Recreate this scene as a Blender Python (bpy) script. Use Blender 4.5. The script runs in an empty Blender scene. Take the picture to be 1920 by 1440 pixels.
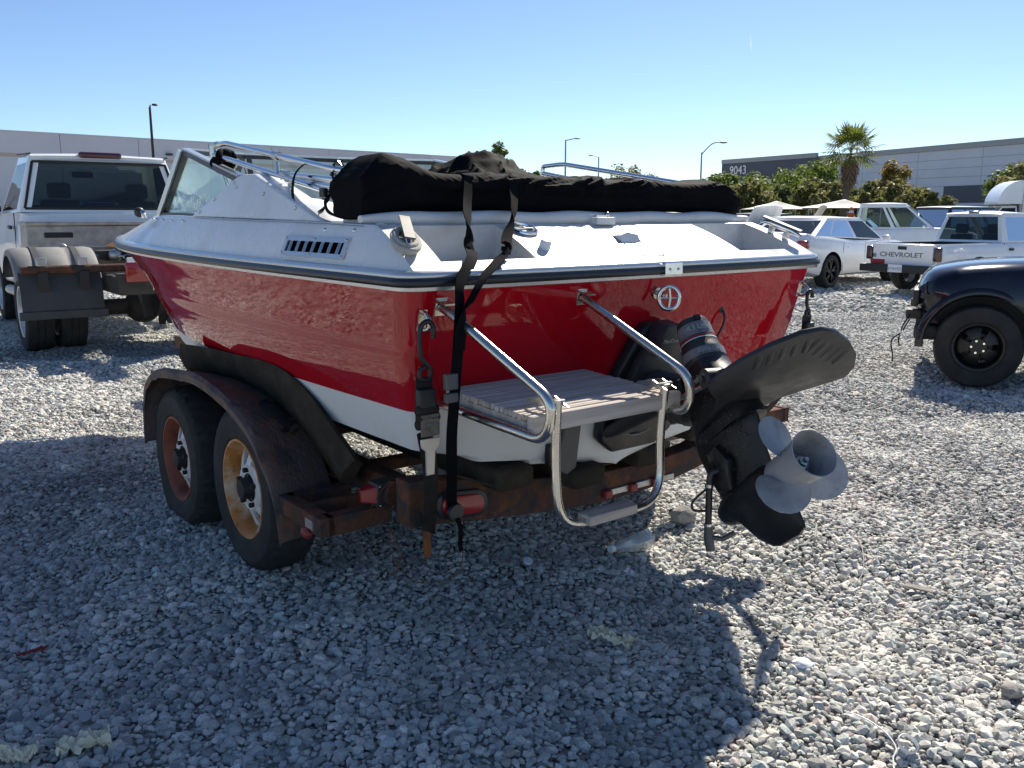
import bpy, bmesh, math, random
import numpy as np
from mathutils import Vector, Matrix, noise as mnoise

R = math.radians
sc = bpy.context.scene
rng = random.Random(7)

# ------------------------------------------------------------------ camera
cam_d = bpy.data.cameras.new('camera')
cam_d.sensor_width = 36.0
cam_d.lens = 1650.0 / 1920.0 * 36.0
cam_d.clip_start = 0.05
cam_d.clip_end = 6000
cam = bpy.data.objects.new('camera', cam_d)
sc.collection.objects.link(cam)
cam.location = (0, 0, 1.5)
cam.rotation_euler = (R(90 - 10.8), 0, 0)
sc.camera = cam

# ------------------------------------------------------------------ sky, sun, exposure
SUN_AZ, SUN_EL = 22.0, 39.5          # azimuth to the right of +Y, elevation
world = bpy.data.worlds.new('World')
sc.world = world
world.use_nodes = True
wn = world.node_tree.nodes
wl = world.node_tree.links
bg = wn['Background']
sky = wn.new('ShaderNodeTexSky')
sky.sky_type = 'NISHITA'
sky.sun_disc = False
sky.sun_elevation = R(SUN_EL)
sky.sun_rotation = R(SUN_AZ)
sky.altitude = 0
sky.air_density = 0.7
sky.dust_density = 0.12
sky.ozone_density = 3.8
wl.new(sky.outputs[0], bg.inputs[0])
bg.inputs[1].default_value = 0.067
sun_d = bpy.data.lights.new('sun', 'SUN')
sun_d.energy = 3.9
sun_d.angle = R(0.55)
sun_d.color = (1.0, 0.93, 0.81)
sun = bpy.data.objects.new('sun', sun_d)
sc.collection.objects.link(sun)
_sd = Vector((math.sin(R(SUN_AZ)) * math.cos(R(SUN_EL)), math.cos(R(SUN_AZ)) * math.cos(R(SUN_EL)), math.sin(R(SUN_EL))))
sun.rotation_euler = (-_sd).to_track_quat('-Z', 'Y').to_euler()
sun.location = (0, 0, 30)
sc.view_settings.view_transform = 'Standard'
sc.view_settings.look = 'None'
sc.view_settings.exposure = 1.1
sc.view_settings.gamma = 1.0
sc.cycles.max_bounces = 8
sc.cycles.diffuse_bounces = 4
sc.cycles.glossy_bounces = 4
sc.cycles.transmission_bounces = 6
sc.cycles.transparent_max_bounces = 12
sc.cycles.use_denoising = True
sc.cycles.sample_clamp_indirect = 6.0

# ------------------------------------------------------------------ materials
def M(name, col, rough=0.5, metal=0.0, spec=0.5, coat=0.0, coat_rough=0.05, var=None, var2=None, bump=None,
      rvar=None, sss=0.0, trans=0.0, vec='Object', stretch=None, ior=1.5):
    """Principled material. var/var2 = (colour, noise scale, lo, hi) patches; bump = (scale, strength, distance)."""
    m = bpy.data.materials.new(name)
    m.use_nodes = True
    nt = m.node_tree
    N, L = nt.nodes, nt.links
    b = N['Principled BSDF']
    b.inputs['Roughness'].default_value = rough
    b.inputs['Metallic'].default_value = metal
    b.inputs['IOR'].default_value = ior
    b.inputs['Specular IOR Level'].default_value = spec
    b.inputs['Coat Weight'].default_value = coat
    b.inputs['Coat Roughness'].default_value = coat_rough
    b.inputs['Transmission Weight'].default_value = trans
    c4 = (col[0], col[1], col[2], 1)
    b.inputs['Base Color'].default_value = c4
    tc = N.new('ShaderNodeTexCoord')
    src = tc.outputs[vec]
    if stretch:
        mp = N.new('ShaderNodeMapping')
        mp.inputs['Scale'].default_value = stretch
        L.new(src, mp.inputs[0])
        src = mp.outputs[0]
    def nz(scale, detail=5, rough_=0.6):
        n = N.new('ShaderNodeTexNoise')
        n.inputs['Scale'].default_value = scale
        n.inputs['Detail'].default_value = detail
        n.inputs['Roughness'].default_value = rough_
        L.new(src, n.inputs['Vector'])
        return n.outputs['Fac']
    cur = None
    for v in (var, var2):
        if not v:
            continue
        vc, vs, lo, hi = v
        mr = N.new('ShaderNodeMapRange')
        mr.inputs[1].default_value = lo
        mr.inputs[2].default_value = hi
        L.new(nz(vs), mr.inputs[0])
        mx = N.new('ShaderNodeMix')
        mx.data_type = 'RGBA'
        L.new(mr.outputs[0], mx.inputs[0])
        if cur is None:
            mx.inputs[6].default_value = c4
        else:
            L.new(cur, mx.inputs[6])
        mx.inputs[7].default_value = (vc[0], vc[1], vc[2], 1)
        cur = mx.outputs[2]
    if cur is not None:
        L.new(cur, b.inputs['Base Color'])
    if rvar:
        rs, r0, r1 = rvar
        mr = N.new('ShaderNodeMapRange')
        mr.inputs[1].default_value = 0.35
        mr.inputs[2].default_value = 0.65
        mr.inputs[3].default_value = r0
        mr.inputs[4].default_value = r1
        L.new(nz(rs), mr.inputs[0])
        L.new(mr.outputs[0], b.inputs['Roughness'])
    if bump:
        bs, bst, bd = bump
        bp = N.new('ShaderNodeBump')
        bp.inputs['Strength'].default_value = bst
        bp.inputs['Distance'].default_value = bd
        L.new(nz(bs, 4), bp.inputs['Height'])
        L.new(bp.outputs[0], b.inputs['Normal'])
    return m

def glass_mat(name, tint, alpha, rough=0.02, refl=1.0):
    """Thin pane: transparent tint under a Fresnel reflection."""
    m = bpy.data.materials.new(name)
    m.use_nodes = True
    nt = m.node_tree
    N, L = nt.nodes, nt.links
    for n in list(N):
        N.remove(n)
    out = N.new('ShaderNodeOutputMaterial')
    tr = N.new('ShaderNodeBsdfTransparent')
    tr.inputs[0].default_value = (tint[0], tint[1], tint[2], 1)
    df = N.new('ShaderNodeBsdfDiffuse')
    df.inputs[0].default_value = (tint[0] * .5, tint[1] * .55, tint[2] * .55, 1)
    m1 = N.new('ShaderNodeMixShader')
    m1.inputs[0].default_value = alpha
    L.new(tr.outputs[0], m1.inputs[1])
    L.new(df.outputs[0], m1.inputs[2])
    gl = N.new('ShaderNodeBsdfGlossy')
    gl.inputs['Roughness'].default_value = rough
    fr = N.new('ShaderNodeFresnel')
    fr.inputs[0].default_value = 1.5
    mm = N.new('ShaderNodeMath')
    mm.operation = 'MULTIPLY'
    mm.inputs[1].default_value = refl
    L.new(fr.outputs[0], mm.inputs[0])
    m2 = N.new('ShaderNodeMixShader')
    L.new(mm.outputs[0], m2.inputs[0])
    L.new(m1.outputs[0], m2.inputs[1])
    L.new(gl.outputs[0], m2.inputs[2])
    L.new(m2.outputs[0], out.inputs[0])
    return m

MT = {}
MT['red'] = M('red_gelcoat', (0.41, 0.004, 0.012), 0.05, coat=0.0, spec=.42, var=((0.36, 0.006, 0.014), 3.0, .4, .7), rvar=(9, .02, .055), bump=(4, .03, .01))
MT['gel_white'] = M('white_gelcoat', (0.74, 0.75, 0.75), 0.26, coat=0.15, coat_rough=.12, var=((0.60, 0.60, 0.57), 2.2, .5, .75), var2=((0.50, 0.49, 0.45), 16, .66, .85), rvar=(5, .2, .42))
MT['deck_white'] = M('deck_gelcoat', (0.60, 0.595, 0.58), 0.33, coat=0.15, coat_rough=.2, var=((0.44, 0.41, 0.35), 3.5, .48, .8), var2=((0.38, 0.32, 0.24), 13, .62, .85), rvar=(6, .25, .46), bump=(70, .12, .003))
MT['bottom_white'] = M('bottom_paint', (0.70, 0.70, 0.68), 0.45, var=((0.52, 0.46, 0.36), 2.5, .55, .9), var2=((0.34, 0.22, 0.12), 7, .7, .9))
MT['chrome'] = M('chrome', (0.74, 0.75, 0.77), 0.10, 1.0, rvar=(14, .05, .22))
MT['steel'] = M('stainless_steel', (0.62, 0.60, 0.56), 0.2, 1.0, rvar=(20, .14, .34), var=((0.45, 0.40, 0.33), 9, .6, .85))
MT['alu'] = M('dull_aluminium', (0.50, 0.49, 0.47), 0.38, 0.85, var=((0.36, 0.34, 0.31), 12, .5, .8))
MT['rail_black'] = M('black_rubber_insert', (0.02, 0.022, 0.028), 0.35, spec=.5)
MT['rail_white'] = M('rail_trim', (0.62, 0.63, 0.63), 0.22, 0.6)
MT['canvas'] = M('black_canvas', (0.006, 0.006, 0.0075), 0.8, spec=.2, ior=1.2, var=((0.010, 0.0095, 0.0098), 6, .5, .75), bump=(260, .25, .002))
MT['webbing'] = M('black_webbing', (0.009, 0.009, 0.011), 0.8, spec=.2, ior=1.15, bump=(420, .5, .002), var=((0.014, 0.0135, 0.0135), 40, .55, .8))
MT['webbing_old'] = M('faded_webbing', (0.02, 0.018, 0.016), 0.8, spec=.2, bump=(420, .5, .002), var=((0.045, 0.038, 0.03), 14, .45, .8))
MT['vinyl'] = M('white_vinyl', (0.70, 0.69, 0.66), 0.45, var=((0.55, 0.52, 0.47), 7, .55, .85), bump=(18, .2, .006))
MT['black_metal'] = M('black_drive_paint', (0.012, 0.012, 0.013), 0.34, spec=.5, var=((0.03, 0.028, 0.026), 9, .55, .8), rvar=(8, .25, .55), bump=(90, .1, .002))
MT['black_plastic'] = M('black_plastic', (0.03, 0.03, 0.032), 0.45, spec=.45, var=((0.048, 0.048, 0.05), 7, .5, .8), rvar=(10, .35, .6))
MT['black_rubber'] = M('tyre_rubber', (0.024, 0.024, 0.024), 0.75, spec=.3, var=((0.05, 0.048, 0.044), 5, .42, .75), var2=((0.085, 0.08, 0.07), 22, .6, .9), bump=(120, .15, .003))
MT['rust'] = M('rusted_steel', (0.095, 0.048, 0.032), 0.85, spec=.2, var=((0.19, 0.075, 0.036), 9, .48, .66), var2=((0.050, 0.044, 0.044), 14, .47, .62), bump=(45, .9, .012))
MT['rust_fender'] = M('rusted_fender', (0.12, 0.092, 0.078), 0.62, spec=.35, var=((0.19, 0.085, 0.042), 5, .47, .68), var2=((0.040, 0.040, 0.048), 9, .48, .66), bump=(45, .8, .01))
MT['rust_orange'] = M('bare_rust', (0.22, 0.085, 0.035), 0.9, spec=.2, var=((0.11, 0.05, 0.03), 14, .4, .7), bump=(80, .5, .005))
MT['rim_orange'] = M('rusty_white_rim', (0.60, 0.46, 0.30), 0.5, var=((0.50, 0.19, 0.04), 9, .36, .54), var2=((0.24, 0.09, 0.03), 30, .55, .74), bump=(90, .3, .003))
MT['rim_red'] = M('red_primer_rim', (0.26, 0.065, 0.03), 0.6, var=((0.13, 0.04, 0.025), 10, .45, .7), bump=(60, .3, .003))
MT['rim_white'] = M('white_spoke_paint', (0.72, 0.71, 0.68), 0.45, var=((0.45, 0.25, 0.10), 12, .58, .8))
MT['hub'] = M('hub_grease', (0.03, 0.028, 0.027), 0.6, 0.4, var=((0.10, 0.05, 0.03), 20, .55, .75))
MT['carpet'] = M('bunk_carpet', (0.050, 0.043, 0.034), 0.98, spec=.05, var=((0.09, 0.076, 0.058), 8, .45, .75), bump=(200, 1, .006))
MT['red_lens'] = M('red_lens', (0.30, 0.012, 0.016), 0.22, spec=.6, coat=.3)
MT['red_lens_faded'] = M('faded_red_lens', (0.26, 0.03, 0.03), 0.5, var=((0.16, 0.02, 0.02), 20, .45, .7))
MT['wood'] = M('grey_teak', (0.55, 0.49, 0.44), 0.85, spec=.15, var=((0.36, 0.31, 0.27), 6, .4, .65), var2=((0.44, 0.39, 0.34), 16, .55, .8), stretch=(.25, 4, 4), bump=(50, .6, .004))
MT['prop'] = M('bare_propeller', (0.42, 0.42, 0.425), 0.55, 0.25, var=((0.25, 0.245, 0.24), 9, .45, .7), var2=((0.22, 0.21, 0.20), 30, .62, .8), bump=(120, .2, .002))
MT['bare_alu'] = M('peeled_spot', (0.55, 0.56, 0.54), 0.6, 0.1, var=((0.10, 0.10, 0.10), 26, .62, .66))
MT['rope'] = M('rope', (0.44, 0.42, 0.37), 0.9, bump=(160, 1, .004))
MT['bronze_plate'] = M('worn_label_plate', (0.17, 0.14, 0.10), 0.55, 0.3, var=((0.09, 0.075, 0.06), 20, .45, .65))
MT['white_paint'] = M('white_car_paint', (0.88, 0.89, 0.90), 0.26, coat=.6, coat_rough=.04, var=((0.83, 0.84, 0.845), 1.2, .45, .7))
MT['black_paint'] = M('black_car_paint', (0.004, 0.006, 0.016), 0.08, coat=0.0, spec=.42, var=((0.010, 0.012, 0.02), 2, .4, .7))
MT['dark_paint'] = M('dark_car_paint', (0.02, 0.021, 0.026), 0.25, coat=.8, coat_rough=.05)
MT['tan_paint'] = M('beige_car_paint', (0.42, 0.40, 0.36), 0.3, coat=.6, coat_rough=.06)
MT['red_paint'] = M('red_car_paint', (0.42, 0.05, 0.06), 0.3, coat=.6, coat_rough=.06)
MT['silver_paint'] = M('silver_car_paint', (0.46, 0.47, 0.48), 0.3, .5, coat=.6, coat_rough=.06)
MT['trim_black'] = M('black_trim', (0.012, 0.012, 0.013), 0.5)
MT['void'] = M('dark_void', (0.002, 0.002, 0.002), 1.0, spec=0.0, ior=1.01)
MT['interior'] = M('car_interior', (0.018, 0.018, 0.020), 0.8)
MT['interior_tan'] = M('car_interior_grey', (0.10, 0.095, 0.09), 0.85)
MT['wheel_black'] = M('black_alloy', (0.010, 0.010, 0.012), 0.32, .3, spec=.5)
MT['wheel_grey'] = M('grey_alloy', (0.09, 0.085, 0.085), 0.35, .6)
MT['wheel_steel'] = M('painted_steel_wheel', (0.62, 0.64, 0.66), 0.35, .3, var=((0.42, 0.40, 0.37), 12, .5, .8))
MT['taillight'] = M('tail_light_red', (0.30, 0.012, 0.012), 0.15, spec=.6, coat=.6)
MT['taillight_dark'] = M('tail_light_dark', (0.07, 0.010, 0.012), 0.2, spec=.6, coat=.6)
MT['glass'] = glass_mat('tinted_glass', (0.30, 0.36, 0.36), .05)
MT['glass_dark'] = glass_mat('dark_glass', (0.10, 0.12, 0.13), .12)
MT['glass_clear'] = glass_mat('clear_glass', (0.66, 0.74, 0.73), .05)
MT['glass_boat'] = glass_mat('boat_windshield_glass', (0.74, 0.88, 0.85), .10)
MT['fender_poly'] = M('grey_poly_fender', (0.23, 0.225, 0.215), 0.6, var=((0.15, 0.15, 0.148), 4, .45, .75))
MT['mudflap'] = M('mud_flap', (0.04, 0.042, 0.047), 0.6, var=((0.065, 0.064, 0.066), 6, .45, .75))
MT['diamond'] = M('tread_plate', (0.45, 0.42, 0.39), 0.42, .8, var=((0.28, 0.26, 0.24), 6, .45, .7))
MT['grey_body'] = M('greyed_panel', (0.42, 0.42, 0.40), 0.5, var=((0.30, 0.29, 0.27), 5, .45, .75))
MT['dirty_metal'] = M('dirty_black_metal', (0.045, 0.04, 0.036), 0.7, .2, var=((0.09, 0.075, 0.06), 6, .45, .7))
MT['tank'] = M('dull_tank', (0.10, 0.105, 0.11), 0.55, .4, var=((0.16, 0.15, 0.14), 4, .45, .7))
MT['plastic_clear'] = glass_mat('clear_plastic', (1.0, 1.0, 1.0), .72, .15, 1.8)
MT['plastic_white'] = M('white_plastic', (0.76, 0.78, 0.80), 0.4)
MT['paper'] = M('crumpled_paper', (0.86, 0.78, 0.58), 0.95, spec=.05, var=((0.72, 0.62, 0.42), 40, .45, .7))
MT['stone_big'] = M('large_stone', (0.34, 0.32, 0.29), 0.95, spec=.1, var=((0.25, 0.235, 0.215), 14, .4, .7), bump=(60, .8, .01))
MT['white_mark'] = M('white_lettering', (0.80, 0.80, 0.78), 0.6)
MT['worn_mark'] = M('worn_lettering', (0.40, 0.40, 0.40), 0.6)
MT['grey_mark'] = M('grey_lettering', (0.20, 0.195, 0.19), 0.5)
MT['red_mark'] = M('red_lettering', (0.42, 0.03, 0.04), 0.6)
MT['black_mark'] = M('black_lettering', (0.015, 0.015, 0.015), 0.6)
MT['blue_mark'] = M('blue_lettering', (0.05, 0.10, 0.32), 0.6)
MT['decal_grey'] = M('decal_band', (0.16, 0.165, 0.175), 0.45, var=((0.26, 0.26, 0.27), 18, .5, .75), var2=((0.04, 0.04, 0.045), 26, .58, .75))
MT['wall_pale'] = M('tilt_up_concrete', (0.62, 0.62, 0.66), 0.8, var=((0.56, 0.555, 0.59), .12, .4, .7))
MT['wall_stripe'] = M('painted_stripe', (0.52, 0.41, 0.35), 0.8)
MT['wall_blue'] = M('blue_grey_panel', (0.54, 0.58, 0.63), 0.7, var=((0.50, 0.54, 0.59), .2, .4, .7))
MT['wall_dark'] = M('slate_panel', (0.075, 0.085, 0.11), 0.7)
MT['coping'] = M('parapet_coping', (0.30, 0.32, 0.32), 0.6)
MT['dark_opening'] = M('dark_louvre', (0.05, 0.055, 0.07), 0.5)
MT['lamp_dark'] = M('dark_bronze_pole', (0.035, 0.03, 0.028), 0.5, .4)
MT['lamp_grey'] = M('galvanised_pole', (0.33, 0.33, 0.33), 0.5, .6)
MT['banner_blue'] = M('blue_banner', (0.05, 0.16, 0.32), 0.7, var=((0.10, 0.28, 0.45), 1.2, .5, .6))
MT['tent'] = M('shade_cloth', (0.62, 0.60, 0.56), 0.85)
MT['bark'] = M('bark', (0.13, 0.105, 0.08), 0.95, var=((0.08, 0.065, 0.05), 5, .4, .7), bump=(12, .8, .03))
MT['frond_dead'] = M('dead_fronds', (0.23, 0.165, 0.105), 0.9, var=((0.14, 0.10, 0.065), 2.0, .4, .7))
MT['orange'] = M('orange_plastic', (0.62, 0.10, 0.02), 0.5)

def leaf_mat(name, c1, c2, trans=.35):
    m = bpy.data.materials.new(name)
    m.use_nodes = True
    nt = m.node_tree
    N, L = nt.nodes, nt.links
    b = N['Principled BSDF']
    b.inputs['Roughness'].default_value = .6
    b.inputs['Specular IOR Level'].default_value = .3
    tc = N.new('ShaderNodeTexCoord')
    n = N.new('ShaderNodeTexNoise')
    n.inputs['Scale'].default_value = 1.1
    n.inputs['Detail'].default_value = 6
    n.inputs['Roughness'].default_value = .8
    L.new(tc.outputs['Object'], n.inputs['Vector'])
    mr = N.new('ShaderNodeMapRange')
    mr.inputs[1].default_value = .35
    mr.inputs[2].default_value = .65
    L.new(n.outputs['Fac'], mr.inputs[0])
    mx = N.new('ShaderNodeMix')
    mx.data_type = 'RGBA'
    mx.inputs[6].default_value = (*c1, 1)
    mx.inputs[7].default_value = (*c2, 1)
    L.new(mr.outputs[0], mx.inputs[0])
    L.new(mx.outputs[2], b.inputs['Base Color'])
    tl = N.new('ShaderNodeBsdfTranslucent')
    L.new(mx.outputs[2], tl.inputs[0])
    ms = N.new('ShaderNodeMixShader')
    ms.inputs[0].default_value = trans
    L.new(b.outputs[0], ms.inputs[1])
    L.new(tl.outputs[0], ms.inputs[2])
    L.new(ms.outputs[0], N['Material Output'].inputs[0])
    return m

MT['leaf_a'] = leaf_mat('leaf_bright', (0.20, 0.25, 0.05), (0.11, 0.16, 0.03), .5)
MT['leaf_b'] = leaf_mat('leaf_olive', (0.22, 0.21, 0.07), (0.11, 0.115, 0.04), .5)
MT['leaf_c'] = leaf_mat('leaf_dark', (0.14, 0.18, 0.045), (0.075, 0.11, 0.028), .45)
MT['leaf_o'] = leaf_mat('leaf_autumn', (0.30, 0.19, 0.06), (0.20, 0.19, 0.055), .5)
MT['leaf_y'] = leaf_mat('leaf_pale', (0.30, 0.28, 0.12), (0.17, 0.17, 0.06), .5)
MT['vapour'] = leaf_mat('vapour', (0.8, 0.8, 0.8), (0.8, 0.8, 0.8), .9)
MT['leaf_palm'] = leaf_mat('leaf_palm', (0.19, 0.21, 0.04), (0.09, 0.12, 0.025), .5)

# ------------------------------------------------------------------ mesh helpers
COL = sc.collection

def link(o, parent=None):
    COL.objects.link(o)
    if parent is not None:
        o.parent = parent
    return o

def mesh_obj(name, verts, faces, mat=None, parent=None, smooth=None, label=None):
    me = bpy.data.meshes.new(name)
    me.from_pydata([tuple(v) for v in verts], [], faces)
    me.update()
    if mat is not None:
        me.materials.append(MT[mat] if isinstance(mat, str) else mat)
    o = bpy.data.objects.new(name, me)
    link(o, parent)
    if smooth is not None:
        shade(o, smooth)
    if label:
        o['label'] = label
    return o

def shade(o, ang=40):
    me = o.data
    if ang >= 180:
        me.polygons.foreach_set('use_smooth', [True] * len(me.polygons))
        return
    bm = bmesh.new()
    bm.from_mesh(me)
    a = R(ang)
    for f in bm.faces:
        f.smooth = True
    for e in bm.edges:
        if len(e.link_faces) == 2:
            e.smooth = e.calc_face_angle(0) < a
    bm.to_mesh(me)
    bm.free()

def recalc(o):
    bm = bmesh.new()
    bm.from_mesh(o.data)
    bmesh.ops.recalc_face_normals(bm, faces=bm.faces)
    bm.to_mesh(o.data)
    bm.free()

class MB:
    """Collects shapes into one mesh."""
    def __init__(s):
        s.v, s.f = [], []
    def add(s, v, f):
        b = len(s.v)
        s.v += [tuple(p) for p in v]
        s.f += [tuple(i + b for i in q) for q in f]
        return s
    def box(s, c, size, rot=None, taper=1.0):
        hx, hy, hz = size[0] / 2, size[1] / 2, size[2] / 2
        vs = []
        for dz in (-1, 1):
            k = taper if dz > 0 else 1.0
            for dx, dy in ((-1, -1), (1, -1), (1, 1), (-1, 1)):
                vs.append(Vector((dx * hx * k, dy * hy * k, dz * hz)))
        if rot is not None:
            mtx = rot if isinstance(rot, Matrix) else Matrix.Rotation(rot[2], 3, 'Z') @ Matrix.Rotation(rot[1], 3, 'Y') @ Matrix.Rotation(rot[0], 3, 'X')
            vs = [mtx @ v for v in vs]
        vs = [v + Vector(c) for v in vs]
        return s.add(vs, [(0, 3, 2, 1), (4, 5, 6, 7), (0, 1, 5, 4), (1, 2, 6, 5), (2, 3, 7, 6), (3, 0, 4, 7)])
    def bar(s, p, q, w, h, up=(0, 0, 1)):
        p, q = Vector(p), Vector(q)
        d = (q - p).normalized()
        u = Vector(up)
        x = d.cross(u)
        if x.length < 1e-6:
            x = d.cross(Vector((1, 0, 0)))
        x.normalize()
        z = x.cross(d).normalized()
        vs = []
        for e in (p, q):
            for a, b in ((-1, -1), (1, -1), (1, 1), (-1, 1)):
                vs.append(e + x * a * w / 2 + z * b * h / 2)
        return s.add(vs, [(0, 1, 2, 3), (7, 6, 5, 4), (0, 4, 5, 1), (1, 5, 6, 2), (2, 6, 7, 3), (3, 7, 4, 0)])
    def tube(s, path, r, seg=10, closed=False, cap=True):
        pts = [Vector(p) for p in path]
        n = len(pts)
        rs = r if isinstance(r, (list, tuple)) else [r] * n
        tang = []
        for i in range(n):
            a = pts[(i - 1) % n] if (closed or i > 0) else pts[i]
            b = pts[(i + 1) % n] if (closed or i < n - 1) else pts[i]
            t = (b - a)
            tang.append(t.normalized() if t.length > 1e-9 else Vector((0, 0, 1)))
        up = Vector((0, 0, 1)) if abs(tang[0].z) < .9 else Vector((1, 0, 0))
        nx = tang[0].cross(up).normalized()
        vs, fs = [], []
        for i in range(n):
            nx = (nx - tang[i] * nx.dot(tang[i]))
            nx.normalize()
            ny = tang[i].cross(nx)
            for k in range(seg):
                a = 2 * math.pi * k / seg
                vs.append(pts[i] + (nx * math.cos(a) + ny * math.sin(a)) * rs[i])
        m = n if closed else n - 1
        for i in range(m):
            j = (i + 1) % n
            for k in range(seg):
                l = (k + 1) % seg
                fs.append((i * seg + k, i * seg + l, j * seg + l, j * seg + k))
        if cap and not closed:
            fs.append(tuple(range(seg - 1, -1, -1)))
            fs.append(tuple((n - 1) * seg + k for k in range(seg)))
        return s.add(vs, fs)
    def lathe(s, prof, origin=(0, 0, 0), axis='Z', seg=32, ang=2 * math.pi):
        """prof = [(radius, along)], closed ring of sections."""
        o = Vector(origin)
        vs, fs = [], []
        n = len(prof)
        full = abs(ang - 2 * math.pi) < 1e-6
        cnt = seg if full else seg + 1
        for k in range(cnt):
            a = ang * k / seg
            c, d = math.cos(a), math.sin(a)
            for r, h in prof:
                if axis == 'Z':
                    p = Vector((r * c, r * d, h))
                elif axis == 'X':
                    p = Vector((h, r * c, r * d))
                else:
                    p = Vector((r * d, h, r * c))
                vs.append(o + p)
        for k in range(seg):
            l = (k + 1) % cnt
            for i in range(n - 1):
                fs.append((k * n + i, l * n + i, l * n + i + 1, k * n + i + 1))
        return s.add(vs, fs)
    def prism(s, poly, o, ex, ey, ez, t0, t1):
        """poly in (a, b); o + ex*a + ey*b, extruded along ez from t0 to t1."""
        o, ex, ey, ez = Vector(o), Vector(ex), Vector(ey), Vector(ez)
        n = len(poly)
        vs = [o + ex * a + ey * b + ez * t0 for a, b in poly] + [o + ex * a + ey * b + ez * t1 for a, b in poly]
        fs = [tuple(range(n - 1, -1, -1)), tuple(range(n, 2 * n))]
        fs += [(i, (i + 1) % n, n + (i + 1) % n, n + i) for i in range(n)]
        return s.add(vs, fs)
    def loft(s, secs, closed=False, cap=False):
        n = len(secs[0])
        vs = [p for sec in secs for p in sec]
        fs = []
        m = n if closed else n - 1
        for i in range(len(secs) - 1):
            for k in range(m):
                l = (k + 1) % n
                fs.append((i * n + k, i * n + l, (i + 1) * n + l, (i + 1) * n + k))
        if cap:
            fs.append(tuple(range(n - 1, -1, -1)))
            b = (len(secs) - 1) * n
            fs.append(tuple(b + k for k in range(n)))
        return s.add(vs, fs)
    def sphere(s, c, r, seg=12, ring=8, sc_=(1, 1, 1)):
        vs, fs = [], []
        for i in range(ring + 1):
            th = math.pi * i / ring
            for k in range(seg):
                a = 2 * math.pi * k / seg
                vs.append((c[0] + r * sc_[0] * math.sin(th) * math.cos(a), c[1] + r * sc_[1] * math.sin(th) * math.sin(a), c[2] + r * sc_[2] * math.cos(th)))
        for i in range(ring):
            for k in range(seg):
                l = (k + 1) % seg
                fs.append((i * seg + k, (i + 1) * seg + k, (i + 1) * seg + l, i * seg + l))
        return s.add(vs, fs)
    def build(s, name, mat, parent=None, smooth=40, label=None, merge=True, bevel=0, bseg=2):
        o = mesh_obj(name, s.v, s.f, mat, parent)
        bm = bmesh.new()
        bm.from_mesh(o.data)
        if merge:
            bmesh.ops.remove_doubles(bm, verts=bm.verts, dist=1e-5)
        bad = [f for f in bm.faces if f.calc_area() < 1e-12]
        if bad:
            bmesh.ops.delete(bm, geom=bad, context='FACES')
        bmesh.ops.recalc_face_normals(bm, faces=bm.faces)
        if bevel:
            es = [e for e in bm.edges if len(e.link_faces) == 2 and e.calc_face_angle(0) > R(30)]
            bmesh.ops.bevel(bm, geom=es, offset=bevel, segments=bseg, profile=.5, affect='EDGES', clamp_overlap=True)
        bm.to_mesh(o.data)
        bm.free()
        if smooth:
            shade(o, smooth)
        if label:
            o['label'] = label
        return o

def thing(name, label, cat, loc=(0, 0, 0), rz=0.0, group=None):
    o = bpy.data.objects.new(name, None)
    o.empty_display_size = .2
    COL.objects.link(o)
    o.location = loc
    o.rotation_euler = (0, 0, rz)
    tag(o, label, cat, group)
    return o

def sub(name, parent, loc=(0, 0, 0), rot=(0, 0, 0)):
    o = bpy.data.objects.new(name, None)
    o.empty_display_size = .1
    link(o, parent)
    o.location = loc
    o.rotation_euler = rot
    return o

def tag(o, label=None, cat=None, group=None, kind=None):
    if label:
        o['label'] = label
    if cat:
        o['category'] = cat
    if group:
        o['group'] = group
    if kind:
        o['kind'] = kind
    return o

def crv(xs, ys):
    """Smooth interpolation (monotone-ish cubic) through a table."""
    xs = np.array(xs, float)
    ys = np.array(ys, float)
    d = np.gradient(ys, xs)
    def f(x):
        x = float(min(max(x, xs[0]), xs[-1]))
        i = int(min(max(np.searchsorted(xs, x) - 1, 0), len(xs) - 2))
        h = xs[i + 1] - xs[i]
        t = (x - xs[i]) / h
        return float((2 * t**3 - 3 * t**2 + 1) * ys[i] + (t**3 - 2 * t**2 + t) * h * d[i] + (-2 * t**3 + 3 * t**2) * ys[i + 1] + (t**3 - t**2) * h * d[i + 1])
    return f

def arc_path(pts, rad, n=6):
    """Polyline with rounded corners."""
    P = [Vector(p) for p in pts]
    rads = rad if isinstance(rad, (list, tuple)) else [rad] * len(P)
    out = [P[0]]
    for i in range(1, len(P) - 1):
        a, b, c = P[i - 1], P[i], P[i + 1]
        u, v = (a - b), (c - b)
        r = min(rads[i], u.length * .49, v.length * .49)
        p, q = b + u.normalized() * r, b + v.normalized() * r
        for k in range(n + 1):
            t = k / n
            out.append(p * (1 - t)**2 + b * 2 * t * (1 - t) + q * t**2)
    out.append(P[-1])
    return out

def dense(pts, n=6):
    """Catmull-Rom through points."""
    P = [Vector(p) for p in pts]
    out = []
    for i in range(len(P) - 1):
        a = P[max(i - 1, 0)]
        b, c = P[i], P[i + 1]
        d = P[min(i + 2, len(P) - 1)]
        for k in range(n):
            t = k / n
            out.append(.5 * ((2 * b) + (c - a) * t + (2 * a - 5 * b + 4 * c - d) * t * t + (3 * b - a - 3 * c + d) * t**3))
    out.append(P[-1])
    return out

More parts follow.
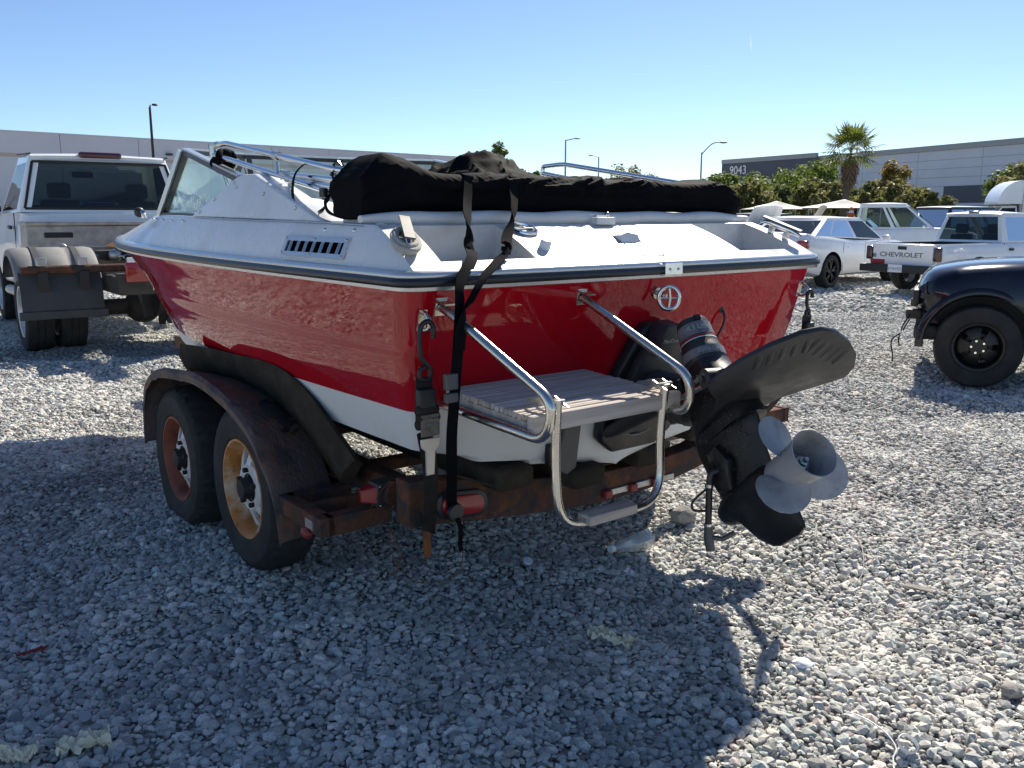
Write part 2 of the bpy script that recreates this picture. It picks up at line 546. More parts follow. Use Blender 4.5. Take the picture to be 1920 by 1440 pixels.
def ribbon(pts, wdirs, w, th=.0025, n=8):
    """Flat webbing: pts control points, wdirs width direction at each control point."""
    P = dense(pts, n)
    D = dense(wdirs, n)
    secs = []
    for i, p in enumerate(P):
        t = (P[min(i + 1, len(P) - 1)] - P[max(i - 1, 0)]).normalized()
        d = (D[i] - t * D[i].dot(t)).normalized()
        nn = t.cross(d).normalized()
        secs.append([p - d * w / 2 - nn * th / 2, p + d * w / 2 - nn * th / 2, p + d * w / 2 + nn * th / 2, p - d * w / 2 + nn * th / 2])
    return MB().loft(secs, closed=True, cap=True)

def text_mesh(txt, size, extrude=.0006, align='CENTER', shear=0.0, sx=1.0, spacing=1.0, offset=0.0):
    cu = bpy.data.curves.new('t', 'FONT')
    cu.body = txt
    cu.size = size
    cu.extrude = extrude
    cu.align_x = align
    cu.align_y = 'CENTER'
    cu.shear = shear
    cu.space_character = spacing
    cu.offset = offset
    cu.resolution_u = 3
    o = bpy.data.objects.new('t', cu)
    COL.objects.link(o)
    bpy.context.view_layer.update()
    dg = bpy.context.evaluated_depsgraph_get()
    me = bpy.data.meshes.new_from_object(o.evaluated_get(dg))
    COL.objects.unlink(o)
    bpy.data.objects.remove(o)
    bpy.data.curves.remove(cu)
    if sx != 1.0:
        me.transform(Matrix.Diagonal((sx, 1, 1, 1)))
    return me

def text_obj(name, txt, size, mat, parent, o, ex, ey, extrude=.0006, bend=None, **kw):
    """Lettering at o, reading along ex, up along ey. bend(x,y,z)->Vector maps local text coordinates instead."""
    me = text_mesh(txt, size, extrude, **kw)
    if bend:
        for v in me.vertices:
            v.co = bend(v.co.x, v.co.y, v.co.z)
    else:
        ex, ey = Vector(ex).normalized(), Vector(ey).normalized()
        ez = ex.cross(ey).normalized()
        ey = ez.cross(ex)
        mtx = Matrix((ex, ey, ez)).transposed().to_4x4()
        mtx.translation = Vector(o)
        me.transform(mtx)
    me.name = name
    me.materials.clear()
    me.materials.append(MT[mat])
    ob = bpy.data.objects.new(name, me)
    link(ob, parent)
    return ob

def bake_mods(o):
    bpy.context.view_layer.update()
    dg = bpy.context.evaluated_depsgraph_get()
    me = bpy.data.meshes.new_from_object(o.evaluated_get(dg), preserve_all_data_layers=True, depsgraph=dg)
    o.modifiers.clear()
    o.data = me
    return o

def boolean_cut(o, cutter_mbs):
    """Subtract shapes; cut faces take the cutter's dark material."""
    bm = bmesh.new()
    bm.from_mesh(o.data)
    bmesh.ops.triangulate(bm, faces=bm.faces)
    bm.to_mesh(o.data)
    bm.free()
    for mb in cutter_mbs:
        c = mb.build('cut', 'trim_black', o.parent, smooth=0)
        md = o.modifiers.new('b', 'BOOLEAN')
        md.operation = 'DIFFERENCE'
        md.object = c
        md.solver = 'EXACT'
        md.material_mode = 'TRANSFER'
        bake_mods(o)
        me = c.data
        bpy.data.objects.remove(c)
        bpy.data.meshes.remove(me)
    return o

def fbm(p, s=1.0, o=4):
    v = Vector(p) * s
    return mnoise.fractal(v, 1.0, 2.0, o)
# ------------------------------------------------------------------ ground and gravel
_hr = np.random.RandomState(5)
_waves = []
for lam, amp in ((.35, .004), (.5, .005), (.8, .008), (1.2, .010), (1.9, .014), (3.1, .019)):
    for _ in range(3):
        a = _hr.uniform(0, 2 * math.pi)
        _waves.append((math.cos(a) * 2 * math.pi / lam, math.sin(a) * 2 * math.pi / lam, _hr.uniform(0, 6.28), amp / 1.6))

def ground_h(x, y):
    x = np.asarray(x, float)
    y = np.asarray(y, float)
    h = np.zeros_like(x)
    for kx, ky, ph, am in _waves:
        h += am * np.sin(kx * x + ky * y + ph)
    fade = np.clip((26 - np.hypot(x, y - 4)) / 14, 0, 1)
    return h * fade - 0.02

def build_ground():
    def axis(lo, hi, step, far):
        a = list(np.arange(lo, hi + 1e-6, step))
        s, v = step, hi
        while v < far:
            s *= 1.35
            v += s
            a.append(v)
        s, v, b = step, lo, []
        while v > -far:
            s *= 1.35
            v -= s
            b.append(v)
        return np.array(b[::-1] + a)
    xs, ys = axis(-9, 9, .12, 3500), axis(-1, 16, .12, 3500)
    X, Y = np.meshgrid(xs, ys)
    Z = ground_h(X, Y) - .005
    v = np.stack([X.ravel(), Y.ravel(), Z.ravel()], 1)
    nx = len(xs)
    i = np.arange(len(ys) - 1)[:, None] * nx + np.arange(nx - 1)[None, :]
    i = i.ravel()
    f = np.stack([i, i + 1, i + nx + 1, i + nx], 1)
    m = bpy.data.materials.new('gravel_bed')
    m.use_nodes = True
    N, L = m.node_tree.nodes, m.node_tree.links
    b = N['Principled BSDF']
    b.inputs['Roughness'].default_value = .95
    b.inputs['Specular IOR Level'].default_value = .1
    tc = N.new('ShaderNodeTexCoord')
    vo = N.new('ShaderNodeTexVoronoi')
    vo.inputs['Scale'].default_value = 42
    L.new(tc.outputs['Object'], vo.inputs['Vector'])
    sp = N.new('ShaderNodeSeparateColor')
    L.new(vo.outputs['Color'], sp.inputs[0])
    cr = N.new('ShaderNodeValToRGB')
    e = cr.color_ramp.elements
    e[0].position, e[0].color = 0, (.28, .275, .26, 1)
    e[1].position, e[1].color = 1, (.58, .56, .52, 1)
    e2 = e.new(.55)
    e2.color = (.43, .415, .385, 1)
    L.new(sp.outputs[0], cr.inputs[0])
    n2 = N.new('ShaderNodeTexNoise')
    n2.inputs['Scale'].default_value = .35
    n2.inputs['Detail'].default_value = 6
    L.new(tc.outputs['Object'], n2.inputs['Vector'])
    mr = N.new('ShaderNodeMapRange')
    mr.inputs[1].default_value, mr.inputs[2].default_value = .35, .7
    mr.inputs[3].default_value, mr.inputs[4].default_value = .82, 1.1
    L.new(n2.outputs['Fac'], mr.inputs[0])
    mx = N.new('ShaderNodeMix')
    mx.data_type, mx.blend_type = 'RGBA', 'MULTIPLY'
    mx.inputs[0].default_value = 1
    L.new(cr.outputs[0], mx.inputs[6])
    L.new(mr.outputs[0], mx.inputs[7])
    L.new(mx.outputs[2], b.inputs['Base Color'])
    bp = N.new('ShaderNodeBump')
    bp.inputs['Strength'].default_value = 1
    bp.inputs['Distance'].default_value = .03
    L.new(vo.outputs['Distance'], bp.inputs['Height'])
    bp.invert = True
    L.new(bp.outputs[0], b.inputs['Normal'])
    me = bpy.data.meshes.new('ground')
    me.from_pydata(v.tolist(), [], f.tolist())
    me.materials.append(m)
    me.polygons.foreach_set('use_smooth', [True] * len(me.polygons))
    o = bpy.data.objects.new('ground', me)
    link(o)
    tag(o, 'grey crushed gravel yard reaching to the far buildings', 'ground', kind='structure')
    return o

def build_gravel():
    rs = np.random.RandomState(11)
    P, S, Q, T, K, D = [], [], [], [], [], []
    def zone(y0, y1, sp, size, zsp, sig, side=False):
        rf = np.random.RandomState(77)
        xm = 10.0 if side else .62 * y1 + 1.1
        gx, gy = np.meshgrid(np.arange(-xm, xm, sp), np.arange(y0, y1, sp))
        gx = gx.ravel() + rs.uniform(-.5, .5, gx.size) * sp
        gy = gy.ravel() + rs.uniform(-.5, .5, gy.size) * sp
        k = np.abs(gx) < .62 * gy + 1.1
        if side:
            k = ~k & (gx < 0)
        gx, gy = gx[k], gy[k]
        n = len(gx)
        s = size * np.exp(rs.normal(0, sig, n))
        s = np.clip(s, size * .45, size * 2.1)
        fines = np.zeros(n)
        for lam in (.7, 1.3, 2.2, 3.7):
            for _ in range(2):
                an = rf.uniform(0, 6.28)
                fines += np.sin((gx * math.cos(an) + gy * math.sin(an)) * 6.283 / lam + rf.uniform(0, 6.28))
        fines = np.clip((fines - 2.6) / 2.0, 0, 1)
        z = ground_h(gx, gy) + rs.uniform(-.25, .45, n) * zsp - fines * .003
        P.append(np.stack([gx, gy, z], 1))
        fl = rs.uniform(.36, .70, n)
        el = rs.uniform(.62, 1.0, n)
        S.append(np.stack([s, s * el, s * fl], 1))
        Q.append(np.stack([rs.normal(0, .34, n), rs.normal(0, .34, n), rs.uniform(0, 6.28, n)], 1))
        pat = np.zeros(n)
        for lam, am in ((.45, .05), (.9, .06), (1.7, .07), (3.3, .07)):
            for _ in range(3):
                an = rs.uniform(0, 6.28)
                pat += am * np.sin((gx * math.cos(an) + gy * math.sin(an)) * 6.283 / lam + rs.uniform(0, 6.28))
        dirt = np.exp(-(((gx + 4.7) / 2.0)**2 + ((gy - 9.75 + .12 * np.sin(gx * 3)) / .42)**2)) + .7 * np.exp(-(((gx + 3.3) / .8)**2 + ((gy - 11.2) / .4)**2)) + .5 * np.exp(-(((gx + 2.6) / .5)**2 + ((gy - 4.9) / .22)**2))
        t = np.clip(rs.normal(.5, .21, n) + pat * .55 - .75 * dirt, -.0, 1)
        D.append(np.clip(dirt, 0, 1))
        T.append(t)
        K.append(rs.randint(0, 10, n))
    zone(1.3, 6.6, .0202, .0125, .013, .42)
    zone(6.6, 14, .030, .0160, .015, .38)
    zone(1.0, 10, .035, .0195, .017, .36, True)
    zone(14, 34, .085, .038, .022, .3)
    P, S, Q, T, K = np.concatenate(P), np.concatenate(S), np.concatenate(Q), np.concatenate(T), np.concatenate(K)
    n = len(P)
    me = bpy.data.meshes.new('gravel')
    me.vertices.add(n)
    me.vertices.foreach_set('co', P.ravel())
    a = me.attributes.new('scl', 'FLOAT_VECTOR', 'POINT')
    a.data.foreach_set('vector', S.ravel().astype(np.float32))
    a = me.attributes.new('rot', 'FLOAT_VECTOR', 'POINT')
    a.data.foreach_set('vector', Q.ravel().astype(np.float32))
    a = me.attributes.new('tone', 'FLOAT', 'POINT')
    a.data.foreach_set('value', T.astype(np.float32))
    a = me.attributes.new('kind_i', 'INT', 'POINT')
    a.data.foreach_set('value', K.astype(np.int32))
    a = me.attributes.new('hue', 'FLOAT', 'POINT')
    a.data.foreach_set('value', rs.uniform(0, 1, n).astype(np.float32))
    # stone material
    m = bpy.data.materials.new('crushed_stone')
    m.use_nodes = True
    N, L = m.node_tree.nodes, m.node_tree.links
    b = N['Principled BSDF']
    b.inputs['Roughness'].default_value = .82
    b.inputs['Specular IOR Level'].default_value = .22
    def att(nm):
        t = N.new('ShaderNodeAttribute')
        t.attribute_type = 'INSTANCER'
        t.attribute_name = nm
        return t.outputs['Fac']
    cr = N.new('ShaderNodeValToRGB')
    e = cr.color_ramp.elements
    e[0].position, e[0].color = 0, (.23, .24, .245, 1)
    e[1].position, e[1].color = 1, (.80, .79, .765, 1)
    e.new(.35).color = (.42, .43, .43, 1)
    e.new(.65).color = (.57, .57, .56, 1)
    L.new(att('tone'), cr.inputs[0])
    hr = N.new('ShaderNodeValToRGB')
    hr.color_ramp.interpolation = 'CONSTANT'
    e = hr.color_ramp.elements
    e[0].position, e[0].color = 0, (1.02, 1.0, .955, 1)
    e[1].position, e[1].color = .42, (1.04, 1, .92, 1)
    e.new(.72).color = (.95, 1.0, .95, 1)
    e.new(.88).color = (1.06, 1.0, .90, 1)
    e.new(.965).color = (1.12, .94, .86, 1)
    L.new(att('hue'), hr.inputs[0])
    mx = N.new('ShaderNodeMix')
    mx.data_type, mx.blend_type = 'RGBA', 'MULTIPLY'
    mx.inputs[0].default_value = 1
    L.new(cr.outputs[0], mx.inputs[6])
    L.new(hr.outputs[0], mx.inputs[7])
    tc = N.new('ShaderNodeTexCoord')
    nz = N.new('ShaderNodeTexNoise')
    nz.inputs['Scale'].default_value = 4.5
    nz.inputs['Detail'].default_value = 4
    L.new(tc.outputs['Object'], nz.inputs['Vector'])
    mr = N.new('ShaderNodeMapRange')
    mr.inputs[1].default_value, mr.inputs[2].default_value = .3, .7
    mr.inputs[3].default_value, mr.inputs[4].default_value = .74, 1.22
    L.new(nz.outputs['Fac'], mr.inputs[0])
    m2 = N.new('ShaderNodeMix')
    m2.data_type, m2.blend_type = 'RGBA', 'MULTIPLY'
    m2.inputs[0].default_value = 1
    L.new(mx.outputs[2], m2.inputs[6])
    L.new(mr.outputs[0], m2.inputs[7])
    L.new(m2.outputs[2], b.inputs['Base Color'])
    me.materials.append(m)
    o = bpy.data.objects.new('gravel', me)
    link(o)
    tag(o, 'loose grey crushed stone covering the yard', 'gravel', kind='stuff')
    # geometry nodes: angular stones as convex hulls, one instance per point
    ng = bpy.data.node_groups.new('gravel_stones', 'GeometryNodeTree')
    ng.interface.new_socket('Geometry', in_out='INPUT', socket_type='NodeSocketGeometry')
    ng.interface.new_socket('Geometry', in_out='OUTPUT', socket_type='NodeSocketGeometry')
    N, L = ng.nodes, ng.links
    gi, go = N.new('NodeGroupInput'), N.new('NodeGroupOutput')
    join = N.new('GeometryNodeJoinGeometry')
    for k in range(10):
        ico = N.new('GeometryNodeMeshIcoSphere')
        ico.inputs['Radius'].default_value = 1
        ico.inputs['Subdivisions'].default_value = 2 if k % 2 else 1
        rv = N.new('FunctionNodeRandomValue')
        rv.data_type = 'FLOAT'
        rv.inputs[2].default_value = .58 if k % 2 else .8
        rv.inputs[3].default_value = 1.22 if k % 2 else 1.35
        rv.inputs['Seed'].default_value = 40 + k
        pos = N.new('GeometryNodeInputPosition')
        vm = N.new('ShaderNodeVectorMath')
        vm.operation = 'SCALE'
        L.new(pos.outputs[0], vm.inputs[0])
        L.new(rv.outputs[1], vm.inputs['Scale'])
        sp = N.new('GeometryNodeSetPosition')
        L.new(ico.outputs['Mesh'], sp.inputs['Geometry'])
        L.new(vm.outputs[0], sp.inputs['Position'])
        ch = N.new('GeometryNodeConvexHull')
        L.new(sp.outputs[0], ch.inputs[0])
        sm = N.new('GeometryNodeSetMaterial')
        sm.inputs['Material'].default_value = m
        L.new(ch.outputs[0], sm.inputs['Geometry'])
        gt = N.new('GeometryNodeGeometryToInstance')
        L.new(sm.outputs[0], gt.inputs[0])
        L.new(gt.outputs[0], join.inputs[0])
    iop = N.new('GeometryNodeInstanceOnPoints')
    L.new(gi.outputs[0], iop.inputs['Points'])
    L.new(join.outputs[0], iop.inputs['Instance'])
    iop.inputs['Pick Instance'].default_value = True
    def named(nm, ty):
        t = N.new('GeometryNodeInputNamedAttribute')
        t.data_type = ty
        t.inputs['Name'].default_value = nm
        return t.outputs['Attribute']
    L.new(named('kind_i', 'INT'), iop.inputs['Instance Index'])
    e2r = N.new('FunctionNodeEulerToRotation')
    L.new(named('rot', 'FLOAT_VECTOR'), e2r.inputs[0])
    L.new(e2r.outputs[0], iop.inputs['Rotation'])
    L.new(named('scl', 'FLOAT_VECTOR'), iop.inputs['Scale'])
    L.new(iop.outputs[0], go.inputs[0])
    md = o.modifiers.new('stones', 'NODES')
    md.node_group = ng
    return o

build_ground()
build_gravel()
# ------------------------------------------------------------------ boat (local x = starboard, y = forward, z = up; origin under the transom)
BOAT_O = (0.516, 3.288, 0.0)
BOAT_R = R(38.0)
boat = thing('motor_boat', 'red and white runabout motor boat resting on the rusty trailer', 'boat', BOAT_O, BOAT_R)

S_G = [0, 1, 2, 3, 3.5, 3.9, 4.4, 4.9, 5.2, 5.42]
t_g = crv(S_G, [1.05, 1.068, 1.062, 1.02, .955, .865, .69, .43, .21, .004])
z_g = crv([0, 2, 4, 5.42], [1.305, 1.312, 1.335, 1.36])
t_c = crv([0, 1, 2, 3, 3.6, 4.2, 4.8, 5.1, 5.3], [.948, .955, .93, .80, .66, .45, .20, .08, .002])
z_c = crv([0, 1, 2, 3, 3.6, 4.2, 4.8, 5.3], [.736, .737, .75, .80, .87, .97, 1.10, 1.24])
z_k = crv([0, 2, 3, 3.8, 4.4, 4.9, 5.3], [.522, .53, .565, .66, .80, .98, 1.22])
z_p = crv([0, 1, 2, 3, 4, 5.3], [.877, .868, .858, .868, .93, 1.24])
RAKE = .23

def hull_pt(s, side, q, inset=0.0):
    """Point on the topsides: q = 0 gunwale .. 1 chine, 1..2 chine to keel."""
    tg, zg, tc_, zc = t_g(s) - inset, z_g(s), t_c(s) - inset * .8, z_c(s)
    if q <= 1:
        flare = .35 * max(0, min(1, (s - 2.2) / 2.4))
        e = q + flare * q * (1 - q) * 1.6
        t = tg + (tc_ - tg) * min(e, 1)
        z = zg + (zc - zg) * q
        t += .010 * math.sin(math.pi * q) * (1 if s < 3 else .3)
    else:
        k = q - 1
        t = tc_ * (1 - k)
        z = zc + (z_k(s) - zc) * (k**.85)
    fade = max(0, 1 - s / .7)
    y = s + RAKE * (1.305 - z) * fade
    return Vector((side * t, y, z))

ST = [0, .008, .025, .05, .1, .25, .5, .8, 1.1, 1.4, 1.7, 2, 2.3, 2.6, 2.9, 3.2, 3.5, 3.8, 4.05, 4.3, 4.5, 4.7, 4.85, 5.0, 5.1, 5.2, 5.27, 5.3]
INS = {0: .045, .008: .026, .025: .010, .05: .0}

def q_of_z(s, z):
    return (z_g(s) - z) / max(z_g(s) - z_c(s), 1e-4)

# red topsides, with a faint knuckle line
up_rows, lo_rows = [], []
for side in (-1, 1):
    secs_r, secs_w = [], []
    for s in ST:
        ins = INS.get(s, 0)
        qp = min(q_of_z(s, z_p(s)), .97)
        qk = qp * .56
        row = []
        for q in (0, .08, .2, .35, qk - .012, qk + .012, .7 * qp + .3 * qk, qp * .88, qp):
            p = hull_pt(s, side, q, ins)
            if q > qk and s < 5:
                p.x += side * .007 * (1 - (q - qk) / (qp - qk + 1e-6)) 
            row.append(p)
        secs_r.append(row)
        rw = [hull_pt(s, side, qp, ins), hull_pt(s, side, (qp + 1) / 2, ins), hull_pt(s, side, 1, ins)]
        for q in (1.02, 1.25, 1.27, 1.5, 1.52, 1.75, 2):
            p = hull_pt(s, side, q, ins)
            if q in (1.27, 1.52):
                p.z -= .015
            rw.append(p)
        secs_w.append(rw)
    up_rows.append(secs_r)
    lo_rows.append(secs_w)
mb = MB()
mb.loft(up_rows[0])
mb.loft([r[::-1] for r in up_rows[1]])
# transom upper face: strips between the two sides, slightly cambered
def transom(mbx, A, B, n=12):
    secs = []
    for k in range(n + 1):
        f = k / n
        row = []
        for a, b in zip(A, B):
            p = a.lerp(b, f)
            p.y -= .022 * math.sin(math.pi * f)
            row.append(p)
        secs.append(row)
    mbx.loft(secs)
transom(mb, up_rows[0][0], up_rows[1][0])
hull = mb.build('hull', 'red', boat, smooth=50, label='glossy red topsides and transom')
mb = MB()
mb.loft(lo_rows[0])
mb.loft([r[::-1] for r in lo_rows[1]])
transom(mb, lo_rows[0][0], lo_rows[1][0])
mb.build('hull_bottom', 'bottom_white', boat, smooth=30, label='stained white lower hull')

# rub rail swept round the gunwale
def rail_path():
    left, right = [], []
    for s in [.05, .1, .25, .5, .8, 1.1, 1.4, 1.7, 2, 2.3, 2.6, 2.9, 3.2, 3.5, 3.8, 4.05, 4.3, 4.5, 4.7, 4.9, 5.05, 5.2, 5.32, 5.40]:
        left.append(Vector((-t_g(s), s, z_g(s))))
        right.append(Vector((t_g(s), s, z_g(s))))
    stern = []
    n = 14
    for k in range(n + 1):
        f = k / n
        stern.append(Vector((1.01 - 2.02 * f, -.022 * math.sin(math.pi * f), 1.305)))
    corner_r = [Vector((1.048, .03, 1.305)), Vector((1.036, .008, 1.305))]
    corner_l = [Vector((-1.036, .008, 1.305)), Vector((-1.048, .03, 1.305))]
    bow = [Vector((0, 5.44, 1.36))]
    return right[::-1] + corner_r + stern + corner_l + left + bow

RP = rail_path()
def sweep(prof, name, mat):
    n = len(RP)
    secs = []
    for i in range(n):
        d = (RP[(i + 1) % n] - RP[i - 1])
        d.z = 0
        d.normalize()
        out = Vector((-d.y, d.x, 0))
        if i == 0:
            pass
        c = RP[i]
        # outward = away from the hull's middle line
        if out.dot(Vector((c.x, c.y - 2.4 if abs(c.x) < .9 else 0, 0))) < 0:
            out = -out
        secs.append([c + out * a + Vector((0, 0, b)) for a, b in prof])
    secs.append(secs[0])
    return MB().loft(secs, closed=True).build(name, mat, boat, smooth=60)

sweep([(0, .034), (.020, .030), (.027, .018), (.025, .012), (0, .012)], 'rub_rail_upper_trim', 'rail_white')
sweep([(0, .0118), (.028, .0118), (.036, .004), (.036, -.008), (.028, -.016), (0, -.016)], 'rub_rail', 'rail_black')
sweep([(-.004, -.0162), (.026, -.0162), (.024, -.027), (-.004, -.032)], 'rub_rail_lower_trim', 'rail_white')
# chrome joint plate over the rail
mb = MB()
mb.loft([[Vector((x, -.058, 1.337)), Vector((x, -.066, 1.33)), Vector((x, -.068, 1.29)), Vector((x, -.06, 1.283)), Vector((x, -.05, 1.283)), Vector((x, -.05, 1.337))] for x in (.005, .098)], closed=True, cap=True)
jp = mb.build('rail_joint_plate', 'chrome', boat, smooth=30)
for x in (.03, .075):
    MB().sphere((x, -.068, 1.308), .005, 8, 6).build('screw', 'steel', jp, smooth=180)

# ---- deck: sloping stern, steep side panels, coaming, foredeck
z_sh = crv([.3, .7, 1.4, 2.0, 2.6, 3.2, 3.8, 4.4, 5.0, 5.4], [1.468, 1.477, 1.484, 1.494, 1.502, 1.502, 1.49, 1.47, 1.43, 1.375])
d_sh = crv([.3, 1.4, 2.0, 2.6, 3.2, 3.8, 4.4, 5.0, 5.4], [.062, .066, .072, .10, .17, .22, .23, .16, .0])
def dk(s, side):
    tg = t_g(s) - .004
    top = max(tg - d_sh(s), 0)
    base = Vector((side * tg, s, z_g(s) + .033))
    sh = Vector((side * top, s, z_sh(s)))
    return base, sh

def side_pt(s, side, f):
    base, sh = dk(s, side)
    p = base.lerp(sh, f)
    p.x += side * .006 * math.sin(math.pi * min(1, f))
    if f >= 1:
        p += Vector((-side * .004, 0, .003))
    return p
SL = .133 / .32
def stern_y(t, v):
    return -.018 * (1 - v) * math.cos(min(abs(t), 1) * math.pi / 2) - .004 * (1 - v) + .3 * v
def sd(t, v):
    y = stern_y(t, v)
    half = 1.032 + (.982 - 1.032) * v
    return Vector((t * half, y, 1.338 + (1.472 - 1.338) * v + .010 * math.sin(math.pi * v)))
mb = MB()
SD = [.3, .45, .6, .8, 1.0, 1.3, 1.6, 1.9, 2.1, 2.3, 2.5, 2.62]
for side in (-1, 1):
    secs = []
    for s in SD:
        base, sh = dk(s, side)
        inn = Vector((sh.x - side * .13, s, sh.z + .006))
        secs.append([side_pt(s, side, v_) for v_ in (0, .05, .10, .14, .3, .5, .7, .88, .96, 1.0)] + [inn, inn + Vector((-side * .012, 0, -.012)), Vector((inn.x - side * .03, s, .95))])
    mb.loft(secs if side < 0 else [q[::-1] for q in secs])
    # corner facet between side panel and stern slope
    base, sh = dk(.3, side)
    r_in, r_mid, r_out = [], [], []
    for v_ in (0, .05, .10, .14, .3, .5, .7, .88, .96, 1.0):
        a_ = sd(side, v_)
        b_ = side_pt(.3, side, v_)
        r_in.append(a_)
        r_mid.append(a_.lerp(b_, .12) + Vector((side * .009 * (1 - v_), 0, 0)))
        r_out.append(b_)
    mb.loft([r_in, r_mid, r_out])
# foredeck
secs = []
for s in [2.62, 2.8, 3.0, 3.2, 3.5, 3.8, 4.1, 4.4, 4.7, 5.0, 5.2, 5.34, 5.40]:
    row = []
    bl, sl = dk(s, -1)
    br, sr = dk(s, 1)
    FR = (0, .05, .10, .14, .3, .5, .7, .88, .96, 1.0)
    row += [side_pt(s, -1, v_) for v_ in FR]
    for k in range(1, 8):
        f = k / 8
        p = sl.lerp(sr, f)
        p.z += .05 * math.sin(math.pi * f) * min(1, (5.42 - s) / 1.0)
        row.append(p)
    row += [side_pt(s, 1, v_) for v_ in FR[::-1]]
    secs.append(row)
mb.loft(secs)
# front bulkhead of the cockpit and floor
bl, sl = dk(2.62, -1)
mb.add([(-.85, 2.62, 1.5), (.85, 2.62, 1.5), (.82, 2.62, .95), (-.82, 2.62, .95)], [(0, 1, 2, 3)])
mb.build('deck', 'gel_white', boat, smooth=35, label='white side decks and foredeck')
MB().add([(-.84, .3, .95), (.84, .3, .95), (.84, 2.62, .95), (-.84, 2.62, .95)], [(0, 1, 2, 3)]).build('cockpit_floor', 'interior_tan', boat, smooth=0)

# sloping stern deck with two wells
wells = [(-.885, -.515), (.545, .925)]
ts = sorted(set([-1, -.97, -.94, .94 + .02, 1] + [w for ab in wells for w in ab] + list(np.linspace(-.5, .52, 13))))
vs_ = [0, .05, .10, .14, .3, .5, .7, .88, .96, 1.0]
mb = MB()
for i in range(len(ts) - 1):
    for j in range(len(vs_) - 1):
        tm, vm = (ts[i] + ts[i + 1]) / 2, (vs_[j] + vs_[j + 1]) / 2
        if any(a < tm < b for a, b in wells) and .14 < vm < .96:
            continue
        mb.add([sd(ts[i], vs_[j]), sd(ts[i + 1], vs_[j]), sd(ts[i + 1], vs_[j + 1]), sd(ts[i], vs_[j + 1])], [(0, 1, 2, 3)])
for a, b in wells:
    f0, f1 = sd(a, .14), sd(b, .14)
    k0, k1 = sd(a, .96), sd(b, .96)
    zf = f0.z - .012
    g0, g1 = Vector((f0.x + .01, f0.y + .012, zf)), Vector((f1.x - .01, f1.y + .012, zf))
    h0, h1 = Vector((k0.x + .012, k0.y - .01, zf)), Vector((k1.x - .012, k1.y - .01, zf))
    mid0, mid1 = [sd(a, v) for v in vs_ if .14 <= v <= .96], [sd(b, v) for v in vs_ if .14 <= v <= .96]
    mb.add([g0, g1, h1, h0], [(0, 1, 2, 3)])
    mb.add([f0, f1, g1, g0], [(0, 1, 2, 3)])
    mb.add([h0, h1, k1, k0], [(0, 1, 2, 3)])
    n = len(mid0)
    mb.add(mid0 + [g0, h0], [tuple(range(n)) + (n + 1, n)])
    mb.add(mid1 + [g1, h1], [tuple(range(n)) + (n + 1, n)])
# flat shelf behind the slope, under the cushion
k = [sd(-1, 1), sd(1, 1), Vector((.97, .62, 1.475)), Vector((-.97, .62, 1.475))]
mb.add(k, [(0, 1, 2, 3)])
stern_deck = mb.build('stern_deck', 'deck_white', boat, smooth=30, label='sun bleached white stern deck with two recessed wells')

# seam line between wing and side deck, wing panels (port and starboard)
def wing(side):
    mbw = MB()
    x = side * .985
    # outer triangle outline along y, z
    out = [(2.10, 1.499), (1.62, 1.668), (1.57, 1.678), (1.42, 1.676), (.66, 1.479)]
    lean = lambda y, z: side * (.994 - (z - 1.48) * .30)
    O_ = [Vector((lean(y, z), y, z)) for y, z in out]
    I_ = [Vector((p.x - side * .10, p.y, p.z + .004)) for p in O_]
    n = len(O_)
    fs = [tuple(range(n))]
    vs2 = O_ + I_
    for i in range(n - 1):
        fs.append((i, i + 1, n + i + 1, n + i))
    fs.append(tuple(range(2 * n - 1, n - 1, -1)))
    fs.append((n - 1, 0, n, 2 * n - 1))
    mbw.add(vs2, fs)
    w = mbw.build('wing_panel', 'gel_white', boat, smooth=25, bevel=.010, bseg=3)
    for y, z in ((1.98, 1.52), (1.82, 1.575), (1.62, 1.645), (1.58, 1.625), (1.26, 1.59), (.92, 1.53)):
        MB().lathe([(.0, .003), (.006, .002), (.008, -.002)], seg=8, axis='X', origin=(0, 0, 0)).build('snap', 'chrome', w, smooth=180).location = (lean(y, z) + side * .002, y, z)
    return w
wing(-1)
wing(1)
# thin dark joint along the side deck under the wing
for side in (-1, 1):
    pth = [Vector((side * (t_g(s) - d_sh(s) + .0015), s, z_sh(s) - .002)) for s in (.36, .6, .9, 1.2, 1.5, 1.8, 2.05)]
    MB().tube(pth, .0013, 6).build('deck_seam', 'grey_mark', boat, smooth=180)
# snaps along the forward deck edge
for i, (s, dz) in enumerate(((2.2, -.022), (2.42, -.022), (2.64, -.022), (2.86, -.022), (3.08, -.024))):
    b0, s0 = dk(s, -1)
    p = b0.lerp(s0, .86)
    MB().sphere((0, 0, 0), .008, 8, 6).build('snap', 'chrome', boat, smooth=180).location = (p.x - .006, p.y, p.z)

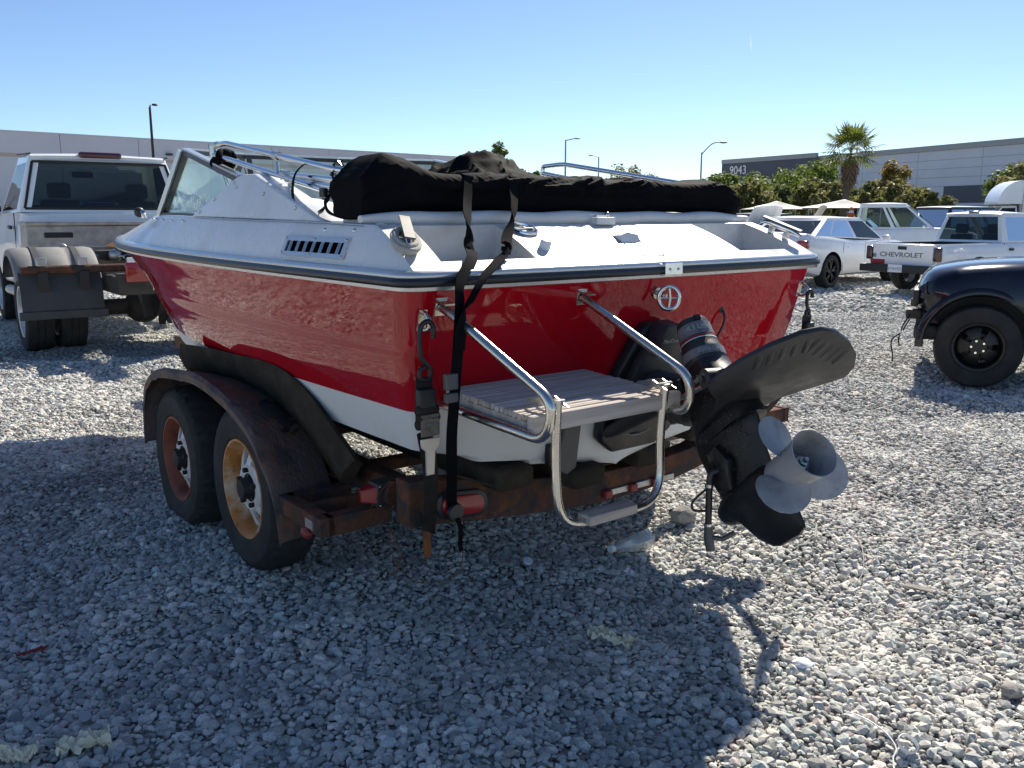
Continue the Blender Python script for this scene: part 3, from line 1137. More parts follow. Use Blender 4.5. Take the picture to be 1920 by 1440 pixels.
# ---- louvred engine vents
def vent(side):
    y0, y1, zb, zt = .405, .885, 1.358, 1.428
    def P(y, z, off=0):
        f = (z - 1.338) / (z_sh(y) - 1.338)
        return Vector((side * (t_g(y) - .004 - d_sh(y) * f + .006 + off), y, z))
    m1 = MB()
    fw = .016
    # frame = four bars
    def plate(ya, yb, za, zb_, o0, o1):
        a = [P(ya, za, o0), P(yb, za, o0), P(yb, zb_, o0), P(ya, zb_, o0)]
        b = [P(ya, za, o1), P(yb, za, o1), P(yb, zb_, o1), P(ya, zb_, o1)]
        m1.add(a + b, [(0, 3, 2, 1), (4, 5, 6, 7), (0, 1, 5, 4), (1, 2, 6, 5), (2, 3, 7, 6), (3, 0, 4, 7)])
    plate(y0, y1, zb, zb + fw, .0, .009)
    plate(y0, y1, zt - fw, zt, .0, .009)
    plate(y0, y0 + fw * 1.4, zb + fw, zt - fw, .0, .0085)
    plate(y1 - fw * 1.6, y1, zb + fw, zt - fw, .0, .0085)
    v = m1.build('air_vent', 'rail_white', boat, smooth=20, bevel=.002, bseg=1)
    m1 = MB()
    plate2 = [P(y0 + .01, zb + .008, .0015), P(y1 - .01, zb + .008, .0015), P(y1 - .01, zt - .008, .0015), P(y0 + .01, zt - .008, .0015)]
    MB().add(plate2, [(0, 1, 2, 3)]).build('vent_opening', 'void', v, smooth=0)
    n = 7
    for i in range(n):
        yc = y0 + fw * 1.4 + (y1 - y0 - 3 * fw) * (i + .5) / n
        a = P(yc - .004, zb + fw, .002)
        b = P(yc + .006, zb + fw, .0075)
        c = P(yc + .006, zt - fw, .0075)
        d = P(yc - .004, zt - fw, .002)
        off = Vector((0, .003, 0))
        MB().add([a, b, c, d, a + off, b + off, c + off, d + off], [(0, 3, 2, 1), (4, 5, 6, 7), (0, 1, 5, 4), (1, 2, 6, 5), (2, 3, 7, 6), (3, 0, 4, 7)]).build('louvre', 'steel', v, smooth=0)
    for y, z in ((y0 + .01, zb + .008), (y1 - .01, zb + .008), (y0 + .01, zt - .008), (y1 - .01, zt - .008), ((y0 + y1) / 2, zb + .008), ((y0 + y1) / 2, zt - .008)):
        p = P(y, z, .009)
        MB().sphere((0, 0, 0), .005, 8, 6).build('screw', 'steel', v, smooth=180).location = p
vent(-1)
vent(1)
for y, z in ((.41, 1.452), (.62, 1.452)):
    MB().sphere((0, 0, 0), .008, 8, 6).build('snap', 'chrome', boat, smooth=180).location = (-(t_g(y) - .055), y, z)

# ---- cushion roll along the stern shelf
secs = []
n = 40
for i in range(n + 1):
    f = i / n
    x = -.985 + 1.99 * f
    r0 = .030 * min(1, .45 + 6 * min(f, 1 - f)) if min(f, 1 - f) < .1 else .030
    r0 *= 1 + .05 * math.sin(f * 47) * .5
    yc = .345 + .012 * math.sin(f * 9) + (.06 * max(0, (.06 - f) / .06))
    zc = 1.490 + .003 * math.sin(f * 31)
    secs.append([Vector((x, yc + r0 * 1.25 * math.cos(a), zc + r0 * .92 * math.sin(a))) for a in [2 * math.pi * k / 12 for k in range(12)]])
MB().loft(secs, closed=True, cap=True).build('cushion_roll', 'vinyl', boat, smooth=60)
MB().box((0, .50, 1.474), (1.88, .27, .05)).build('sun_pad', 'vinyl', boat, smooth=30, bevel=.02)
# dash and seats glimpsed through the windshield
mbx = MB()
mbx.box((0, 2.45, 1.42), (1.6, .3, .18))
mbx.build('dashboard', 'interior_tan', boat, smooth=20, bevel=.03)
MB().lathe([(.0, .0), (.30, .0), (.28, .05), (.12, .09), (0, .1)], (-.42, 2.15, 1.50), 'Z', 18).build('seat_back_cushion', 'vinyl', boat, smooth=60)

# ---- windshield
ws = sub('windshield', boat)
FRW = .034
def bar3(mbx, p, q, w=FRW, h=.022):
    mbx.bar(p, q, w, h, up=(0, 0, 1))
# front centre line at y = 3.1, side corners
A0 = Vector((-.865, 2.92, 1.508)); A1 = Vector((-.80, 2.68, 1.838))     # corner post bottom, top
B0 = Vector((-.955, 1.72, 1.50)); B1 = Vector((-.92, 1.60, 1.655))     # rear end of the side pane
C0 = Vector((-.34, 3.42, 1.53)); C1 = Vector((-.32, 3.10, 1.855))
def mir(v): return Vector((-v.x, v.y, v.z))
fm = MB()
for mm in (lambda v: v.copy(), mir):
    for p, q in ((A0, A1), (A1, B1), (A0, B0), (A1, C1), (A0, C0), (C0, C1)):
        bar3(fm, mm(p), mm(q))
bar3(fm, C1, mir(C1))
bar3(fm, C0, mir(C0))
fm.build('windshield_frame', 'rail_black', ws, smooth=20)
tm = MB()
for mm in (lambda v: v.copy(), mir):
    for p, q in ((A1, B1), (A1, C1)):
        o = Vector((0, 0, .019))
        tm.bar(mm(p) + o, mm(q) + o, .036, .010)
    po = (A0 - C0).normalized() * .024
    tm.bar(mm(A0 + Vector((-.026, .012, 0))), mm(A1 + Vector((-.026, .012, .008))), .012, .03)
tm.bar(C1 + Vector((0, 0, .019)), mir(C1) + Vector((0, 0, .019)), .036, .010)
tm.build('windshield_trim', 'rail_white', ws, smooth=20)
def pane(*pts):
    MB().add(list(pts), [tuple(range(len(pts)))]).build('pane', 'glass_boat', ws, smooth=0)
for mm in (lambda v: v.copy(), mir):
    pane(mm(A0), mm(A1), mm(B1), mm(B0))
    pane(mm(A0), mm(A1), mm(C1), mm(C0))
pane(C0, C1, mir(C1), mir(C0))
# inner cross brace of the walk-through
for sx in (-1, 1):
    MB().bar((sx * .30, 3.05, 1.85), (sx * .42, 2.70, 1.52), .03, .012).build('windshield_brace', 'rail_black', ws, smooth=0)
# writing on the port side pane
exd = (B0 - A0).normalized()
eyd = (A1 - A0).normalized()
nn = exd.cross(eyd).normalized()
if nn.x > 0:
    nn = -nn
for txt, a, b, sz in (('INTERNI', .30, .11, .050), ('MISSILE', .48, .08, .050), ('KHP', .66, .07, .085), ('R/', .80, .09, .05)):
    o_ = A0 + exd * a + eyd * b + nn * .004
    text_obj('pane_writing', txt, sz, 'white_mark', ws, o_, (exd * .8 + eyd * .5), (eyd * .8 - exd * .5), extrude=.0004, offset=-.001)
# spot light / horn on the far foredeck edge
mb = MB()
mb.tube([(-.895, 3.20, 1.49), (-.90, 3.20, 1.515), (-.905, 3.19, 1.525)], .014, 10)
mb.build('bow_light_post', 'chrome', boat, smooth=60)
MB().lathe([(0, .02), (.024, .016), (.030, 0), (.024, -.012), (0, -.018)], (-.915, 3.22, 1.522), 'Y', 16).build('bow_lamp', 'black_plastic', boat, smooth=60)

# ---- deck fittings
def dpt(t, v, off=0.0):
    p = sd(t, v)
    n_ = Vector((0, -math.sin(R(23)), math.cos(R(23))))
    return p + n_ * off
DN = Vector((0, -math.sin(R(23)), math.cos(R(23))))
DU = Vector((0, math.cos(R(23)), math.sin(R(23))))
def cleat(side):
    c = dpt(side * .965, .50, .012)
    ax = (DU * .8 + Vector((-side * .35, 0, 0))).normalized() if side < 0 else (DU * .8 + Vector((-.30, 0, 0))).normalized()
    m1 = MB()
    m1.tube([c - ax * .095 + DN * .022, c - ax * .05 + DN * .03, c + ax * .05 + DN * .03, c + ax * .095 + DN * .022], [.008, .014, .014, .008], 10)
    m1.bar(c - ax * .035 - DN * .012, c - ax * .035 + DN * .03, .022, .02, up=(1, 0, 0))
    m1.bar(c + ax * .035 - DN * .012, c + ax * .035 + DN * .03, .022, .02, up=(1, 0, 0))
    cl = m1.build('cleat', 'chrome', boat, smooth=40)
    MB().bar(c - ax * .09 + DN * .044, c + ax * .09 + DN * .044, .034, .006, up=DN).build('cleat_cap', 'tank', cl, smooth=0)
    if side < 0:
        m1 = MB()
        sx = ax.cross(DN).normalized()
        for r_, h_ in ((.062, .0), (.055, .016), (.068, .008)):
            m1.tube([c + ax * (math.cos(a) * r_ * 1.25 - .02) + sx * (math.sin(a) * r_ * .6) + DN * h_ for a in [2 * math.pi * k / 24 for k in range(24)]], .0095, 8, closed=True)
        m1.build('rope_coil', 'rope', cl, smooth=60)
cleat(-1)
cleat(1)
c = dpt(-.43, .77, .008)
m1 = MB()
ring = [c + Vector((math.cos(a) * .048, 0, 0)) + DU * math.sin(a) * .048 for a in [2 * math.pi * k / 24 for k in range(24)]]
m1.tube(ring, .007, 8, closed=True)
m1.bar(c - Vector((.046, 0, 0)), c + Vector((.046, 0, 0)), .008, .010, up=DN)
m1.bar(c, c + DU * .046, .008, .010, up=DN)
m1.build('deck_fill_ring', 'chrome', boat, smooth=40)
c = dpt(-.435, .34)
m1 = MB()
m1.tube([c - DN * .004, c + DN * .022, c + DN * .03], [.021, .020, .015], 14)
m1.build('vent_cap', 'plastic_white', boat, smooth=40)
# stern light on its block
c = dpt(.02, .97, 0)
m1 = MB()
m1.box(c + Vector((0, .0, .012)), (.10, .06, .03))
blk = m1.build('stern_light_block', 'gel_white', boat, smooth=20, bevel=.006)
MB().bar(c + Vector((-.035, 0, .030)), c + Vector((.02, 0, .030)), .02, .01).build('stern_light_socket', 'chrome', blk, smooth=0)
MB().sphere(c + Vector((.03, 0, .036)), .012, 10, 8).build('stern_light_cap', 'steel', blk, smooth=180)
# scoop in the slope
m1 = MB()
a, b, c_, d_ = dpt(-.02, .10, .003), dpt(.085, .10, .003), dpt(.06, .42, .003), dpt(-.045, .42, .003)
low = .028
m1.add([a, b, c_, d_, a + DU * .012 - DN * low * .2, b + DU * .012 - DN * low * .2, c_ - DN * low, d_ - DN * low], [(0, 1, 5, 4), (1, 2, 6, 5), (2, 3, 7, 6), (3, 0, 4, 7)])
m1.add([dpt(-.045, .42, .002), dpt(.06, .42, .002), dpt(.05, .47, .022), dpt(.0, .50, .028), dpt(-.04, .47, .022), dpt(.04, .60, .002), dpt(-.04, .60, .002)], [(0, 1, 2, 3, 4), (1, 5, 2), (0, 4, 6), (2, 5, 6, 4, 3)])
m1.build('deck_scoop', 'gel_white', boat, smooth=30)

# ---- transom fittings
TN = Vector((0, -1, -.23)).normalized()           # outward from the transom
TU = Vector((0, -.23, 1)).normalized()
def tp(t, z, off=0.0):
    y = RAKE * (1.305 - z) - .022 * math.sin(math.pi * (t + 1) / 2) + .004
    return Vector((t, y, z)) + TN * off
# ski tow eye with ring
e = sub('tow_eye', boat)
c = tp(.03, 1.219)
m1 = MB()
m1.tube([c, c + TN * .012], .022, 14)
m1.tube([c, c + TN * .050 + Vector((.004, 0, 0))], .010, 10)
m1.build('stud', 'steel', e, smooth=40)
c2 = c + TN * .060 + Vector((.010, 0, -.004))
nx, ny = Vector((.75, -.66, 0)).normalized(), Vector((0, 0, 1))
m1 = MB()
m1.tube([c2 + nx * math.cos(a) * .038 + ny * math.sin(a) * .042 for a in [2 * math.pi * k / 28 for k in range(28)]], .008, 10, closed=True)
m1.tube([c2 + ny * .040, c2 + nx * .005, c2 - ny * .040], .0055, 8)
m1.tube([c2 - nx * .036, c2 + nx * .036], .0035, 8)
m1.build('ring', 'chrome', e, smooth=60)
# eye bolts for the tie-downs
for side in (-1, 1):
    c = tp(side * .985, 1.185)
    m1 = MB()
    pl = [c + Vector((x, 0, 0)) + TU * z + TN * .004 for x, z in ((-.016, -.034), (.016, -.034), (.016, .034), (-.016, .034))]
    m1.bar(c - TU * .034 + TN * .002, c + TU * .034 + TN * .002, .03, .006, up=TN)
    pth = [c + TU * .025, c + TU * .026 + TN * .02, c + TU * .01 + TN * .045, c - TU * .012 + TN * .046, c - TU * .026 + TN * .022, c - TU * .025]
    m1.tube(dense(pth, 5), .0075, 10)
    m1.build('eye_bolt', 'steel', boat, smooth=40)
# speedometer pitot cable on the starboard transom
c = tp(.45, 1.128)
m1 = MB()
m1.sphere(c, .018, 12, 8, (.75, .5, 1.0))
m1.build('cable_grommet', 'black_plastic', boat, smooth=180)
MB().tube(dense([c + TN * .01, tp(.45, 1.09, .03), tp(.43, 1.03, .03), tp(.40, .98, .02), tp(.375, .93, .02)], 6), .005, 8).build('cable', 'rail_black', boat, smooth=60)
# trim tabs / transducer on the lower transom, wiring loops
m1 = MB()
c = tp(-.37, .635, .016)
m1.box(c, (.05, .03, .085))
m1.build('transducer_bracket', 'trim_black', boat, smooth=20, bevel=.006)
m1 = MB()
c = tp(-.30, .66, .03)
m1.prism([(-.05, .09), (.03, .10), (.045, -.09), (.0, -.115), (-.06, -.08)], c, (1, 0, 0), TU, TN, -.015, .01)
m1.build('trim_tab', 'tank', boat, smooth=20, bevel=.006)
m1 = MB()
m1.tube(dense([tp(-.42, .74, .01), tp(-.47, .72, .03), tp(-.46, .705, .03), tp(-.40, .725, .02), tp(-.36, .75, .01)], 6), .004, 8)
m1.build('wire_loop', 'rail_black', boat, smooth=60)
m1 = MB()
for k in range(4):
    r1, r2 = .075 + .008 * k, .022 + .006 * k
    cc = tp(.02 + .01 * k, .70 + .006 * k, .03 + .008 * k)
    m1.tube([cc + Vector((math.cos(a) * r1, 0, math.sin(a) * r2 + math.cos(a) * .018)) for a in [2 * math.pi * j / 24 for j in range(24)]], .004, 6, closed=True)
m1.build('wire_coil', 'grey_mark', boat, smooth=60)
# ---- swim platform, hand rails, ladder (parts of the boat)
plat = sub('swim_platform', boat)
PL, PR_, YB, YF = -.872, -.268, .070, -.345
def pz(y): return .952 + (y - .07) * .045
NS = 19
for i in range(NS):
    y1 = YB - (YB - YF + .0) * i / NS
    y0 = YB - (YB - YF) * (i + 1) / NS + .004
    zc = pz((y0 + y1) / 2)
    jit = rng.uniform(-.0015, .0015)
    MB().box(((PL + PR_) / 2 + rng.uniform(-.003, .003), (y0 + y1) / 2, zc - .009 + jit), (PR_ - PL, y1 - y0, .018)).build('slat', 'wood', plat, smooth=0, bevel=.0025, bseg=1)
yf = YF - .018
MB().box(((PL + PR_) / 2 + .012, yf, pz(yf) - .024), (PR_ - PL + .03, .030, .054)).build('front_board', 'wood', plat, smooth=20, bevel=.008)
for x in (PL + .025, PR_ - .03):
    MB().bar((x, YB - .01, pz(YB) - .044), (x, YF + .0, pz(YF) - .044), .035, .045).build('side_bearer', 'wood', plat, smooth=20, bevel=.004)
hr_ = sub('hand_rails', boat)
for tx0, tx1, dy in ((-.922, -.888, .0), (-.346, -.288, .03)):
    a = tp(tx0, 1.223, .006)
    pth = arc_path([a, (tx0 * .9 + tx1 * .1, -.035, 1.205), (tx1, -.485 + dy, .998), (tx1 + .004, -.448, .878), (tx1 + .004, .10, .898)], [0, .03, .10, .085, 0], 9)
    MB().tube(pth, .0148, 14).build('rail_tube', 'steel', hr_, smooth=60)
    m1 = MB()
    m1.bar(a - TU * .028 - TN * .004, a + TU * .03 - TN * .004, .042, .005, up=TN)
    m1.bar(a + TU * .022 + Vector((0, 0, 0)), a + TU * .022 + TN * .045, .040, .006, up=TU)
    pl_ = m1.build('rail_bracket', 'steel', hr_, smooth=0)
    MB().sphere(a + TN * .004 - TU * .004, .011, 10, 6).build('bolt', 'steel', hr_, smooth=180)
lad = sub('boarding_ladder', boat)
pth = arc_path([(-.782, -.378, .975), (-.778, -.365, .80), (-.778, -.384, .578), (-.335, -.384, .576), (-.325, -.365, .80), (-.318, -.375, .968)], [0, .1, .12, .12, .1, 0], 9)
MB().tube(pth, .0142, 14).build('ladder_tube', 'steel', lad, smooth=60)
MB().box((-.575, -.386, .588), (.205, .062, .032)).build('ladder_step', 'wood', lad, smooth=20, bevel=.006)
for x in (-.782, -.318):
    m1 = MB()
    for o in (-.022, .022):
        m1.prism([(.03, -.012), (-.03, .012), (-.095, .0), (-.11, -.012)], (x + o, -.372, .966), (0, -1, 0), (0, 0, 1), (1, 0, 0), -.002, .002)
    m1.tube([(x - .03, -.372, .966), (x + .03, -.372, .966)], .007, 10)
    m1.build('hinge', 'steel', lad, smooth=30)

# ---- outdrive, tilted up and turned to port
TILT, STEER, KD = R(38.4), R(-18.2), .8788
MD = (Matrix.Rotation(STEER, 4, 'Z') @ Matrix.Rotation(-TILT, 4, 'X') @ Matrix.Diagonal((KD, KD, KD, 1)))
MD.translation = Vector((-.167, -.619, .676))
drive = bpy.data.objects.new('outdrive', None)
link(drive, boat)
drive.matrix_local = MD
drive['label'] = 'black stern drive tilted up with bare propeller'
# lower unit: leg sections (airfoil) from the torpedo up to the plate
def foil_sec(z, yf, yb, hw, n=10):
    pts = []
    for k in range(n + 1):
        f = k / n
        y = yf + (yb - yf) * f
        w = hw * (1.9 * math.sqrt(f) * (1 - f)**.75 if f < 1 else 0) * 1.05 + .004
        pts.append((w, y))
    ring = [Vector((w, y, z)) for w, y in pts] + [Vector((-w, y, z)) for w, y in reversed(pts)]
    return ring
m1 = MB()
secs = [foil_sec(-.262, -.03, -.15, .006), foil_sec(-.25, .01, -.19, .011), foil_sec(-.2, .08, -.19, .022), foil_sec(-.12, .15, -.17, .048), foil_sec(-.06, .19, -.155, .064), foil_sec(.0, .20, -.14, .064), foil_sec(.06, .22, -.14, .066), foil_sec(.12, .24, -.15, .072), foil_sec(.18, .25, -.16, .076), foil_sec(.25, .25, -.15, .078)]
m1.loft(secs, closed=True, cap=True)
m1.lathe([(0, .265), (.022, .255), (.045, .228), (.060, .18), (.070, .12), (.074, .04), (.072, -.06), (.066, -.105), (.058, -.135), (0, -.135)], (.006, 0, -.05), 'Y', 24)
m1.build('lower_unit', 'black_metal', drive, smooth=50)
# anti-ventilation plate
m1 = MB()
m1.prism([(0, .20), (.05, .17), (.085, .08), (.095, -.05), (.10, -.20), (.085, -.32), (.04, -.36), (-.04, -.36), (-.085, -.32), (-.10, -.20), (-.095, -.05), (-.085, .08), (-.05, .17)], (0, .02, .25), (1, 0, 0), (0, 1, 0), (0, 0, 1), -.006, .008)
m1.build('cavitation_plate', 'black_metal', drive, smooth=20, bevel=.004)
# hydrofoil stabiliser with louvres
half = [(a_ * 1.14, b_ + .055) for a_, b_ in [(.065, .02), (.080, -.10), (.115, -.20), (.19, -.30), (.245, -.385), (.237, -.455), (.20, -.53), (.135, -.60), (.06, -.655), (0, -.672)]]
outl = half + [(-a, b) for a, b in reversed(half[:-1])]
m1 = MB()
nO = len(outl)
def fz(x, y, lay):
    return .250 + (.024 if lay else .004) - .42 * x * x
rows = []
for lay, shrink in ((0, 1.0), (1, 1.0)):
    rows.append([Vector((x, y, fz(x, y, lay))) for x, y in outl])
V = rows[0] + rows[1]
F = [(i, (i + 1) % nO, nO + (i + 1) % nO, nO + i) for i in range(nO)]
h = len(half)
for base, fl in ((0, False), (nO, True)):
    for i in range(h - 1):
        a, b, c, d = base + i, base + i + 1, base + (nO - 2 - i) + 1 if i + 1 < h - 1 else base + i + 1, base + nO - 1 - i
        j0, j1 = base + nO - 1 - i, base + nO - 1 - (i + 1)
        if i + 1 == h - 1:
            q = (base + i, base + i + 1, j0)
        else:
            q = (base + i, base + i + 1, j1, j0)
        F.append(q if fl else q[::-1])
m1.add(V, F)
foil = m1.build('hydrofoil', 'black_plastic', drive, smooth=30, bevel=.005)
# louvre hoods under the trailing edge
for k in range(5):
    for side in (-1, 1):
        xc, yc = side * (.168 - .037 * k), -.49 - .018 * k
        dirx = Vector((side * -.25, .97, 0)).normalized()
        px_ = Vector((dirx.y, -dirx.x, 0))
        V, F = [], []
        w, ln = .0165, .085
        rows_ = []
        for f, hgt in ((0, .001), (.3, .014), (.7, .022), (1, .024)):
            c_ = Vector((xc, yc, 0)) + dirx * (ln * (f - .35))
            row = []
            for q in range(9):
                a = math.pi * q / 8
                p = c_ + px_ * (w * math.cos(a))
                row.append(Vector((p.x, p.y, fz(p.x, p.y, 0) + .003 - hgt * math.sin(a)**.7)))
            rows_.append(row)
        MB().loft(rows_).build('foil_louvre', 'black_plastic', drive, smooth=60)
        e_ = rows_[-1]
        MB().add([p - dirx * .004 for p in e_], [tuple(range(9))]).build('louvre_mouth', 'void', drive, smooth=0)
# peeled bare spot and bolts under the plate
def blob_sheet(cx, cy, a, b, z, ang=0, n=26, seed=1, jag=.12):
    pts = []
    for k in range(n):
        t = 2 * math.pi * k / n
        r_ = 1 + jag * mnoise.noise(Vector((math.cos(t) * 1.7 + seed, math.sin(t) * 1.7, seed)))
        x, y = a * r_ * math.cos(t), b * r_ * math.sin(t)
        pts.append((cx + x * math.cos(ang) - y * math.sin(ang), cy + x * math.sin(ang) + y * math.cos(ang)))
    return MB().prism(pts, (0, 0, z), (1, 0, 0), (0, 1, 0), (0, 0, 1), -.0015, .001)
blob_sheet(.005, -.30, .042, .088, .2415, -.35, seed=3).build('peeled_spot', 'bare_alu', drive, smooth=0)
for x, y in ((-.075, -.22), (.075, -.33), (-.045, -.40), (.07, -.20), (.03, -.43)):
    MB().lathe([(0, -.006), (.009, -.005), (.010, .0)], (x, y, .246), 'Z', 6).build('bolt', 'steel', drive, smooth=0)
# raised water pick-up cover with hose on the port side of the leg
m1 = MB()
m1.prism([(.03, -.02), (.11, .0), (.135, .07), (.10, .15), (.03, .16), (-.02, .08)], (-.055, 0, 0), (0, 1, 0), (0, 0, 1), (-1, 0, 0), .0, .035)
m1.build('pickup_cover', 'black_metal', drive, smooth=30, bevel=.01)
m1 = MB()
m1.tube(dense([(-.085, .06, .07), (-.11, .075, .065), (-.115, .11, .02), (-.115, .155, -.04), (-.115, .20, -.10), (-.11, .215, -.115)], 6), .0125, 10)
m1.build('water_hose', 'rail_black', drive, smooth=60)
m1 = MB()
m1.tube([(-.115, .195, -.095), (-.112, .225, -.135), (-.108, .245, -.175)], [.016, .019, .017], 10)
m1.tube([(-.11, .22, -.13), (-.07, .20, -.15), (-.03, .17, -.14)], .010, 8)
m1.build('hose_fitting', 'tank', drive, smooth=40)
for p, q in (((-.115, .10, .035), (-.115, .107, .026)), ((-.115, .19, -.086), (-.115, .197, -.095))):
    MB().tube([p, q], .0158, 12).build('hose_clamp', 'chrome', drive, smooth=60)
MB().tube(dense([(-.07, .20, .05), (-.10, .27, .03), (-.10, .285, .0), (-.07, .25, -.02)], 6), .005, 8).build('hose_loop', 'rail_black', drive, smooth=60)
# upper drive housing and bell housing
m1 = MB()
def rr(cx, cy, hx, hy, z, n=16, p=3.0):
    return [Vector((cx + hx * abs(math.cos(a))**(2 / p) * (1 if math.cos(a) >= 0 else -1), cy + hy * abs(math.sin(a))**(2 / p) * (1 if math.sin(a) >= 0 else -1), z)) for a in [2 * math.pi * k / n for k in range(n)]]
m1.loft([rr(0, .02, .072, .20, .195), rr(0, .03, .075, .19, .25), rr(0, .045, .07, .165, .32), rr(0, .05, .075, .145, .39), rr(0, .045, .078, .115, .44), rr(0, .04, .080, .092, .475), rr(0, .04, .078, .088, .492)], closed=True, cap=True)
m1.build('upper_housing', 'black_metal', drive, smooth=50)
m1 = MB()
CS = .86
m1.lathe([(r_ * CS, h_) for r_, h_ in [(.0, .695), (.055, .695), (.070, .688), (.076, .672), (.081, .60), (.090, .56), (.098, .545), (.100, .505), (.097, .49), (.090, .485)]], (0, .035, 0), 'Z', 28)
cowl = m1.build('drive_cowl', 'black_plastic', drive, smooth=40)
m1 = MB()
m1.lathe([(r_ * CS + .0008, h_) for r_, h_ in [(.0823, .605), (.0785, .66)]], (0, .035, 0), 'Z', 40)
m1.build('cowl_band', 'decal_grey', drive, smooth=180)
m1 = MB()
m1.lathe([(r_ * CS + .0008, h_) for r_, h_ in [(.1010, .507), (.0995, .543)]], (0, .035, 0), 'Z', 40)
m1.build('cowl_band', 'decal_grey', drive, smooth=180)
MB().lathe([(r_ * CS + .0008, h_) for r_, h_ in [(.0832, .600), (.0838, .595)]], (0, .035, 0), 'Z', 40).build('cowl_stripe', 'red_mark', drive, smooth=180)
MB().lathe([(r_ * CS + .0008, h_) for r_, h_ in [(.0848, .590), (.0858, .586)]], (0, .035, 0), 'Z', 40).build('cowl_stripe', 'white_mark', drive, smooth=180)
def bend_on(rad, zc, a0):
    def f(x, y, z):
        a = a0 + x / rad
        r_ = rad + z + .0012
        return Vector((r_ * math.sin(a), .035 - r_ * math.cos(a), zc + y))
    return f
text_obj('cowl_lettering', '4.3 Litre', .034, 'worn_mark', drive, None, None, None, bend=bend_on(.0808 * CS + .001, .634, -.30), sx=.82)
text_obj('cowl_lettering', 'Alpha One', .027, 'worn_mark', drive, None, None, None, bend=bend_on(.1008 * CS + .001, .525, -.22), shear=.25, sx=.85)
m1 = MB()
m1.box((-.012, -.030, .676), (.026, .012, .018))
m1.build('cowl_notch', 'trim_black', drive, smooth=0)
# lettering along the port side of the housing
m1 = MB()
m1.prism([(-.10, .0), (.12, .0), (.12, .045), (-.10, .045)], (-.0775, .05, .40), (0, -1, .0), (0, 0, 1), (-1, 0, 0), .0, .004)
m1.build('side_decal', 'trim_black', drive, smooth=0)
text_obj('side_lettering', 'MerCruiser', .040, 'worn_mark', drive, (-.0825, .04, .422), (0, -1, 0), (0, 0, 1), shear=.25, sx=.95)
MB().box((-.0820, .05, .394), (.002, .20, .008)).build('side_stripe', 'red_mark', drive, smooth=0)
# propeller
prop = sub('propeller', drive, (0.012, -.01, -.055))
m1 = MB()
m1.lathe([(.060, -.125), (.067, -.14), (.068, -.20), (.072, -.27), (.077, -.315), (.084, -.345), (.080, -.345), (.072, -.313), (.060, -.27), (.056, -.22), (.0, -.215)], (0, 0, 0), 'Y', 36)
m1.build('prop_hub', 'prop', prop, smooth=45)
m1 = MB()
m1.lathe([(0, -.30), (.008, -.30), (.010, -.285), (.017, -.283), (.018, -.27), (.026, -.268), (.028, -.245), (.04, -.235), (.04, -.22)], (0, 0, 0), 'Y', 6)
m1.build('prop_nut', 'steel', prop, smooth=20)
def blade(a0):
    secs = []
    nr, nc = 12, 10
    for i in range(nr + 1):
        f = i / nr
        r_ = .062 + f * .135
        w = .098 * math.sqrt(max(.02, 1 - ((f - .50) / .52)**2)) if f > .5 else .098 * (.62 + .38 * math.sin(math.pi * f))
        pitch = math.atan(.30 / (2 * math.pi * max(r_, .06)))
        row_t, row_b = [], []
        for j in range(nc + 1):
            g = j / nc * 2 - 1
            th = .0040 * (1 - abs(g)**2.2) * (1.35 - f) + .0010
            arc = g * w + .020 * f
            ang = a0 + arc * math.cos(pitch) / max(r_, .075)
            y = -.215 - .020 * f + arc * math.sin(pitch)
            p = Vector((r_ * math.sin(ang), y, r_ * math.cos(ang)))
            row_t.append(p + Vector((0, th, 0)))
            row_b.append(p - Vector((0, th, 0)))
        secs.append(row_t + row_b[::-1])
    return MB().loft(secs, closed=True, cap=True)
for k, a in enumerate((R(-18), R(102), R(222))):
    blade(a).build('prop_blade', 'prop', prop, smooth=60)
# speckles of dried splash on the leg's port side
m1 = MB()
for _ in range(420):
    y, z = rng.uniform(-.12, .20), rng.gauss(.10, .15)
    if z < -.24 or z > .40:
        continue
    hw = float(np.interp(z, [-.25, -.12, -.06, .06, .18, .22, .40], [.012, .032, .075, .070, .086, .08, .08]))
    fy = (.2 - y) / .36
    x = -(hw * (1.9 * math.sqrt(max(fy, .02)) * (1 - min(fy, .98))**.75 * 1.05) + .004) if z < .19 else -.0775
    r_ = rng.uniform(.0004, .0012)
    m1.box((x - .0005, y, z), (.004, r_ * 2, r_ * 2))
sp_ = m1.build('splash_specks', 'decal_grey', drive, smooth=0)
sp_['kind'] = 'stuff'

# gimbal assembly on the transom
gim = sub('gimbal_housing', boat)
m1 = MB()
c = tp(.03, .86)
m1.prism([(-.20, -.20), (-.21, -.05), (-.17, .08), (-.10, .22), (-.06, .262), (.06, .262), (.10, .22), (.17, .08), (.21, -.05), (.20, -.20), (.12, -.26), (-.12, -.26)], c, (1, 0, 0), TU, TN, .0, .055)
m1.build('transom_plate', 'black_metal', gim, smooth=25, bevel=.018, bseg=3)
m1 = MB()
m1.prism([(-.15, -.16), (-.165, -.02), (-.12, .12), (-.07, .21), (.07, .21), (.12, .12), (.165, -.02), (.15, -.16)], c, (1, 0, 0), TU, TN, .055, .10)
m1.build('gimbal_ring', 'black_plastic', gim, smooth=25, bevel=.014, bseg=2)
m1 = MB()
m1.prism([(-.062, -.04), (.062, -.04), (.055, .055), (.04, .085), (-.04, .085), (-.055, .055)], tp(.03, 1.05, 0), (1, 0, 0), TU, TN, .05, .13)
m1.build('swivel_cap', 'black_plastic', gim, smooth=25, bevel=.01, bseg=2)
text_obj('cap_lettering', 'MerCruiser', .022, 'worn_mark', gim, tp(.03, 1.075, .1312), (1, 0, 0), TU, shear=.2)
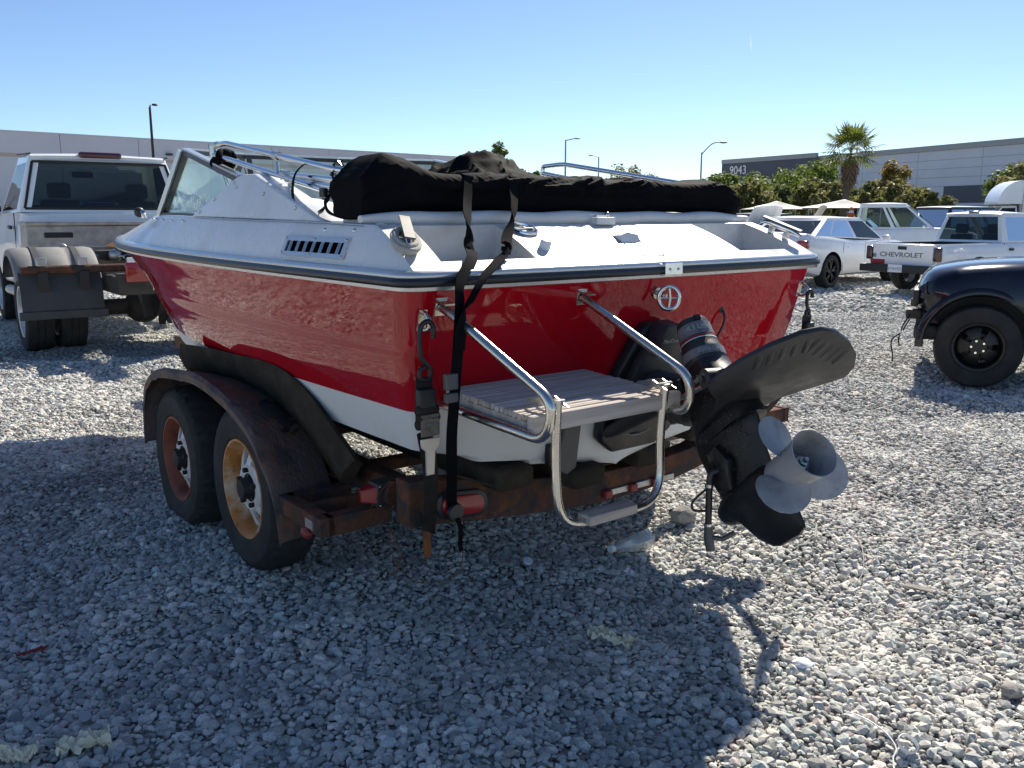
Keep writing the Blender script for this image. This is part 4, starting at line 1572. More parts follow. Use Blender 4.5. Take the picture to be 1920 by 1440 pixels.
# arms and bellows between gimbal and drive
bl0 = tp(.03, .86, .09)
up0 = MD @ Vector((0, .18, .40))
m1 = MB()
n = 9
for k in range(n):
    f = k / (n - 1)
    p = bl0.lerp(up0, f)
    q = bl0.lerp(up0, min(1, f + .06))
    m1.tube([p, p.lerp(q, .4), q], [.075, .088, .075] if k < n - 1 else [.075, .08, .07], 16)
m1.build('bellows', 'rail_black', gim, smooth=60)
m1 = MB()
for sx in (-1, 1):
    a = tp(.03 + sx * .15, .80, .08)
    b = MD @ Vector((sx * .085, .10, .44))
    m1.bar(a, b, .03, .06)
m1.build('gimbal_arm', 'black_metal', gim, smooth=20, bevel=.008)
# trim cylinders
for sx in (-1, 1):
    a = tp(.03 + sx * .17, .70, .05)
    b = MD @ Vector((sx * .10, -.13, .345))
    m1 = MB()
    d = (b - a)
    m1.tube([a, a + d * .07, a + d * .6, a + d * .61], [.02, .028, .028, .022], 14)
    m1.build('trim_cylinder', 'black_plastic', gim, smooth=40)
    MB().tube([a + d * .6, b], .011, 10).build('trim_rod', 'steel', gim, smooth=60)
    m1 = MB()
    m1.tube([b - d.normalized() * .015, b + d.normalized() * .045], .026, 14)
    m1.build('rod_end_cap', 'black_plastic', gim, smooth=40)
c1, c2 = MD @ Vector((-.15, -.13, .355)), MD @ Vector((.17, -.13, .355))
m1 = MB()
m1.tube([c1, c1.lerp(c2, .02), c1.lerp(c2, .22), c1.lerp(c2, .24), c1.lerp(c2, .76), c1.lerp(c2, .78), c1.lerp(c2, .98), c2], [.026, .033, .033, .024, .024, .033, .033, .026], 16)
m1.tube([c1.lerp(c2, -.03), c1], .012, 10)
m1.build('pivot_pin', 'black_plastic', gim, smooth=40)
m1 = MB()
m1.tube(dense([tp(.12, 1.0, .06), tp(.25, .95, .12), tp(.3, .86, .2), MD @ Vector((.09, .1, .35))], 6), .012, 10)
m1.build('shift_cables', 'rail_black', gim, smooth=60)

# ---- folded bimini: frame tubes, canvas, small straps
bim = sub('bimini_top', boat)
def tubes(paths, r_, name='bimini_tube'):
    for p in paths:
        MB().tube(p, r_, 12).build(name, 'chrome', bim, smooth=60)
rp = .0125
port = [
    arc_path([(-.86, 2.10, 1.795), (-.86, 2.10, 1.832), (-.86, 1.93, 1.838), (-.90, .70, 1.662), (-.60, .60, 1.64)], [0, .03, .05, .12, 0]),
    arc_path([(-.86, 2.10, 1.795), (-.90, .70, 1.575), (-.6, .58, 1.56)], [0, .1, 0]),
    arc_path([(-.875, 1.24, 1.668), (-.90, .70, 1.628), (-.6, .6, 1.62)], [0, .08, 0]),
    arc_path([(-.875, 1.20, 1.645), (-.90, .70, 1.60), (-.6, .6, 1.59)], [0, .08, 0]),
]
tubes(port, rp)
stb = [[Vector((-p.x + .02, p.y - (.42 if p.y > 1.5 else .12), p.z - (.055 if p.y > 1.5 else .02))) for p in q] for q in port[:2]]
tubes(stb, rp)
def collar(p, d, r_=.0175, L_=.045):
    p, d = Vector(p), Vector(d).normalized()
    m1 = MB()
    m1.tube([p - d * L_ / 2, p + d * L_ / 2], r_, 14)
    m1.build('clamp', 'steel', bim, smooth=60)
dd = Vector((-.04, -1.23, -.176)).normalized()
collar((-.86, 2.09, 1.808), (0, 0, 1), .019, .05)
collar((-.862, 2.03, 1.785), (-.03, -1, -.157), .017, .04)
collar((-.86, 2.04, 1.836), (0, 1, 0), .0165, .03)
for y, zt in ((1.30, 1.748), (1.22, 1.668), (1.17, 1.645), (1.18, 1.652)):
    collar((-.882, y, zt), (-.03, -1, -.14), .0178, .05)
collar((.885, .95, 1.675), (0, 1, .15), .017, .04)
# jaw slides hanging the lower tube
for y, z0, z1 in ((1.30, 1.72, 1.672), (1.25, 1.67, 1.645), (1.18, 1.645, 1.61)):
    MB().tube([(-.882, y, z0), (-.884, y - .01, z1)], .010, 10).build('jaw_slide', 'steel', bim, smooth=60)
# black tie at the windshield corner
m1 = MB()
for k in range(3):
    m1.tube([Vector((-.845 + .018 * k, 2.02 + .03 * k, 1.76)) + Vector((.035 * math.cos(a), .045 * math.cos(a + k), .045 * math.sin(a))) for a in [2 * math.pi * j / 12 for j in range(12)]], .016, 8, closed=True)
m1.sphere((-.85, 2.05, 1.75), .045, 10, 8, (1, 1.2, .9))
m1.build('tie_bundle', 'canvas', bim, smooth=60)
for a, b in (((-.86, 2.02, 1.75), (-.84, 1.90, 1.47)), ((-.86, 2.02, 1.75), (-.83, 1.82, 1.47)), ((-.82, 1.92, 1.72), (-.80, 1.80, 1.47)), ((-.80, 1.86, 1.72), (-.79, 1.74, 1.47))):
    ribbon([a, Vector(a).lerp(Vector(b), .5) + Vector((.004, 0, 0)), b], [(.3, 1, .2)] * 3, .026).build('tie_strap', 'webbing', bim, smooth=0)

# canvas sleeve
ztop = crv([-1.0, -.95, -.88, -.80, -.70, -.60, -.45, -.2, .1, .4, .7, .9, .98, 1.04], [1.60, 1.640, 1.692, 1.688, 1.650, 1.640, 1.645, 1.642, 1.640, 1.638, 1.640, 1.640, 1.60, 1.56])
zbot = crv([-1.0, -.9, -.8, -.5, 0, .5, .9, 1.04], [1.485, 1.49, 1.512, 1.513, 1.512, 1.518, 1.512, 1.50])
NU, NV = 340, 84
secs = []
for i in range(NU + 1):
    f = i / NU
    x = -.972 + 1.995 * f
    zt, zb = ztop(x), zbot(x)
    hz, zc = (zt - zb) / 2, (zt + zb) / 2
    endk = min(1, (min(f, 1 - f) / .03))**.5 if min(f, 1 - f) < .03 else 1
    hy = .135 * (.8 + .2 * endk)
    hz *= (.88 + .12 * endk)
    row = []
    for j in range(NV):
        a = 2 * math.pi * j / NV
        ca, sa = math.cos(a), math.sin(a)
        px_ = (abs(ca)**(2 / 4.5)) * (1 if ca >= 0 else -1)
        pz_ = (abs(sa)**(2 / 4.5)) * (1 if sa >= 0 else -1)
        # long diagonal creases, sharper near the top edge
        w1 = mnoise.noise(Vector((x * 5 + pz_ * 1.2, pz_ * 1.6, px_ * 2 + 3)))
        w2 = mnoise.noise(Vector((x * 8 - pz_ * 3.4 + 2 * mnoise.noise(Vector((x * 3, 1, 5))), pz_ * 2.2, 9)))
        w3 = mnoise.noise(Vector((x * 55 + pz_ * 6, pz_ * 2.5, 20)))
        rid = max(0, 1 - abs(w2) * 3.2) ** 1.5 * max(0, min(1, .5 + 1.6 * mnoise.noise(Vector((x * 2.3, 7, pz_)))))
        topk = max(0, min(1, (pz_ + .3)))
        seamk = math.exp(-((pz_ - .22) / .16)**2)
        disp = .007 * w1 * (.4 + .6 * topk) + .019 * rid * (.22 + .78 * topk) + .0045 * w3 * (seamk + .5 * topk)
        flap = .014 * (1 / (1 + math.exp(-(pz_ - (.18 + .12 * mnoise.noise(Vector((x * 3, 4, 0))))) * 28)))
        sag = -.006 * math.exp(-((pz_ + .15) / .25)**2)
        nx_, nz_ = px_ * (abs(px_)**1.2), pz_ * (abs(pz_)**1.2)
        ln = math.hypot(nx_, nz_) + 1e-6
        d_ = disp + flap + sag
        row.append(Vector((x, .52 + px_ * hy + d_ * nx_ / ln, zc + pz_ * hz + d_ * .8 * nz_ / ln)))
    secs.append(row)
canv = MB().loft(secs, closed=True, cap=True).build('bimini_canvas', 'canvas', bim, smooth=26)
# loose hump of cloth behind the roll
NA, NBt = 60, 40
V, F = [], []
for i in range(NA + 1):
    u_ = i / NA
    for j in range(NBt + 1):
        v_ = j / NBt
        x = -.62 + .95 * u_
        y = .50 + .62 * v_
        env = math.sin(math.pi * min(1, u_ * 1.0))**.7 * math.sin(math.pi * v_)**.6
        peak = math.exp(-((u_ - .36) / .22)**2) * 1.0 + .45 * math.exp(-((u_ - .70) / .2)**2)
        w1 = mnoise.noise(Vector((x * 5, y * 5, 2)))
        w2 = (1 - abs(mnoise.noise(Vector((x * 9 + y * 5, y * 7 - x * 4, 6)))))**2
        w3 = max(0, 1 - abs(mnoise.noise(Vector((x * 7 - y * 6, y * 5 + x * 3, 13)))) * 3.5)**1.5
        z = 1.575 + env * (.160 * peak + .03 * w1 + .035 * (w2 - .4) * peak + .030 * w3)
        V.append((x + .02 * w1, y + .012 * w1, z))
for i in range(NA):
    for j in range(NBt):
        a = i * (NBt + 1) + j
        F.append((a, a + 1, a + NBt + 2, a + NBt + 1))
hump = MB().add(V, F).build('canvas_fold', 'canvas', bim, smooth=50)
md = hump.modifiers.new('s', 'SOLIDIFY')
md.thickness = .004
bake_mods(hump)
shade(hump, 50)
# webbing loops hanging from the tubes
ribbon([(-.885, .98, 1.715), (-.93, 1.02, 1.66), (-.955, .99, 1.57), (-.95, .90, 1.512), (-.935, .82, 1.512), (-.92, .765, 1.56), (-.905, .76, 1.63), (-.89, .77, 1.69)],
       [(.2, 1, 0)] * 3 + [(1, .3, 0)] * 2 + [(.2, 1, 0)] * 3, .028).build('webbing_loop', 'webbing', bim, smooth=30)
ribbon([(-.90, .74, 1.59), (-.955, .71, 1.56), (-.97, .67, 1.52), (-.955, .60, 1.495), (-.93, .55, 1.49)], [(.2, 1, 0)] * 5, .028).build('webbing_loop', 'webbing', bim, smooth=30)
MB().box((-.925, .79, 1.585), (.02, .04, .035)).build('buckle', 'trim_black', bim, smooth=0, bevel=.004)
# ------------------------------------------------------------------ trailer
trl = thing('boat_trailer', 'rusty tandem axle boat trailer under the red boat', 'trailer', BOAT_O, BOAT_R)
# frame rails
for side in (-1, 1):
    z0 = .50 if side < 0 else .54
    pth = [(side * .83, .28, z0), (side * .83, 2.5, z0 + .01), (side * .08, 4.4, z0 - .04)]
    m1 = MB()
    m1.bar(pth[0], pth[1], .075, .10)
    m1.build('frame_rail', 'rust', trl, smooth=0, bevel=.006)
    m1 = MB()
    m1.bar(pth[1], pth[2], .075, .10)
    m1.build('tongue_rail', 'rust', trl, smooth=0, bevel=.006)
MB().bar((0, 4.2, .45), (0, 5.6, .42), .09, .10).build('tongue', 'rust', trl, smooth=0, bevel=.006)
for y in (1.7, 2.45):
    MB().bar((-.83, y, .47), (.83, y, .47), .07, .08).build('cross_member', 'rust', trl, smooth=0, bevel=.006)
# sagging rear cross beam
nodes = [(-.93, .437, .605), (-.86, .435, .60), (-.38, .377, .515), (-.04, .346, .475), (.30, .352, .470), (.55, .385, .49), (.95, .47, .60)]
def bz(t, k):
    xs = [n_[0] for n_ in nodes]
    return float(np.interp(t, xs, [n_[k] for n_ in nodes]))
secs = []
for i in range(25):
    t = -.93 + 1.88 * i / 24
    a, b = bz(t, 1), bz(t, 2)
    secs.append([Vector((t, .22, a)), Vector((t, .22, b)), Vector((t, .31, b)), Vector((t, .31, a))])
beam = MB().loft(secs, closed=True, cap=True).build('rear_beam', 'rust', trl, smooth=20, bevel=.005)
# raised welded patch and keel roller bracket on the beam
m1 = MB()
m1.prism([(-.18, .06), (.16, .10), (.36, .075), (.22, .0), (-.1, -.02)], (.10, .265, .49), (1, 0, .05), (0, .5, .25), (0, -.3, 1), .0, .012)
m1.build('winch_pad', 'rust', trl, smooth=20, bevel=.004)
# bunk ends under the transom
for x, z in ((-.55, .575), (-.19, .515)):
    m1 = MB()
    m1.bar((x, .10, z), (x, 3.0, z - .02 + .04), .17, .085)
    m1.build('hull_bunk', 'carpet', trl, smooth=30, bevel=.025, bseg=3)
for x, z in ((.55, .575), (.22, .515)):
    m1 = MB()
    m1.bar((x, .16, z), (x, 3.0, z + .02), .17, .085)
    m1.build('hull_bunk', 'carpet', trl, smooth=30, bevel=.025, bseg=3)
m1 = MB()
m1.tube(dense([(-.80, .16, .63), (-.70, .14, .585), (-.62, .13, .56), (-.60, .13, .575)], 5), .005, 8)
m1.build('torn_carpet_edge', 'carpet', trl, smooth=60)
# side bunk: draped dark carpet board rising forward
up = [(2.36, .842), (1.94, .869), (1.59, .880), (1.34, .891), (1.12, .887), (.97, .862), (.83, .815), (.70, .75), (.58, .69), (.47, .635)]
lo = [(2.44, .70), (2.05, .735), (1.75, .745), (1.48, .738), (1.26, .715), (1.08, .675), (.96, .63), (.86, .58), (.77, .54), (.68, .50)]
for side in (-1, 1):
    A = dense([(0, a, b) for a, b in up], 5)
    B = dense([(0, a, b) for a, b in lo], 5)
    secs = []
    for i, (p, q) in enumerate(zip(A, B)):
        x0, x1 = side * 1.0, side * .955
        w = .01 * mnoise.noise(Vector((p.y * 4, side, 0)))
        mid = p.lerp(q, .5)
        secs.append([Vector((x0 - side * .03, p.y, p.z - .01)), Vector((x0, p.y, p.z + .008)), Vector((side * (1.0 + w), mid.y, mid.z + .006)), Vector((x1, q.y, q.z)), Vector((x1 - side * .045, q.y, q.z - .02))])
    MB().loft(secs, closed=True, cap=True).build('side_bunk', 'carpet', trl, smooth=50)
MB().bar((-.93, 2.40, .76), (-.84, 2.42, .52), .05, .09).build('bunk_post', 'rust', trl, smooth=0, bevel=.004)
# fenders
def fender(side, dz=0.0):
    out = [(2.47, .33), (2.455, .52), (2.41, .64), (2.30, .72), (2.12, .768), (1.90, .79), (1.64, .808), (1.35, .778), (1.12, .722), (.97, .648), (.87, .56), (.795, .459), (.762, .34), (.755, .285)]
    inn = [(2.47, .33), (2.455, .50), (2.41, .61), (2.30, .675), (2.12, .71), (1.90, .728), (1.64, .735), (1.36, .715), (1.12, .668), (1.0, .60), (.93, .53), (.86, .44), (.80, .335), (.785, .285)]
    A = dense([(0, a, b) for a, b in out], 4)
    B = dense([(0, a, b) for a, b in inn], 4)
    secs = []
    for i, (p, q) in enumerate(zip(A, B)):
        jag = .008 * mnoise.noise(Vector((p.y * 16, 3, side)))
        xo = side * (1.175 + jag)
        lipk = min(1, min(i, len(A) - 1 - i) / 6)
        row = [Vector((xo, p.y, p.z - (.012 + .033 * lipk) + jag + dz)), Vector((xo + side * .004, p.y, p.z - .012 + dz)), Vector((side * 1.165, p.y, p.z + dz))]
        for k in (.2, .45, .7, 1.0):
            r_ = p.lerp(q, k)
            d_ = .006 * mnoise.noise(Vector((p.y * 6, k * 4, side)))
            row.append(Vector((side * (1.165 - .255 * k), r_.y, r_.z + d_ + dz)))
        secs.append(row)
    m1 = MB()
    m1.loft(secs)
    fo = m1.build('fender', 'rust_fender', trl, smooth=60)
    # rusted-through holes: cut away a few faces
    bm = bmesh.new()
    bm.from_mesh(fo.data)
    bm.faces.ensure_lookup_table()
    kill = []
    for f in bm.faces:
        c_ = f.calc_center_median()
        for hy, hx, r_ in ((1.02, side * 1.03, .022), (.90, side * 1.06, .018), (.84, side * 1.0, .03), (1.6, side * .96, .018)):
            if abs(c_.y - hy) < r_ * 1.1 and abs(c_.x - hx) < r_ * 1.4:
                kill.append(f)
                break
    if side < 0 and False:
        bmesh.ops.delete(bm, geom=kill, context='FACES')
    bm.to_mesh(fo.data)
    bm.free()
    md = fo.modifiers.new('s', 'SOLIDIFY')
    md.thickness = .006
    md.offset = 0
    bake_mods(fo)
    shade(fo, 50)
    if side < 0:
        for hy, hx, hz, a, b in ((.985, -1.035, .655, .022, .012), (1.10, -.99, .700, .016, .010), (1.22, -1.02, .735, .03, .006)):
            o = blob_sheet(0, 0, a, b, 0, .4, seed=hy * 7, jag=.5).build('rust_hole', 'trim_black', fo, smooth=0)
            o.location = (hx, hy, hz + .004)
            o.rotation_euler = (R(38 if hy < 1.05 else 24), R(8), 0)
    # inner skirt
    secs = []
    for p in B:
        secs.append([Vector((side * .911, p.y, p.z - .002 + dz)), Vector((side * .905, p.y, max(p.z - .28, .42) if p.y > .9 else p.z - .02))])
    return fo
fender(-1)
fender(1, .05)
# step frame behind the fender
def step(side, y0, y1, z):
    x0, x1 = side * 1.13, side * .87
    for p, q, w in (((x0, y0, z), (x0, y1, z), .06), ((x0, y0 + .03, z), (x1, y0 + .03, z), .06), ((x0, y1 - .02, z), (x1, y1 - .02, z), .05), ((x0, (y0 + y1) / 2 + .0, z + .004), (x1, (y0 + y1) / 2, z + .004), .03)):
        MB().bar(p, q, w, .07).build('step_bar', 'rust', trl, smooth=0, bevel=.005)
step(-1, .44, .80, .425)
step(1, .16, .50, .565)
# wheels
def trailer_wheel(side, y, z, rimmat, flat=0.0):
    w = sub('wheel', trl, (side * 1.035, y, z))
    Rr, W = .362, .205
    prof = [(.205, -.085), (.225, -.098), (.27, -.104), (.315, -.102), (.340, -.092), (.353, -.078), (.361, -.045), (.3625, 0), (.361, .045), (.353, .078), (.340, .092), (.315, .102), (.27, .104), (.225, .098), (.205, .085)]
    m1 = MB()
    NSEG = 96
    n = len(prof)
    vs, fs = [], []
    for k in range(NSEG):
        a = 2 * math.pi * k / NSEG
        for i, (r_, h) in enumerate(prof):
            rr_ = r_
            if 4 <= i <= 10:
                blk = (k % 2 == 0)
                if i in (4, 5, 9, 10) and not blk:
                    rr_ -= .014
                if i in (6, 8) and (k + (1 if i == 8 else 0)) % 3 == 0:
                    rr_ -= .010
            zz, yy = rr_ * math.cos(a), rr_ * math.sin(a)
            hh = h
            if flat and zz < -(.362 - flat):
                over = -(.362 - flat) - zz
                zz = -(.362 - flat) - over * .04
                hh *= 1 + over * 2.2
            elif flat and zz < -.16:
                hh *= 1 + .16 * max(0, (-zz - .16) / .16)
            if zz + z < -.012:
                zz = -.012 - z
            vs.append((hh, yy, zz))
    for k in range(NSEG):
        l = (k + 1) % NSEG
        for i in range(n - 1):
            fs.append((k * n + i, l * n + i, l * n + i + 1, k * n + i + 1))
    m1.add(vs, fs)
    m1.build('tyre', 'black_rubber', w, smooth=24)
    m1 = MB()
    s = side
    m1.lathe([(.216, .090 * s), (.214, .097 * s), (.205, .097 * s), (.198, .088 * s), (.186, .070 * s), (.178, .03 * s), (.176, -.01 * s), (.165, -.012 * s), (.178, -.05 * s), (.186, -.08 * s), (.214, -.09 * s)], (0, 0, 0), 'X', 48)
    m1.build('rim', rimmat, w, smooth=40)
    # disc with eight spokes
    m1 = MB()
    m1.lathe([(.062, .062 * s), (.095, .068 * s), (.105, .056 * s), (.105, .046 * s), (.062, .046 * s)], (0, 0, 0), 'X', 32)
    for k in range(8):
        a = 2 * math.pi * k / 8
        c, d = math.cos(a), math.sin(a)
        def P(r_, t_, h): return Vector(((h + .034) * s, r_ * c - t_ * d, r_ * d + t_ * c))
        m1.add([P(.095, -.020, .030), P(.095, .020, .030), P(.178, .032, -.002), P(.178, -.032, -.002), P(.095, -.020, .014), P(.095, .020, .014), P(.178, .032, -.016), P(.178, -.032, -.016)],
               [(0, 1, 2, 3), (4, 7, 6, 5), (0, 4, 5, 1), (1, 5, 6, 2), (2, 6, 7, 3), (3, 7, 4, 0)])
    m1.build('spokes', 'rim_white', w, smooth=25)
    MB().lathe([(0, .012 * s), (.165, .010 * s), (.170, -.03 * s)], (0, 0, 0), 'X', 32).build('brake_drum', 'hub', w, smooth=40)
    m1 = MB()
    m1.lathe([(0, .105 * s), (.040, .103 * s), (.046, .092 * s), (.048, .05 * s), (.064, .025 * s), (.064, .0)], (0, 0, 0), 'X', 24)
    for k in range(5):
        a = 2 * math.pi * k / 5 + .3
        m1.tube([(.05 * s, .079 * math.cos(a), .079 * math.sin(a)), (.085 * s, .079 * math.cos(a), .079 * math.sin(a))], .011, 6)
    m1.build('hub', 'hub', w, smooth=40)
    return w
trailer_wheel(-1, 1.25, .365, 'rim_orange')
trailer_wheel(-1, 2.12, .305, 'rim_red', .065)
trailer_wheel(1, 1.20, .365, 'rim_white')
trailer_wheel(1, 2.10, .365, 'rim_white')
for y, z in ((1.23, .36), (2.11, .33)):
    MB().tube([(-.93, y, z), (.93, y, z)], .035, 12).build('axle', 'rust', trl, smooth=60)
for side in (-1, 1):
    for y in (1.23, 2.11):
        for k in range(3):
            MB().bar((side * .83, y - .3 + .05 * k, .40 - .014 * k), (side * .83, y + .3 - .05 * k, .40 - .014 * k), .05, .012).build('leaf_spring', 'rust', trl, smooth=0)
# lights
m1 = MB()
def stad(L_, r_, n=10):
    p = []
    for k in range(n + 1):
        a = -math.pi / 2 + math.pi * k / n
        p.append((L_ + r_ * math.cos(a), r_ * math.sin(a)))
    for k in range(n + 1):
        a = math.pi / 2 + math.pi * k / n
        p.append((-L_ + r_ * math.cos(a), r_ * math.sin(a)))
    return p
tl = Vector((-.715, .22, .487))
ex = Vector((1, 0, -.115)).normalized()
MB().prism(stad(.062, .052), tl, ex, (0, 0, 1), (0, -1, 0), -.01, .012).build('light_grommet', 'rail_black', trl, smooth=30, bevel=.006)
MB().prism(stad(.056, .036), tl, ex, (0, 0, 1), (0, -1, 0), .0122, .02).build('tail_light', 'red_lens', trl, smooth=30, bevel=.004)
for x in (.02, .165, .30):
    z = bz(x, 1) * .55 + bz(x, 2) * .45 - .02
    m1 = MB()
    m1.box((x + .055, .214, z), (.105, .012, .026))
    m1.build('marker_bracket', 'alu', trl, smooth=0, bevel=.003)
    MB().box((x - .02, .205, z), (.042, .03, .034)).build('marker_light', 'red_lens_faded', trl, smooth=20, bevel=.008)
# old box lamp on the step
m1 = MB()
c = Vector((-.905, .43, .515))
m1.box(c, (.10, .07, .09))
bx = m1.build('lamp_box', 'black_plastic', trl, smooth=20, bevel=.006)
MB().lathe([(0, -.05), (.040, -.048), (.046, -.035), (.046, 0)], c + Vector((.02, .0, 0)), 'Y', 24).build('lamp_bezel', 'rust', bx, smooth=40)
m1 = MB()
m1.add([c + Vector(p) for p in ((-.05, -.03, -.03), (-.05, -.03, .035), (-.05, .04, -.03), (-.05, .04, .035), (-.10, .0, -.022), (-.10, .0, .022), (-.09, .035, -.02), (-.09, .035, .02))], [(0, 1, 5, 4), (1, 3, 7, 5), (3, 2, 6, 7), (2, 0, 4, 6), (4, 5, 7, 6)])
m1.build('side_lens', 'red_lens', bx, smooth=0, bevel=.005)
for dx, dz in ((-.04, .035), (-.04, -.035), (.045, .035), (.045, -.03)):
    MB().sphere(c + Vector((dx, -.036, dz)), .004, 8, 6).build('screw', 'steel', bx, smooth=180)
# side marker on the step corner
MB().box((-1.163, .52, .425), (.006, .06, .035)).build('marker_plate', 'alu', trl, smooth=0)
MB().sphere((-1.165, .545, .385), .03, 12, 8, (.6, 1.1, .7)).build('side_marker_light', 'red_lens_faded', trl, smooth=60)
# hook plates and wires
m1 = MB()
m1.bar((-.875, .20, .43), (-.872, .20, .33), .028, .012, up=(0, 1, 0))
m1.build('strap_hook', 'rust_orange', trl, smooth=0, bevel=.004)
for pts in ([(-.97, .42, .47), (-.93, .36, .57), (-.90, .30, .56), (-.87, .25, .50)], [(-.93, .36, .40), (-.945, .33, .33), (-.93, .31, .28), (-.95, .29, .255)], [(-.93, .36, .40), (-.91, .32, .31), (-.92, .28, .26), (-.88, .25, .22), (-.80, .22, .215), (-.74, .2, .24), (-.72, .2, .33)]):
    MB().tube(dense(pts, 6), .0016, 6).build('wire', 'rust_orange', trl, smooth=60)

# ------------------------------------------------------------------ straps (things of their own)
def bthing(name, label, cat, group=None):
    return thing(name, label, cat, BOAT_O, BOAT_R, group)
def tie_down(side, label):
    t = bthing('tie_down_strap', label, 'strap', 'transom tie-down straps')
    x = side * (1.012 if side < 0 else .985)
    top = Vector((x, .02, 1.165))
    if side < 0:
        base, ytop = Vector((-.872, .195, .425)), -.02
    else:
        base, ytop = Vector((.93, .195, .53)), -.02
    h0 = Vector((x + side * .0, ytop, 1.165))
    # S hook
    hk = 1.0 if side < 0 else .62
    pth = dense([h0 + Vector((.03 * hk, -.005, -.03 * hk)), h0 + Vector((.034 * hk, -.006, .0 * hk)), h0 + Vector((.015 * hk, -.004, .022 * hk)), h0 + Vector((-.008 * hk, 0, .005 * hk)), h0 + Vector((-.014 * hk, .0, -.05 * hk)), h0 + Vector((-.004 * hk, .0, -.095 * hk)), h0 + Vector((.022 * hk, 0, -.125 * hk)), h0 + Vector((.018 * hk, 0, -.155 * hk)), h0 + Vector((-.012 * hk, 0, -.155 * hk)), h0 + Vector((-.014 * hk, 0, -.128 * hk)), h0 + Vector((.004 * hk, 0, -.118 * hk))], 5)
    MB().tube(pth, .0078, 10).build('hook', 'black_metal', t, smooth=60)
    a = h0 + Vector((0, 0, -.15 * hk))
    b = h0 + Vector((0, .006, -.15 * hk - .15))
    ribbon([a, a.lerp(b, .5), b], [(1, 0, 0)] * 3, .058, .006).build('upper_webbing', 'webbing_old', t, smooth=0)
    # ratchet body
    m1 = MB()
    m1.box(a.lerp(b, .45) + Vector((0, -.012, .0)), (.062, .03, .07))
    m1.build('ratchet_body', 'trim_black', t, smooth=20, bevel=.008)
    m1 = MB()
    for k in (0, 1, 2):
        m1.tube([b + Vector((-.036, -.018 - .006 * (k % 2), .05 - .022 * k)), b + Vector((.036, -.018 - .006 * (k % 2), .05 - .022 * k))], .016, 10)
    m1.build('wound_webbing', 'webbing_old', t, smooth=40)
    pl = MB()
    pl.box(b + Vector((0, -.036, .005)), (.068, .006, .07))
    pl.build('label_plate', 'bronze_plate', t, smooth=0, bevel=.003)
    if side < 0:
        for i, txt in enumerate(('PANKY\'S', 'RV MARINE', '714-1703')):
            text_obj('plate_lettering', txt, .0165, 'decal_grey', t, b + Vector((0, -.0396, .026 - .021 * i)), (1, 0, 0), (0, 0, 1), extrude=.0004, sx=.85)
    # silver lever
    m1 = MB()
    m1.prism([(-.036, 0), (.036, 0), (.034, -.028), (.018, -.042), (.016, -.12), (-.016, -.12), (-.018, -.042), (-.034, -.028)], b + Vector((0, -.032, -.035)), (1, 0, 0), (0, -.04, 1), (0, -1, 0), .0, .006)
    m1.build('lever', 'alu', t, smooth=20, bevel=.003)
    # lower webbing
    p0 = b + Vector((0, .0, -.02))
    ribbon([p0, p0.lerp(base, .35) + Vector((0, -.03, 0)), p0.lerp(base, .7) + Vector((0, -.02, 0)), base + Vector((0, -.006, .02)), base], [(1, 0, 0)] * 5, .052, .005).build('lower_webbing', 'webbing_old', t, smooth=0)
    return t
tie_down(-1, 'ratchet tie-down with brass label plate on the near transom corner')
tie_down(1, 'dark ratchet tie-down on the far transom corner beside the gravel')

t = bthing('tarp_strap', 'long black webbing strap looped over the canvas and hooked to the trailer beam', 'strap')
wA = Vector((.86, .5, 0))
pa = [(-.55, .50, 1.652), (-.548, .40, 1.648), (-.56, .375, 1.62), (-.62, .30, 1.53), (-.735, .13, 1.42), (-.80, .02, 1.37), (-.905, -.066, 1.305), (-.925, -.09, 1.233), (-.932, -.09, 1.12), (-.930, -.06, .93), (-.90, .0, .80), (-.82, .12, .64), (-.77, .195, .505), (-.765, .19, .48)]
wd = [(1, 0, 0), (1, 0, 0), (1, .1, 0), (.9, .45, .1), (.35, .9, .3), (.8, .55, .2), (.9, .4, .1), (1, .2, 0), (1, 0, 0), (1, 0, 0), (1, 0, 0), (1, 0, 0), (1, 0, 0), (1, 0, 0)]
ribbon(pa, wd, .039, .003, 10).build('strap_run', 'webbing', t, smooth=30)
pb = [(-.345, .50, 1.652), (-.343, .40, 1.648), (-.36, .372, 1.615), (-.42, .29, 1.53), (-.575, .13, 1.43), (-.66, .03, 1.385), (-.82, -.072, 1.315), (-.895, -.105, 1.25), (-.922, -.11, 1.215), (-.935, -.11, 1.16), (-.938, -.105, 1.10)]
wd = [(1, 0, 0), (1, 0, 0), (1, .1, 0), (.8, .55, .1), (.3, .9, .3), (.7, .6, .3), (.5, .8, .3), (.3, .9, .2), (.7, .6, 0), (1, 0, 0), (1, 0, 0)]
ribbon(pb, wd, .039, .003, 10).build('strap_run', 'webbing', t, smooth=30)
m1 = MB()
m1.box((-.958, -.085, 1.005), (.045, .02, .05))
m1.box((-.958, -.085, .955), (.045, .02, .03))
m1.build('cam_buckle', 'tank', t, smooth=0, bevel=.004)
m1 = MB()
m1.lathe([(0, -.014), (.03, -.012), (.034, 0), (0, .002)], (-.765, .185, .475), 'Y', 16)
m1.build('strap_end', 'rail_black', t, smooth=40)
ribbon([(-.765, .18, .47), (-.76, .16, .42), (-.755, .17, .36), (-.75, .17, .33)], [(1, 0, 0)] * 4, .018).build('strap_tail', 'webbing', t, smooth=30)
